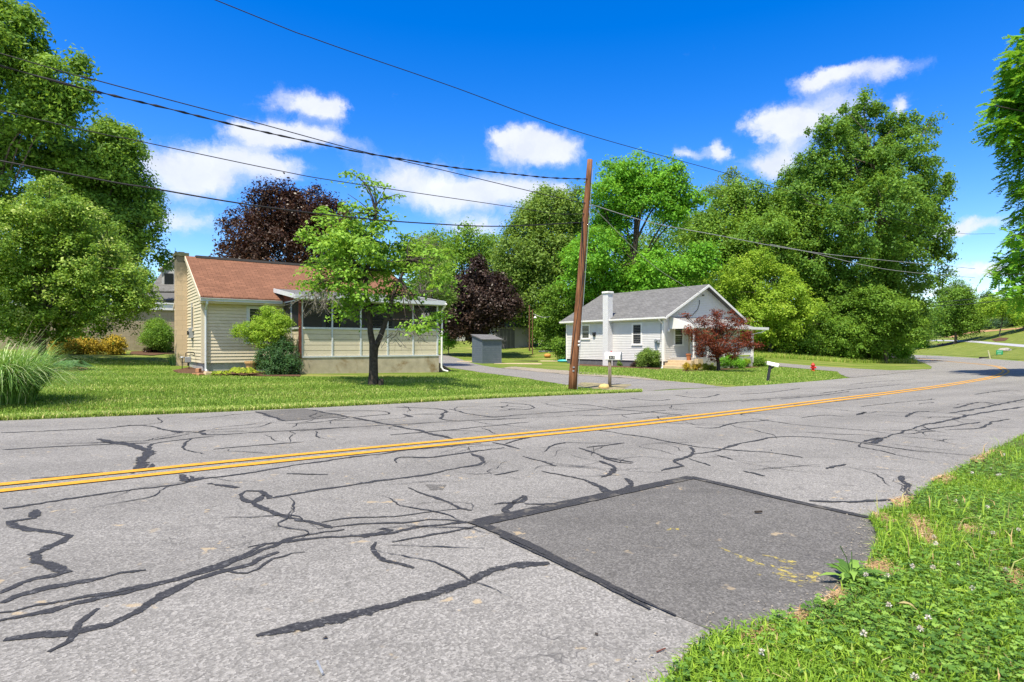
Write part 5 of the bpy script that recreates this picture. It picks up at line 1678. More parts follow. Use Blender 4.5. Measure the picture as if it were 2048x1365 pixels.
G_MID = mat_leaf('leaf_mid_green', [(0.1, (.030, .066, .010)), (.5, (.066, .128, .015)), (.9, (.130, .210, .026))])
G_DEEP = mat_leaf('leaf_deep_green', [(0.1, (.025, .062, .010)), (.5, (.056, .118, .015)), (.9, (.115, .195, .028))])
G_OLIVE = mat_leaf('leaf_olive_green', [(0.1, (.036, .066, .012)), (.5, (.072, .120, .020)), (.9, (.140, .195, .040))])
G_BRIGHT = mat_leaf('leaf_bright_green', [(0.1, (.040, .110, .010)), (.5, (.075, .190, .014)), (.9, (.130, .270, .022))], .42)
G_YEL = mat_leaf('leaf_yellow_green', [(0.1, (.065, .120, .012)), (.5, (.130, .205, .018)), (.9, (.220, .280, .030))], .42)
G_LIGHT = mat_leaf('leaf_light_tips', [(0.1, (.034, .074, .012)), (.5, (.085, .150, .018)), (.74, (.165, .220, .036)), (.95, (.32, .34, .13))], .38)
G_PURPLE = mat_leaf('leaf_purple', [(0.1, (.024, .014, .010)), (.6, (.054, .029, .018)), (.92, (.098, .046, .022))], .15, .38, (.10, .02, .015, 1), 1.2)
G_PURPLE2 = mat_leaf('leaf_dark_purple', [(0.1, (.025, .017, .013)), (.6, (.054, .034, .026)), (.92, (.090, .054, .036))], .12, .38, (.08, .02, .02, 1), 1.15)
G_RED = mat_leaf('leaf_red_maple', [(0.1, (.055, .022, .010)), (.5, (.130, .032, .014)), (.8, (.24, .050, .020)), (.97, (.19, .105, .03))], .3, .5, (.30, .06, .03, 1), 1.25)
G_GOLD = mat_leaf('leaf_gold', [(0.1, (.16, .16, .018)), (.5, (.46, .33, .030)), (.9, (.66, .46, .045))], .3, .5, (.5, .4, .05, 1), 1.1)
G_LIME = mat_leaf('leaf_lime', [(0.1, (.12, .18, .014)), (.6, (.28, .34, .024)), (.95, (.46, .46, .05))], .35, .5, (.4, .45, .05, 1), 1.1)
G_HOSTA = mat_leaf('leaf_hosta_dark', [(0.1, (.012, .032, .012)), (.9, (.032, .075, .022))], .2)
G_BLUEGR = mat_leaf('leaf_blue_green', [(0.1, (.030, .065, .022)), (.9, (.10, .17, .06))], .25)
G_CONIF = mat_leaf('needle_dark', [(0.1, (.012, .028, .012)), (.9, (.042, .078, .028))], .1)

# ---- trees on the left
T = tree('large walnut tree with drooping compound leaves at the far left edge', -70, 42, [(5, 35, 46), (20, 120, 56), (100, 150, 36), (165, 128, 20), (160, 178, 22), (60, 215, 55), (8, 300, 55), (118, 235, 34), (55, 40, 24), (-70, 80, 80), (-70, 280, 90), (-10, 390, 60), (62, 130, 26), (75, 95, 20), (130, 200, 26)],
         G_MID, .30, 620, 84, .72, .33, 1, aspect=.40, flat=.6, up=.5, droop=.8, inner=.35, rings=False)
T = tree('mid green maple with ragged crown behind the light green tree', 190, 48, [(185, 320, 76), (232, 300, 46), (255, 385, 56), (283, 450, 34), (265, 505, 28), (150, 430, 88), (205, 470, 78), (120, 330, 60), (232, 268, 24), (295, 410, 24), (210, 255, 22)],
         G_MID, .36, 800, 84, .70, .27, 2, flat=.6, inner=.35)
T = tree('light green bushy tree with pale leaf tips in front of the left trees', 84, 24.5, [(60, 372, 13), (100, 360, 13), (140, 380, 13), (28, 395, 14), (182, 432, 15), (214, 462, 15), (244, 495, 14), (262, 540, 16), (112, 450, 74), (60, 430, 62), (165, 520, 72), (90, 575, 92), (200, 590, 52), (255, 602, 32), (30, 560, 96), (150, 615, 48), (50, 625, 50), (282, 600, 20), (98, 395, 34), (145, 420, 32), (-20, 480, 80), (110, 652, 34), (190, 638, 20), (40, 655, 40), (160, 655, 22), (235, 560, 30)],
         G_LIGHT, .16, 1150, 90, .34, .115, 3, flat=.5, up=.75, inner=.30)
T = tree('small round tree far back between the light green tree and the grey house', 282, 75, [(285, 560, 32), (262, 590, 38), (300, 600, 30)], G_MID, .2, 200, 60, .9, .26, 4, twig=10)
# ---- purple maples
T = tree('large purple leaved maple rising behind the brown roof', 585, 46, [(545, 425, 56), (490, 455, 44), (605, 425, 50), (655, 440, 44), (462, 492, 26), (540, 500, 74), (640, 500, 66), (690, 465, 40), (500, 510, 44), (452, 450, 16), (575, 385, 26), (530, 385, 18), (625, 385, 18)],
         G_PURPLE, .34, 800, 72, .60, .21, 5, bark=M_BARKD, flat=.75, inner=.4)
T = tree('dense dark purple maple behind the blue grey shed', 958, 52, [(960, 600, 64), (920, 625, 46), (1000, 608, 40), (952, 548, 30), (900, 605, 34), (945, 636, 46), (900, 642, 24), (960, 520, 12), (985, 570, 32), (925, 580, 28), (1030, 605, 14), (880, 632, 16)],
         G_PURPLE2, .30, 800, 80, .55, .21, 6, bark=M_BARKD, flat=.75, inner=.35)
# ---- wood behind: single trees
WD = 'trees of the wood behind the two houses'
T = tree('round topped distant green tree seen between the two purple maples', 935, 82, [(880, 490, 34), (938, 488, 38), (978, 492, 28), (920, 540, 56), (872, 550, 44), (985, 550, 40)], G_MID, .3, 420, 60, 1.3, .36, 10, group=WD, twig=20)
T = tree('olive green tall tree left of the utility pole', 1105, 64, [(1100, 425, 44), (1050, 462, 40), (1142, 428, 36), (1030, 520, 52), (1090, 510, 62), (1150, 490, 52), (1018, 590, 44), (1080, 590, 58), (1065, 420, 18), (1150, 392, 18), (1085, 392, 16), (1120, 395, 14)], G_OLIVE, .34, 780, 90, .80, .28, 11, flat=.9, group=WD)
T = tree('tall spreading locust with visible dark limbs right of the pole', 1258, 53, [(1280, 345, 40), (1232, 345, 34), (1338, 358, 40), (1205, 385, 34), (1370, 402, 28), (1300, 392, 46), (1248, 400, 40), (1345, 425, 30), (1215, 435, 28), (1400, 400, 14),
          (1185, 500, 50), (1230, 545, 52), (1320, 540, 58), (1405, 510, 34), (1280, 575, 54), (1380, 560, 42), (1160, 560, 40), (1235, 470, 40)], G_BRIGHT, .36, 800, 100, .80, .24, 12, bark=M_BARKD, group=WD, trunk_top=(1272, 440), flat=.5, inner=.35)
T = tree('mid green broad tree between the locust and the tall poplar', 1480, 68, [(1500, 400, 42), (1450, 430, 40), (1548, 425, 44), (1440, 485, 46), (1520, 485, 66), (1565, 505, 52), (1410, 450, 34), (1395, 490, 34), (1475, 375, 16), (1430, 380, 12), (1590, 440, 40)], G_MID, .34, 760, 90, .88, .30, 13, flat=.85, group=WD)
T = tree('sparse leggy treetop poking above the broad tree', 1462, 72, [(1462, 345, 14), (1445, 370, 16), (1478, 360, 12), (1420, 385, 14), (1460, 390, 22)], G_OLIVE, .18, 60, 40, .7, .26, 131, twig=30, group=WD)
T = tree('tallest poplar with airy fluttering crown right of the cottage', 1768, 66, [(1722, 235, 30), (1662, 265, 30), (1788, 255, 32), (1850, 258, 24), (1755, 215, 16), (1820, 235, 12), (1632, 335, 46), (1712, 335, 72), (1800, 335, 70), (1858, 375, 40), (1650, 425, 74), (1752, 440, 94), (1850, 460, 50), (1885, 500, 24), (1625, 520, 60),
          (1722, 540, 92), (1818, 560, 58), (1645, 605, 54), (1745, 615, 64), (1815, 635, 38), (1890, 362, 14), (1868, 425, 16), (1728, 192, 10), (1692, 222, 12), (1640, 240, 10), (1872, 235, 9), (1600, 380, 20), (1880, 550, 20)], G_DEEP, .38, 2500, 80, .58, .29, 14, flat=.85, up=.5, group=WD, trunk_top=(1745, 330), twig=160, inner=.42)
T = tree('yellow green bushy tree just right of the cottage roof', 1540, 60, [(1480, 585, 50), (1540, 565, 52), (1585, 615, 52), (1500, 640, 42), (1560, 660, 44), (1440, 565, 34), (1520, 520, 24), (1545, 610, 40), (1480, 530, 22)], G_YEL, .2, 600, 80, .60, .22, 15, group=WD, twig=40)
T = tree('dark green understory tree behind the fire hydrant', 1650, 62, [(1620, 650, 48), (1665, 660, 40), (1600, 690, 30), (1640, 690, 28), (1700, 640, 46), (1690, 680, 34), (1690, 590, 40)], G_MID, .18, 520, 80, .60, .22, 16, group=WD, twig=30)
T = tree('leafy understory tree hiding the foot of the tall poplar', 1772, 61, [(1740, 650, 38), (1792, 650, 38), (1768, 612, 38), (1822, 662, 28), (1712, 662, 32), (1805, 620, 26), (1750, 680, 30), (1735, 590, 24)], G_MID, .14, 620, 80, .58, .21, 161, group=WD, twig=20)
T = tree('dark leafy tree behind the cottage roof at left', 1120, 58, [(1102, 645, 36), (1122, 610, 44), (1150, 640, 40), (1110, 680, 28), (1175, 600, 40)], G_MID, .2, 620, 56, .62, .21, 17, group=WD, twig=20)
T = tree('deep green tree filling the gap behind the cottage ridge', 1330, 64, [(1300, 610, 60), (1390, 610, 60), (1230, 620, 54), (1440, 620, 50), (1350, 560, 60), (1200, 640, 40)], G_DEEP, .25, 800, 56, .8, .24, 18, group=WD, twig=10)
T = tree('shaded tree standing deep in the wood behind the poplar', 1640, 84, [(1600, 560, 80), (1700, 600, 80), (1520, 600, 80), (1450, 600, 80), (1780, 620, 60), (1850, 640, 40), (1600, 660, 60), (1700, 680, 50)], G_DEEP, .3, 900, 56, 1.2, .34, 19, group=WD, twig=0)
T = tree('shaded tree deep in the wood behind the locust', 1180, 80, [(1050, 620, 70), (1130, 600, 80), (1230, 560, 90), (1330, 520, 90), (1345, 455, 50), (1000, 650, 50), (1420, 560, 80), (1180, 660, 50), (1280, 650, 60), (1080, 670, 40), (1010, 560, 50)], G_DEEP, .3, 1000, 56, 1.2, .34, 20, group=WD, twig=0)
T = tree('distant shaded tree behind the garage and the dark purple maple', 900, 90, [(860, 640, 50), (920, 650, 50), (980, 640, 50), (1040, 660, 40), (830, 600, 50), (880, 590, 50), (950, 600, 60)], G_DEEP, .3, 500, 56, 1.3, .38, 21, group=WD, twig=0)
T = tree('mid green tree behind the block building on the left', 240, 66, [(200, 600, 60), (120, 580, 70), (40, 560, 80), (270, 620, 30)], G_DEEP, .3, 420, 56, 1.1, .3, 22, twig=0)
# bare and small trees
def bare_tree(label, px, py, Y, top, seed, n=60, spread=45):
    rng = np.random.default_rng(seed)
    p = Pp(px, py, Y)
    base = Vector((p.x, p.y, gz(p.x, p.y)))
    e = empty('bare_tree', base, label, 'tree')
    b = MB()
    tp = Pp(*top, Y) - base
    tr = limb(b, [Vector((0, 0, -.2)), Vector((.1, 0, tp.z * .5)), tp * .8 + Vector((0, 0, 0))], .10, .04, 7)
    for i in range(n):
        s = tr[int(len(tr) * rng.uniform(.55, .98))]
        d = Vector((rng.normal(0, 1), rng.normal(0, .6), abs(rng.normal(.5, .5)))).normalized()
        L = rng.uniform(.5, 1.0) * spread * Y / F
        m1 = s + d * L * .5 + Vector(rng.normal(0, .08 * L, 3)); en = s + d * L + Vector(rng.normal(0, .15 * L, 3))
        D = limb(b, [s, m1, en], .022, .008, 4)
        for k in range(4):
            s2 = D[rng.integers(1, len(D))]
            limb(b, [s2, s2 + Vector(rng.normal(0, .12 * L, 3)), s2 + Vector(rng.normal(0, .25 * L, 3)) + Vector((0, 0, .05 * L))], .009, .004, 3)
    b.build('branches', mat_plain('dead_bark', (.17, .15, .125), .3, 12, .95, .1), e)
    return e
bare_tree('bare grey tree with leafless twigs above the porch end of the cream house', 838, 700, 34, (838, 440), 5)
T = tree('sparse olive tree below the bare twigs beside the cream house', 850, 36, [(850, 505, 34), (880, 520, 26), (825, 500, 24), (862, 560, 34), (885, 590, 24)], G_OLIVE, .10, 200, 40, .45, .14, 23, twig=60)
T = tree('young bright green sapling on the lawn left of the shed', 897, 52, [(895, 672, 14), (890, 684, 13), (902, 682, 12), (896, 662, 8)], G_BRIGHT, .05, 90, 40, .28, .12, 24, twig=10, name='sapling', rings=False)

# ---- dogwood in front of the porch
pd = Wp(746, 771)
rng = np.random.default_rng(31)
DW = empty('tree', pd, 'dogwood with forked dark trunk standing in front of the screened porch', 'tree')
YD = pd.y
lob = [(690, 468, 48), (738, 448, 44), (650, 440, 34), (690, 415, 22), (762, 385, 20), (715, 358, 14), (790, 392, 14), (740, 372, 16), (655, 545, 44), (705, 560, 48), (765, 520, 54), (820, 505, 44), (858, 520, 30), (635, 570, 26), (800, 560, 46), (845, 640, 26), (872, 628, 18), (690, 612, 22), (762, 610, 18),
       (895, 540, 20), (740, 500, 40), (670, 500, 40), (615, 470, 18), (885, 500, 18), (612, 560, 16), (900, 548, 16), (880, 560, 22), (780, 440, 24), (700, 590, 26), (795, 600, 22), (625, 545, 22), (820, 650, 14), (695, 345, 9)]
C, Rr = [], []
for px, py, r in lob:
    dy = rng.normal(0, .75)
    Y = YD + dy
    C.append(tuple(Pp(px, py, Y))); Rr.append(r * Y / F)
C, Rr = np.array(C), np.array(Rr)
extra = [(0, 1.4, 0), (.9, 1.7, .2), (-.9, 1.5, -.1), (.2, -1.3, .1), (-.8, -1.0, .2)]
cc = np.array(Pp(745, 510, YD))
C = np.vstack([C, [cc + np.array(x) for x in extra]]); Rr = np.concatenate([Rr, [.6, .55, .5, .5, .45]])
G_DOG = mat_leaf('leaf_dogwood', [(0.08, (.045, .100, .012)), (.5, (.105, .195, .022)), (.92, (.190, .285, .045))], .45)
_, P = foliage('crown', C, Rr, 560, 26, .32, .12, G_DOG, DW, np.array(pd), rng, flat=.20, up=1.0, aspect=.62, inner=.25)
b = MB()
def L3(px, py, dy=0.0): return Pp(px, py, YD + dy) - pd
fork = L3(748, 688)
b.tube([L3(746, 790), L3(746, 768), L3(747, 745), L3(747, 715), fork], [.215, .17, .145, .135, .15], 12, cap=False)
lf = limb(b, [L3(747, 700), L3(741, 665), L3(738, 620), L3(732, 585), L3(735, 540), L3(742, 480), L3(752, 430)], .105, .03, 9)
rt = limb(b, [L3(750, 698), L3(762, 670), L3(776, 630), L3(785, 595), L3(800, 560), L3(818, 520)], .098, .03, 9)
limb(b, [L3(735, 560), L3(705, 520), L3(680, 480), L3(655, 445)], .055, .015, 6)
limb(b, [L3(786, 592), L3(830, 590), L3(880, 600)], .05, .012, 6)
limb(b, [L3(752, 430), L3(745, 395), L3(728, 365), L3(700, 345)], .035, .010, 5)
limb(b, [L3(748, 410), L3(775, 395), L3(800, 388)], .025, .008, 5)
limb(b, [L3(744, 425), L3(720, 405), L3(695, 388)], .022, .006, 5)
limb(b, [L3(738, 620), L3(715, 610), L3(690, 612)], .03, .01, 5)
limb(b, [L3(776, 640), L3(810, 640), L3(845, 642)], .04, .010, 5)
limb(b, [L3(736, 575), L3(700, 560), L3(655, 560), L3(625, 575)], .05, .012, 5)
src = [np.array(q) for q in lf[4:]] + [np.array(q) for q in rt[4:]]
for p in P[rng.choice(len(P), 170, replace=False)]:
    q = p - np.array(pd)
    s = min(src, key=lambda a: ((a - q) ** 2).sum())
    m1 = s + (q - s) * .5 + rng.normal(0, .10, 3)
    D = limb(b, [Vector(s), Vector(m1), Vector(q)], .022, .006, 4)
b.build('trunk', M_BARKD, DW, smooth=True)
# leafless twigs hanging before the porch
M_TWIG = mat_plain('dead_twig', (.21, .19, .16), .25, 12, .95, .1)
for (sx, sy, n, w, h) in ((640, 590, 46, 46, 55), (830, 655, 14, 45, 40), (790, 665, 10, 20, 40)):
    b = MB()
    for i in range(n):
        s = L3(sx + rng.normal(0, w * .35), sy + rng.normal(0, 6), -.3 + rng.normal(0, .25))
        d = Vector((rng.normal(0, .7), rng.normal(0, .4), -abs(rng.normal(.7, .3)))) * (h / F * YD) * rng.uniform(.4, 1.0)
        curl = Vector((rng.normal(0, .10), rng.normal(0, .06), rng.normal(.12, .08)))
        D = limb(b, [s, s + d * .5 + Vector(rng.normal(0, .04, 3)), s + d, s + d + curl], .011, .005, 4)
        for k in range(2):
            q = D[rng.integers(1, len(D))]
            limb(b, [q, q + Vector(rng.normal(0, .06, 3)), q + Vector(rng.normal(0, .12, 3)) + Vector((0, 0, -.03))], .006, .003, 3)
    limb(b, [L3(sx + 16, sy - 15), L3(sx + 8, sy - 8, -.2), L3(sx, sy, -.3)], .02, .012, 5)
    b.build('dead_twigs', M_TWIG, DW)
ps_ = Wp(762, 772)
b = MB(); b.lathe([(.09, -.1), (.085, .16), (.07, .22), (.02, .20)], 10)
o = tag(b.build('stump', M_BARKD, None), 'short dark cut stump at the foot of the forked dogwood', 'stump'); o.location = ps_

# ---- japanese maple
pj = Wp(1437, 743)
rng = np.random.default_rng(41)
JM = empty('tree', pj, 'small red leaved japanese maple in front of the cottage porch', 'tree')
YJ = pj.y
lob = [(1432, 630, 15), (1462, 632, 13), (1405, 645, 16), (1375, 632, 7), (1380, 660, 13), (1440, 655, 26), (1475, 650, 16), (1415, 680, 24), (1450, 690, 24), (1485, 680, 20), (1400, 700, 15), (1505, 690, 12), (1520, 690, 6), (1432, 708, 16), (1470, 705, 14), (1490, 640, 9), (1395, 672, 15), (1367, 628, 4), (1495, 665, 12)]
C, Rr = [], []
for px, py, r in lob:
    Y = YJ + rng.normal(0, .45)
    C.append(tuple(Pp(px, py, Y))); Rr.append(r * Y / F)
C, Rr = np.array(C), np.array(Rr)
_, P = foliage('crown', C, Rr, 680, 24, .19, .085, G_RED, JM, np.array(pj), rng, flat=.4, up=.8, inner=.2, aspect=.5)
b = MB()
def J3(px, py, dy=0.0): return Pp(px, py, YJ + dy) - pj
limb(b, [J3(1437, 748), J3(1437, 730), J3(1435, 715), J3(1432, 695)], .12, .07, 9)
ends = []
for c in C:
    q = c - np.array(pj)
    s = np.array(J3(1434, 712))
    limb(b, [Vector(s), Vector(s + (q - s) * .5 + np.array([0, 0, .12])), Vector(q)], .04, .012, 5); ends.append(q)
ends = np.array(ends)
for p in P[rng.choice(len(P), 90, replace=False)]:
    q = p - np.array(pj); s = ends[np.argmin(((ends - q) ** 2).sum(1))]
    limb(b, [Vector(s), Vector((s + q) / 2 + rng.normal(0, .04, 3)), Vector(q)], .012, .004, 3)
b.build('trunk', M_BARKD, JM, smooth=True)

# ---- shrubs
def shrub(name, label, cat, px, py, lobes, mat, n_cl, per, cl_r, leaf, seed, group=None, depth=.5, dY=0.0, stems=10, **kw):
    rng = np.random.default_rng(seed)
    p = Wp(px, py)
    Y = p.y + dY
    if dY: p = Vector(((px - CX) / F * Y, Y, 0)); p.z = gz(p.x, p.y)
    C, Rr = lobes_from_px(lobes, Y, rng, depth)
    e = empty(name, p, label, cat, group)
    _, P = foliage('foliage', C, Rr, n_cl, per, cl_r, leaf, mat, e, np.array(p), rng, zmin=p.z + .02, **kw)
    b = MB()
    for i in range(stems):
        q = P[rng.integers(len(P))] - np.array(p)
        s = np.array([rng.normal(0, .08), rng.normal(0, .08), -.05])
        limb(b, [Vector(s), Vector(s + (q - s) * .5 + np.array([0, 0, .1])), Vector(q)], .022, .007, 5)
    b.build('stems', M_BARK, e)
    return e
shrub('shrub', 'large two tone shrub with yellow green top beside the porch corner', 'shrub', 545, 748,
      [(545, 640, 26), (520, 655, 24), (560, 650, 22), (500, 660, 20), (478, 662, 12), (535, 672, 28), (558, 675, 18), (505, 675, 14), (532, 622, 12), (570, 640, 10)], G_YEL, 520, 44, .15, .055, 51, depth=.6, dY=.3)
shrub('shrub', 'dark glossy green shrub low under the yellow green shrub', 'shrub', 552, 749,
      [(540, 715, 26), (565, 710, 28), (575, 730, 24), (545, 735, 22), (525, 725, 16), (570, 690, 18)], G_HOSTA, 420, 46, .15, .055, 52, depth=.5)
shrub('shrub', 'round clipped green shrub against the beige block building', 'shrub', 315, 705, [(314, 668, 27), (308, 678, 24), (324, 680, 22), (314, 655, 20)], G_MID, 420, 46, .22, .075, 53, depth=.5)
for i, (px, py, lb, lab) in enumerate([(130, 709, [(120, 692, 16), (140, 690, 14)], 'golden shrub nearest the trunk of the light green tree'), (172, 709, [(165, 691, 15), (182, 692, 14)], 'middle golden shrub of the row before the block building'), (222, 709, [(215, 692, 16), (232, 692, 16), (224, 682, 12)], 'golden shrub at the right end of the row, next to the bare mulch')]):
    shrub('golden_shrub', lab, 'shrub', px, py, lb, G_GOLD, 150, 40, .22, .085, 54 + i, group='golden shrubs before the block building', depth=.4)
for i, (px, py, lb, lab) in enumerate([(298, 706, [(296, 701, 7), (306, 701, 7)], 'low dark red plant in mulch left of the round clipped shrub base'), (330, 704, [(326, 698, 9), (338, 698, 8)], 'low dark red plant in mulch between clipped shrub and chimney')]):
    shrub('red_plant', lab, 'plant', px, py, lb, G_PURPLE, 60, 36, .14, .06, 58 + i, group='dark red plants in the mulch', depth=.4)
shrub('shrub', 'olive rhododendron shrub at the front corner of the cottage', 'shrub', 1296, 736, [(1290, 712, 13), (1306, 712, 13), (1284, 722, 11), (1304, 724, 12), (1314, 726, 9), (1295, 703, 8)], G_OLIVE, 260, 40, .18, .085, 60, depth=.5)
shrub('shrub', 'low dark shrub in front of the cottage window wall', 'shrub', 1274, 735, [(1274, 728, 7), (1268, 730, 5)], G_PURPLE2, 60, 30, .12, .06, 61, depth=.4)
shrub('shrub', 'large rounded green shrub right of the japanese maple', 'shrub', 1462, 738, [(1452, 724, 13), (1470, 723, 13), (1462, 717, 10), (1480, 727, 9)], G_BRIGHT, 220, 40, .16, .065, 62, depth=.5)
shrub('shrub', 'small rounded green shrub at the right end of the cottage porch', 'shrub', 1518, 734, [(1512, 725, 9), (1524, 725, 9), (1518, 720, 8)], G_MID, 180, 40, .14, .06, 63, depth=.5)
shrub('plant', 'yellow green leafy plant between the two rounded porch shrubs', 'plant', 1490, 735, [(1488, 727, 8), (1493, 722, 6)], G_YEL, 80, 30, .14, .075, 64, depth=.4)
shrub('plant', 'yellow flowering plant at the foot of the steps', 'plant', 1372, 742, [(1373, 733, 6), (1374, 729, 4)], G_GOLD, 60, 30, .10, .05, 65, depth=.4)
shrub('plant', 'yellow flowering plant against the tan step cheek', 'plant', 1393, 742, [(1390, 733, 6), (1398, 731, 5)], G_GOLD, 70, 30, .10, .05, 66, depth=.4)
shrub('plant', 'variegated pale leafy plant left of the maple trunk', 'plant', 1418, 741, [(1412, 734, 7), (1425, 734, 7)], G_LIME, 90, 30, .12, .065, 67, depth=.4)
shrub('plant', 'green plant filling the terracotta pot on the porch', 'plant', 1383, 716, [(1382.5, 697.5, 3.2), (1381.5, 695, 2.2)], G_LIME, 16, 20, .06, .05, 68, depth=.2, stems=2, dY=.0)
for i, (px, py, lab) in enumerate([(1165, 728, 'leafy bedding plant nearest the pole below the cottage wall'), (1176, 728, 'white flecked bedding plant left of the red pot'), (1186, 729, 'small bedding plant right beside the red pot'), (1239, 733, 'green tuft in the bed behind the first mailbox')]):
    shrub('bedding_plant', lab, 'plant', px, py, [(px, py - 5, 5), (px + 3, py - 4, 4)], G_BLUEGR if i != 3 else G_MID, 36, 26, .10, .055, 70 + i, group='plants in the cottage side bed', depth=.4, stems=4)
shrub('shrub', 'bright lime green bush at the wood edge beside the bend', 'shrub', 1785, 722, [(1780, 690, 28), (1800, 695, 22), (1765, 700, 18), (1785, 672, 18), (1810, 708, 12)], G_BRIGHT, 420, 46, .40, .15, 75, depth=.5)
shrub('shrub', 'dark bush at the wood edge left of the lime green bush', 'shrub', 1725, 722, [(1720, 695, 26), (1745, 690, 26), (1700, 705, 18), (1745, 710, 16)], G_DEEP, 380, 46, .40, .15, 76, depth=.5)
shrub('shrub', 'pale flowered bush low in the wood edge above the gravel drive', 'shrub', 1665, 716, [(1660, 695, 22), (1685, 700, 18), (1640, 702, 16)], G_LIGHT, 300, 46, .36, .14, 77, depth=.5)
shrub('shrub', 'leafy mid green bush at the wood edge right of the porch', 'shrub', 1575, 708, [(1560, 685, 24), (1590, 690, 24), (1535, 690, 16), (1610, 700, 16)], G_MID, 340, 46, .36, .14, 78, depth=.5)
shrub('shrub', 'drooping light green bush at the far side of the bend by the wood', 'shrub', 1850, 696, [(1848, 660, 18), (1838, 680, 16), (1858, 640, 16), (1846, 690, 10)], G_BRIGHT, 260, 46, .6, .24, 79, depth=.5)
shrub('shrub', 'bush hugging the rear corner of the cottage', 'shrub', 1124, 722, [(1122, 700, 12), (1118, 688, 12), (1128, 712, 8)], G_MID, 160, 40, .3, .12, 80, depth=.4)
# hostas: rosettes of broad leaves
def rosette(name, label, px, py, n, L, w, mat, seed, cat='hosta', lift=.6, group=None):
    rng = np.random.default_rng(seed)
    p = Wp(px, py)
    e = empty(name, p, label, cat, group)
    V = []; rnd = []
    for i in range(n):
        a = rng.uniform(0, 2 * math.pi); t = rng.uniform(.4, 1.0)
        d = np.array([math.cos(a), math.sin(a), 0]); s = np.array([-d[1], d[0], 0])
        l = L * (.6 + .5 * t); h = lift * L * (1.25 - t * .8)
        o = d * .05
        p0, p1, p2 = o, o + d * l * .55 + np.array([0, 0, h]), o + d * l * 1.05 + np.array([0, 0, h * .55])
        ww = w * rng.uniform(.7, 1.2)
        m0, m1 = p0 * .45 + p1 * .55, p1 * .5 + p2 * .5
        dn = np.array([0, 0, -.25 * ww])
        V += [m0, p1 + s * ww / 2 + dn * -.6, p1, m0 * .7 + p0 * .3, m0, p1, p1 - s * ww / 2 - dn * .6, m0 * .7 + p0 * .3]
        V += [p1 + s * ww / 2 - dn * .6, m1 + s * ww * .4, p2, p1, p1, p2, m1 - s * ww * .4, p1 - s * ww / 2 - dn * .6]
        r_ = rng.random(); rnd += [r_] * 4
    fast_mesh('leaves', np.array(V), 4, mat, e, np.array(rnd))
    return e
rosette('hosta', 'dark green hosta clump on mulch mound under the light green tree', 142, 741, 110, .62, .20, G_HOSTA, 1)
rosette('hosta', 'small lime hosta beside the splash block', 441, 752, 40, .30, .13, G_LIME, 2)
rosette('hosta', 'larger lime hosta in the bed left of the tan pot', 484, 751, 70, .50, .20, G_LIME, 3)

# arching grasses: ornamental grass and iris clump
def arch_grass(name, label, px, py, n, L, w, mat, seed, spread, cat, lean=.8, plumes=0, stiff=.5):
    rng = np.random.default_rng(seed)
    p = Wp(px, py)
    e = empty(name, p, label, cat)
    V = []; rnd = []
    K = 6
    for i in range(n):
        a = rng.uniform(0, 2 * math.pi); rr_ = spread * math.sqrt(rng.random())
        o = np.array([rr_ * math.cos(a), rr_ * math.sin(a), 0])
        a2 = a + rng.normal(0, .6); d = np.array([math.cos(a2), math.sin(a2), 0]); s = np.array([-d[1], d[0], 0])
        l = L * rng.uniform(.55, 1.1); out = lean * rng.uniform(.35, 1.0)
        pts = []
        for k in range(K + 1):
            t = k / K
            pts.append(o + d * l * out * t ** 1.6 + np.array([0, 0, l * (t - stiff * out * t ** 2.6)]))
        q = rng.random()
        for k in range(K):
            w0 = w * (1 - (k / K) ** 2) ; w1 = w * (1 - ((k + 1) / K) ** 2) + .0005
            V += [pts[k] - s * w0 / 2, pts[k] + s * w0 / 2, pts[k + 1] + s * w1 / 2, pts[k + 1] - s * w1 / 2]; rnd.append(q)
    fast_mesh('blades', np.array(V), 4, mat, e, np.array(rnd))
    if plumes:
        b = MB()
        for i in range(plumes):
            a = rng.uniform(-.6, 1.2); d = Vector((math.cos(a), math.sin(a) * .5, 0))
            l = L * rng.uniform(.8, 1.02)
            limb(b, [Vector((0, 0, .2)), d * l * .25 + Vector((0, 0, l * .5)), d * l * .55 + Vector((0, 0, l * .9))], .005, .003, 4)
        b.build('dry_stalks', mat_plain('dry_stalk', (.42, .36, .22), .2, 9, .9, .1), e)
    return e
G_ORN = mat_leaf('leaf_ornamental_grass', [(0.05, (.035, .080, .018)), (.5, (.085, .165, .035)), (.85, (.165, .250, .075)), (.98, (.40, .42, .24))], .3)
arch_grass('ornamental_grass', 'big fountain of arching ornamental grass at the left roadside', -4, 808, 3400, 1.85, .015, G_ORN, 7, .60, 'ornamental grass', lean=1.0, plumes=6, stiff=.84)
arch_grass('iris_clump', 'spiky grey green iris clump at the chimney foot', 352, 731, 260, .62, .022, G_BLUEGR, 8, .26, 'iris', lean=.5, stiff=.25)

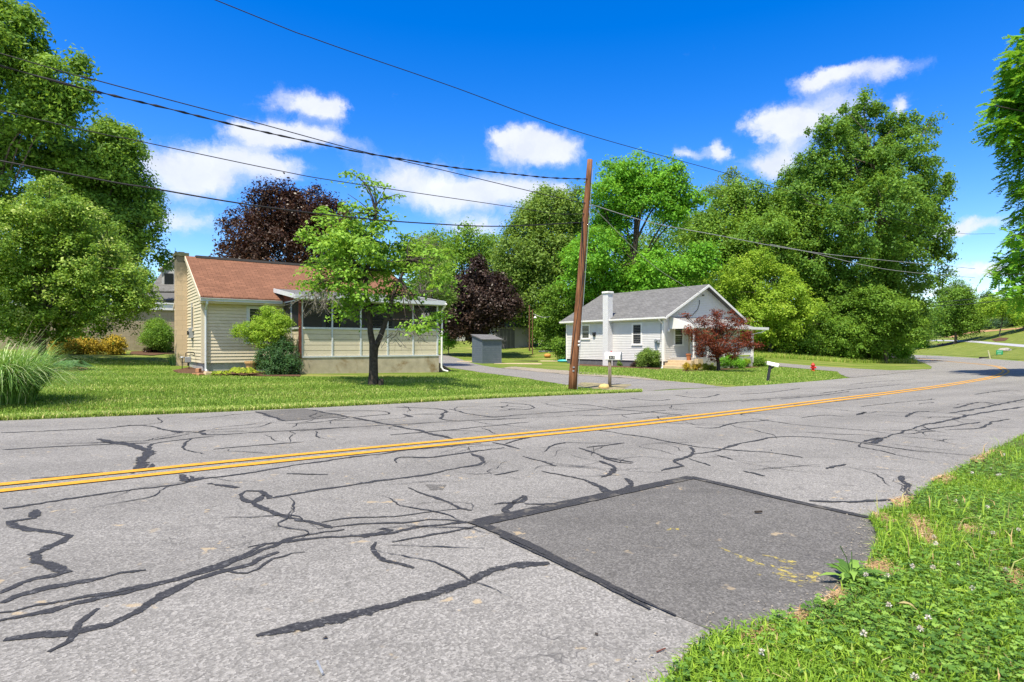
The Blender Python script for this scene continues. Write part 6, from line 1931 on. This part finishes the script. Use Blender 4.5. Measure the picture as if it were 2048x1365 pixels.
# ---- right side: walnut boughs over the road, made of feathered fronds
def frond_tree(label, base, lobes_w, n_fr, mat, seed, r0=.22, leaflet=.075, flen=.42, extra_limbs=()):
    """compound leaves: drooping stalks with paired leaflets"""
    rng = np.random.default_rng(seed)
    base = Vector(base)
    e = empty('tree', base, label, 'tree')
    C = np.array([l[:3] for l in lobes_w]); Rr = np.array([l[3] for l in lobes_w])
    P, D, k = lobe_clusters(C, Rr, n_fr, rng, .25)
    d = unit(D * np.array([1, 1, .3]) + rng.normal(0, .45, D.shape)); d[:, 2] -= .08; d = unit(d)
    K = 9
    s = unit(np.cross(d, np.array([0, 0, 1.0])))
    nrm = np.cross(s, d)
    nrm *= np.sign(nrm[:, 2:3] + 1e-6)
    fl = flen * (.6 + .7 * rng.random(n_fr))
    crnd = np.clip(rng.normal(.5, .2, n_fr), 0, 1)
    Ls, Ns, Ax, Sz, Rn = [], [], [], [], []
    for i in range(K):
        t = (i + .7) / K
        pos = P + d * (fl * t)[:, None] + np.array([0, 0, -1.0]) * (fl * .38 * t ** 2)[:, None]
        for sg in (-1, 1):
            l = leaflet * (.75 + .5 * rng.random(n_fr)) * (1.1 - .5 * abs(t - .5))
            ax = s * sg * .9 + d * .55 + np.array([0, 0, -.30])
            Ls.append(pos + unit(ax) * l[:, None] * .5); Ns.append(nrm + rng.normal(0, .22, P.shape)); Ax.append(ax); Sz.append(l * 1.25); Rn.append(np.clip(crnd * .7 + rng.random(n_fr) * .3, 0, 1))
    V = leaf_quads(np.concatenate(Ls) - np.array(base), np.concatenate(Ns), np.concatenate(Sz), .44, rng, np.concatenate(Ax), .06)
    fast_mesh('crown', V, 4, mat, e, np.concatenate(Rn))
    sk = skeleton(base, C, Rr, P, r0, rng, tuple(np.average(C, axis=0, weights=Rr)), 140)
    sk.build('trunk', M_BARKD, e, smooth=True)
    return e
YR = 35.0
rl = [(2056, 190, 54), (2004, 222, 24), (2014, 258, 26), (2040, 125, 22), (1972, 208, 9), (2052, 290, 34), (2058, 370, 18), (2046, 72, 10), (1988, 245, 12),
      (2054, 425, 18), (2026, 470, 11), (2040, 520, 28), (1998, 542, 11), (2030, 575, 20), (1978, 548, 6), (2054, 580, 22)]
lw = []
rr = random.Random(6)
for px, py, r in rl:
    y = YR + rr.uniform(-1.2, 1.2)
    q = Pp(px, py, y); lw.append((q.x, q.y, q.z, r * y / F))
for px, py, r in [(2150, 150, 110), (2150, 330, 110), (2140, 500, 90), (2260, 60, 150), (2280, 300, 150), (2250, 480, 120)]:
    y = YR + rr.uniform(-2, 2.5)
    q = Pp(px, py, y); lw.append((q.x, q.y, q.z, r * y / F))
bx_, by_ = 41.5, 36.0
frond_tree('tall roadside tree with feathery compound leaves reaching in from the right edge', (bx_, by_, gz(bx_, by_)), lw, 9000, G_BRIGHT, 9, leaflet=.24, flen=.85, r0=.34)
# ---- far hill planting
T = tree('round maple with short trunk alone on the far hill lawn', 1910, 128, [(1912, 602, 30), (1890, 620, 32), (1938, 622, 32), (1912, 572, 18), (1882, 642, 22), (1945, 645, 22), (1912, 640, 36), (1902, 585, 20), (1926, 590, 20), (1965, 640, 12)], G_MID, .26, 760, 50, 1.1, .34, 90, trunk_top=(1911, 620), bark=M_BARK)
T = tree('yellow green ornamental tree near the right edge of the hill', 2000, 118, [(1995, 610, 18), (2022, 612, 18), (2003, 622, 15), (1980, 622, 10), (2040, 618, 12)], G_YEL, .12, 300, 46, .8, .28, 91, twig=40)
T = tree('tree with bright leaves cut by the right edge on the hill', 2046, 116, [(2046, 635, 14), (2060, 620, 24)], G_YEL, .12, 160, 46, .7, .28, 94, twig=20)
T = tree('dark conifer on the skyline between the hill trees', 1978, 165, [(1976, 592, 9), (1974, 604, 13), (1980, 618, 16), (1976, 632, 18)], G_CONIF, .2, 160, 60, 1.1, .4, 92, bark=M_BARKD, twig=0, name='conifer')
HG = 'evergreen shrubs along the hill mulch'
for i, (px, py, r) in enumerate([(1893, 672, 12), (1905, 672, 11), (1925, 666, 12), (1948, 662, 12), (1968, 658, 13), (1988, 656, 13), (2008, 654, 13), (2028, 651, 14), (2046, 648, 14)]):
    lab = ['evergreen shrub at the low left end of the hill mulch', 'evergreen shrub directly behind the round maple trunk', 'evergreen shrub just right of the round maple trunk', 'fourth evergreen shrub from the left on the hill', 'fifth evergreen shrub from the left, left of the ornamental tree', 'sixth evergreen shrub from the left, behind the ornamental tree stems', 'seventh evergreen shrub from the left, right of the ornamental stems', 'evergreen shrub second from the right edge on the hill', 'evergreen shrub cut by the right edge on the hill'][i]
    shrub('evergreen_shrub', lab, 'shrub', px, py, [(px, py - 5, r), (px + 4, py - 9, r * .8), (px - 4, py - 10, r * .7)], G_CONIF, 130, 40, .8, .26, 200 + i, group=HG, depth=.4, stems=3)
# distant hedge line so that the horizon is wooded
rng = np.random.default_rng(300)
C = []
Rr = []
for k in range(150):
    a = rng.uniform(-1.25, 1.02)
    Y = rng.uniform(150, 230)
    x = a * Y
    if -10 < x < 0: pass
    if a > .60: continue
    C.append((x, Y, gz(x, Y) + rng.uniform(1, 5))); Rr.append(rng.uniform(3.5, 6))
C, Rr = np.array(C), np.array(Rr)
o, _ = foliage('distant_wood', C, Rr, 2400, 40, 2.2, .7, G_DEEP, None, np.zeros(3), rng)
tag(o, 'distant belt of green woodland closing the view behind the houses', 'wood', kind='stuff')

# ---- grass
G_BLADE = mat_leaf('grass_blades', [(0.05, (.052, .098, .013)), (.45, (.098, .155, .020)), (.75, (.158, .205, .042)), (.98, (.36, .32, .14))], .30, .6)
G_VERGE = mat_leaf('verge_grass', [(0.05, (.055, .100, .012)), (.5, (.115, .190, .018)), (.84, (.190, .260, .030)), (.93, (.26, .24, .10)), (.99, (.30, .20, .10))], .45, .55)
G_CLOVER = mat_leaf('clover_leaves', [(0.05, (.030, .066, .012)), (.6, (.068, .130, .020)), (.95, (.120, .190, .034))], .35, .5)
def blades(name, X, Y, Z, h, w, mat, rng, lean=.5, bend=True, label=None, cat=None, rnd=None):
    n = len(X)
    o = np.stack([X, Y, Z], 1)
    a = rng.uniform(0, 2 * np.pi, n)
    d = np.stack([np.cos(a), np.sin(a), np.zeros(n)], 1); s = np.stack([-d[:, 1], d[:, 0], np.zeros(n)], 1)
    hh = h * (.5 + .9 * rng.random(n)); ww = w * (.7 + .6 * rng.random(n)); ln = lean * rng.random(n)
    up = np.array([0, 0, 1.0])
    mid = o + up * (hh * .6)[:, None] + d * (hh * ln * .35)[:, None]
    tip = o + up * (hh * (1 - .35 * ln))[:, None] + d * (hh * ln)[:, None]
    V = np.empty((n, 2, 4, 3))
    V[:, 0, 0] = o - s * ww[:, None] * .5; V[:, 0, 1] = o + s * ww[:, None] * .5; V[:, 0, 2] = mid + s * ww[:, None] * .42; V[:, 0, 3] = mid - s * ww[:, None] * .42
    V[:, 1, 0] = mid - s * ww[:, None] * .42; V[:, 1, 1] = mid + s * ww[:, None] * .42; V[:, 1, 2] = tip + s * ww[:, None] * .05; V[:, 1, 3] = tip - s * ww[:, None] * .05
    r_ = rng.random(n) if rnd is None else rnd
    ob = fast_mesh(name, V.reshape(-1, 3), 4, mat, None, np.repeat(r_, 2))
    tag(ob, label, cat, kind='stuff')
    return ob
def scatter_poly(poly, n, rng, dens=None):
    poly = np.array(poly); mn, mx = poly.min(0), poly.max(0)
    x = rng.uniform(mn[0], mx[0], n); y = rng.uniform(mn[1], mx[1], n)
    k = in_poly(x, y, poly)
    return x[k], y[k]
rng = np.random.default_rng(400)
# lawn of the cream house and the far lawn, denser near the road
lawn_a = pxpoly([(-150, 850), (0, 842), (200, 834), (400, 826), (600, 817), (800, 807), (1000, 796), (1150, 790), (1280, 785), (1240, 783), (1185, 779), (1128, 771), (1048, 758), (958, 746.5), (905, 740), (880, 752), (600, 756), (500, 755), (345, 748), (340, 725), (100, 712), (-150, 720)])
X, Y = scatter_poly(lawn_a, 420000, rng)
patchy = np.sin(X * 1.3 + Y * .7) * .5 + np.sin(X * .37 - Y * 1.1 + 2) * .5
keep = rng.random(len(X)) < np.clip(1.25 - (Y - 12) / 20, .2, 1)
X, Y = X[keep], Y[keep]
vv = VX[0] * X + VX[1] * Y
straw = np.clip(.42 + .16 * np.sin(vv * 2.1 + .3 * np.sin(X * .5)) + rng.normal(0, .22, len(X)), 0, 1)
blades('lawn_grass', X, Y, G(X, Y), .055, .013, G_BLADE, rng, 1.1, label='mown grass of the cream house lawn', cat='grass', rnd=straw)
edge = pxpoly([(-150, 852), (0, 843.5), (200, 835.5), (400, 827.5), (600, 818.5), (800, 808.5), (1000, 797.5), (1150, 791), (1284, 785.5), (1284, 783), (1150, 788), (1000, 793), (800, 804), (600, 813), (400, 822), (200, 830), (0, 837), (-150, 845)])
X, Y = scatter_poly(edge, 900000, rng)
blades('edge_grass', X, Y, G(X, Y), .085, .014, G_BLADE, rng, 1.0, label='longer grass fringe along the far road edge', cat='grass', rnd=np.clip(rng.normal(.62, .25, len(X)), 0, 1))
lawn_b = pxpoly([(1330, 762), (1400, 767.5), (1480, 773), (1530, 770.5), (1620, 763.5), (1695, 756.5), (1680, 750), (1675, 745), (1600, 738.5), (1535, 733), (1450, 741), (1360, 744), (1250, 737), (1160, 733), (1140, 740), (1160, 750), (1250, 753)])
X, Y = scatter_poly(lawn_b, 120000, rng)
blades('cottage_lawn_grass', X, Y, G(X, Y), .06, .02, G_BLADE, rng, 1.0, label='mown grass of the cottage front lawn', cat='grass', rnd=np.clip(rng.normal(.45, .24, len(X)), 0, 1))
tallp = pxpoly([(1508, 716), (1580, 718), (1660, 724), (1740, 727), (1810, 727), (1835, 726), (1815, 719), (1760, 722), (1680, 716), (1600, 708), (1508, 702)])
X, Y = scatter_poly(tallp, 120000, rng)
vv = VX[0] * X + VX[1] * Y
blades('tall_grass', X, Y, G(X, Y), .34, .03, mat_leaf('tall_grass_blades', [(0.05, (.070, .130, .014)), (.5, (.130, .195, .025)), (.9, (.270, .250, .080))], .35, .6), rng, .8, label='tall unmown seedy grass below the wood edge', cat='grass', rnd=np.clip(rng.normal(.5, .26, len(X)), 0, 1))

# near verge: grass, clover, flower heads, weeds
vp_vis = [(x, y) for x, y in VERGE]
def verge_pts(n, rng, rmax=9.0, avoid=True):
    x = rng.uniform(-3, 9.5, n); y = rng.uniform(-3, 11, n)
    k = in_poly(x, y, vp_vis)
    x, y = x[k], y[k]
    r_ = np.hypot(x, y)
    k = rng.random(len(x)) < np.clip(1.35 - r_ / 9.5, .12, 1)
    x, y = x[k], y[k]
    if avoid:
        bare = np.zeros(len(x), bool)
        for th in THATCH: bare |= in_poly(x + rng.normal(0, .03, len(x)), y + rng.normal(0, .03, len(x)), pxpoly(th))
        k = ~bare | (rng.random(len(x)) < .07)
        x, y = x[k], y[k]
    return x, y
X, Y = verge_pts(1900000, rng)
cl = np.sin(X * 3.1 + np.sin(Y * 2.3) * 1.3) + np.sin(Y * 2.7 + X * 1.1)
k = rng.random(len(X)) < np.clip(.42 + .30 * cl, .12, 1)
X, Y = X[k], Y[k]
blades('verge_grass', X, Y, G(X, Y) + .02, .060, .0072, G_VERGE, rng, 1.4, label='bright green short grass of the near right verge', cat='grass', rnd=np.clip(rng.normal(.45, .22, len(X)), 0, 1))
X, Y = verge_pts(40000, rng)
k = (np.sin(X * 2.2 + 1) + np.sin(Y * 1.9) > .3)
X, Y = X[k], Y[k]
blades('long_verge_grass', X, Y, G(X, Y) + .02, .17, .0085, G_VERGE, rng, 1.1, label='longer seeding grass tufts standing out of the near verge', cat='grass', rnd=np.clip(rng.normal(.6, .25, len(X)), 0, 1))
# clover: three round leaflets per leaf
X, Y = verge_pts(520000, rng)
cl = np.sin(X * 3.1 + np.sin(Y * 2.3) * 1.3) + np.sin(Y * 2.7 + X * 1.1)
k = rng.random(len(X)) < np.clip(.62 - .35 * cl, .15, 1)
X, Y = X[k], Y[k]
n = len(X)
hz = .025 + .05 * rng.random(n)
ctr_ = np.stack([X, Y, G(X, Y) + .02 + hz], 1)
a0 = rng.uniform(0, 6.28, n)
VL, RN = [], []
cr_ = rng.random(n)
tilt = rng.normal(0, .25, (n, 3)) + np.array([0, 0, 1.0])
for j in range(3):
    a = a0 + j * 2.094
    d = np.stack([np.cos(a), np.sin(a), rng.normal(0, .15, n)], 1)
    sz = .0175 * (.7 + .6 * rng.random(n))
    VL.append(leaf_quads(ctr_ + d * sz[:, None] * .5, tilt, sz, .85, rng, d, -.08)); RN.append(cr_)
ob = fast_mesh('clover', np.concatenate(VL), 4, G_CLOVER, None, np.concatenate(RN)); tag(ob, 'clover leaves carpeting the near right verge', 'clover', kind='stuff')
# dry thatch stalks
V = []
xs, ys = [], []
for th in THATCH:
    pth = np.array(pxpoly(th)); area = .5 * abs(np.sum(pth[:, 0] * np.roll(pth[:, 1], -1) - pth[:, 1] * np.roll(pth[:, 0], -1)))
    mn, mx = pth.min(0), pth.max(0)
    nn = int(2600 * (mx - mn).prod()) + 60
    x, y = rng.uniform(mn[0], mx[0], nn), rng.uniform(mn[1], mx[1], nn)
    k = in_poly(x, y, pth); xs.append(x[k]); ys.append(y[k])
X, Y = np.concatenate(xs), np.concatenate(ys); n = len(X)
a = rng.uniform(0, 6.28, n)
P = np.stack([X, Y, G(X, Y) + .045 + .012 * rng.random(n)], 1)
ax = np.stack([np.cos(a), np.sin(a), rng.normal(0, .18, n)], 1)
V = leaf_quads(P, np.tile([0, 0, 1.0], (n, 1)) + rng.normal(0, .2, (n, 3)), .06 + .07 * rng.random(n), .045, rng, ax, 0)
ob = fast_mesh('thatch_straw', V, 4, mat_leaf('straw', [(0.05, (.28, .17, .08)), (.6, (.50, .34, .17)), (.95, (.66, .50, .30))], .15, .8, (.5, .35, .15, 1), 1.0), None, rng.random(n)); tag(ob, 'dry straw of mown grass clumps on the verge', 'straw', kind='stuff')
# white clover heads: little balls of petals
X, Y = verge_pts(1200, rng)
n = len(X)
hz = .05 + .06 * rng.random(n)
PV, RN = [], []
st = MB()
rad = .0125
for x, y, h in zip(X, Y, hz):
    c = np.array([x, y, gz(x, y) + .02 + h])
    d = unit(rng.normal(size=(34, 3)) + np.array([0, 0, .25]))
    PV.append(leaf_quads(c + d * rad * .75, np.cross(d, rng.normal(size=(34, 3))), np.full(34, rad * 1.05), .5, rng, d, 0)); RN.append(rng.random(34))
    st.tube([(x, y, gz(x, y)), tuple(c - np.array([0, 0, rad * .6]))], .0012, 3, cap=False)
ob = fast_mesh('clover_flowers', np.concatenate(PV), 4, mat_leaf('clover_petals', [(0.05, (.50, .36, .26)), (.5, (.74, .68, .58)), (.95, (.82, .80, .74))], .3, .7, (.8, .75, .65, 1), 1.0), None, np.concatenate(RN)); tag(ob, 'many small white clover heads dotted over the near verge', 'clover flowers', kind='stuff')
st_o = tag(st.build('clover_stems', G_CLOVER, None), 'thin stems under the white clover heads', 'clover stems', kind='stuff')
# single weeds
def weed(label, px, py, n, L, w, seed, mat=G_CLOVER, lift=.8):
    rng = np.random.default_rng(seed)
    p = Wp(px, py)
    e = empty('weed', p + Vector((0, 0, .02)), label, 'weed')
    V, rnd = [], []
    for i in range(n):
        a = rng.uniform(0, 6.283); d = np.array([math.cos(a), math.sin(a), 0]); s = np.array([-d[1], d[0], 0])
        l = L * rng.uniform(.5, 1.1); up = lift * rng.uniform(.4, 1.1)
        K = 7
        pts = [d * l * (t * .9) + np.array([0, 0, l * up * (t - .75 * t * t) * 1.3]) for t in np.linspace(0, 1, K + 1)]
        q = rng.random()
        for k in range(K):
            t = k / K
            f0 = (math.sin(math.pi * min(1, t * .9 + .08)) * (1 + .45 * (k % 2))); f1 = (math.sin(math.pi * min(1, (t + 1 / K) * .9 + .08)) * (1 + .45 * ((k + 1) % 2)))
            V += [pts[k] - s * w * f0 / 2, pts[k] + s * w * f0 / 2, pts[k + 1] + s * w * f1 / 2, pts[k + 1] - s * w * f1 / 2]; rnd.append(q)
    fast_mesh('leaves', np.array(V), 4, mat, e, np.array(rnd))
    b = MB()
    for i in range(2):
        d = Vector(rng.normal(0, L * .12, 3)); b.tube([(0, 0, 0), Vector((0, 0, L * .5)) + d * .5, Vector((0, 0, L * (.95 - .3 * i))) + d], .0024, 4)
    b.build('stalk', G_CLOVER, e)
    return e
weed('jagged leaved dark green weed at the asphalt patch edge', 1705, 1172, 30, .20, .034, 1, G_CLOVER, 1.1)
weed('broad leaved weed in the middle of the verge clover', 1880, 1240, 12, .13, .035, 2, G_VERGE, .9)
weed('pointed leaf weed standing near the bottom of the verge', 1850, 1250, 9, .15, .026, 3, G_VERGE, 1.4)
weed('small weed sprouting from the dusty asphalt seam', 1420, 1290, 26, .055, .007, 4, G_VERGE, 1.4)
weed('broad dock leaf weed near the right edge of the verge', 1965, 1215, 8, .14, .04, 5, G_VERGE, .8)
weed('low sprawling weed at the road edge near the bottom', 1395, 1318, 30, .075, .008, 6, G_VERGE, 1.2)

# loose gravel crumbs along the ragged verge edge and on the pale asphalt
V = []
ve = [np.array(q) for q in vp]
pts = []
for a, b_ in zip(ve[:-1], ve[1:]):
    L = np.linalg.norm(b_ - a); nn = int(L * 260)
    tt = rng.random(nn); pts.append(a + (b_ - a) * tt[:, None] + rng.normal(0, .09, (nn, 2)))
pts = np.vstack(pts)
n = len(pts)
c = np.column_stack([pts, G(pts[:, 0], pts[:, 1]) + .020])
r_ = .0025 + .006 * rng.random(n) ** 2
a0 = rng.uniform(0, 6.28, n)
tri = []
for k in range(3):
    a = a0 + k * 2.094
    tri.append(c + np.stack([np.cos(a), np.sin(a), np.zeros(n)], 1) * r_[:, None])
ap = c + np.stack([np.zeros(n), np.zeros(n), r_ * 1.1], 1)
F_ = np.stack([np.stack([tri[0], tri[1], ap], 1), np.stack([tri[1], tri[2], ap], 1), np.stack([tri[2], tri[0], ap], 1)], 1).reshape(-1, 3)
ob = fast_mesh('gravel_crumbs', F_, 3, mat_plain('crumb_stone', (.30, .27, .22), .4, 30, .9, .1), None)
tag(ob, 'loose gravel crumbs along the ragged near road edge', 'gravel', kind='stuff')
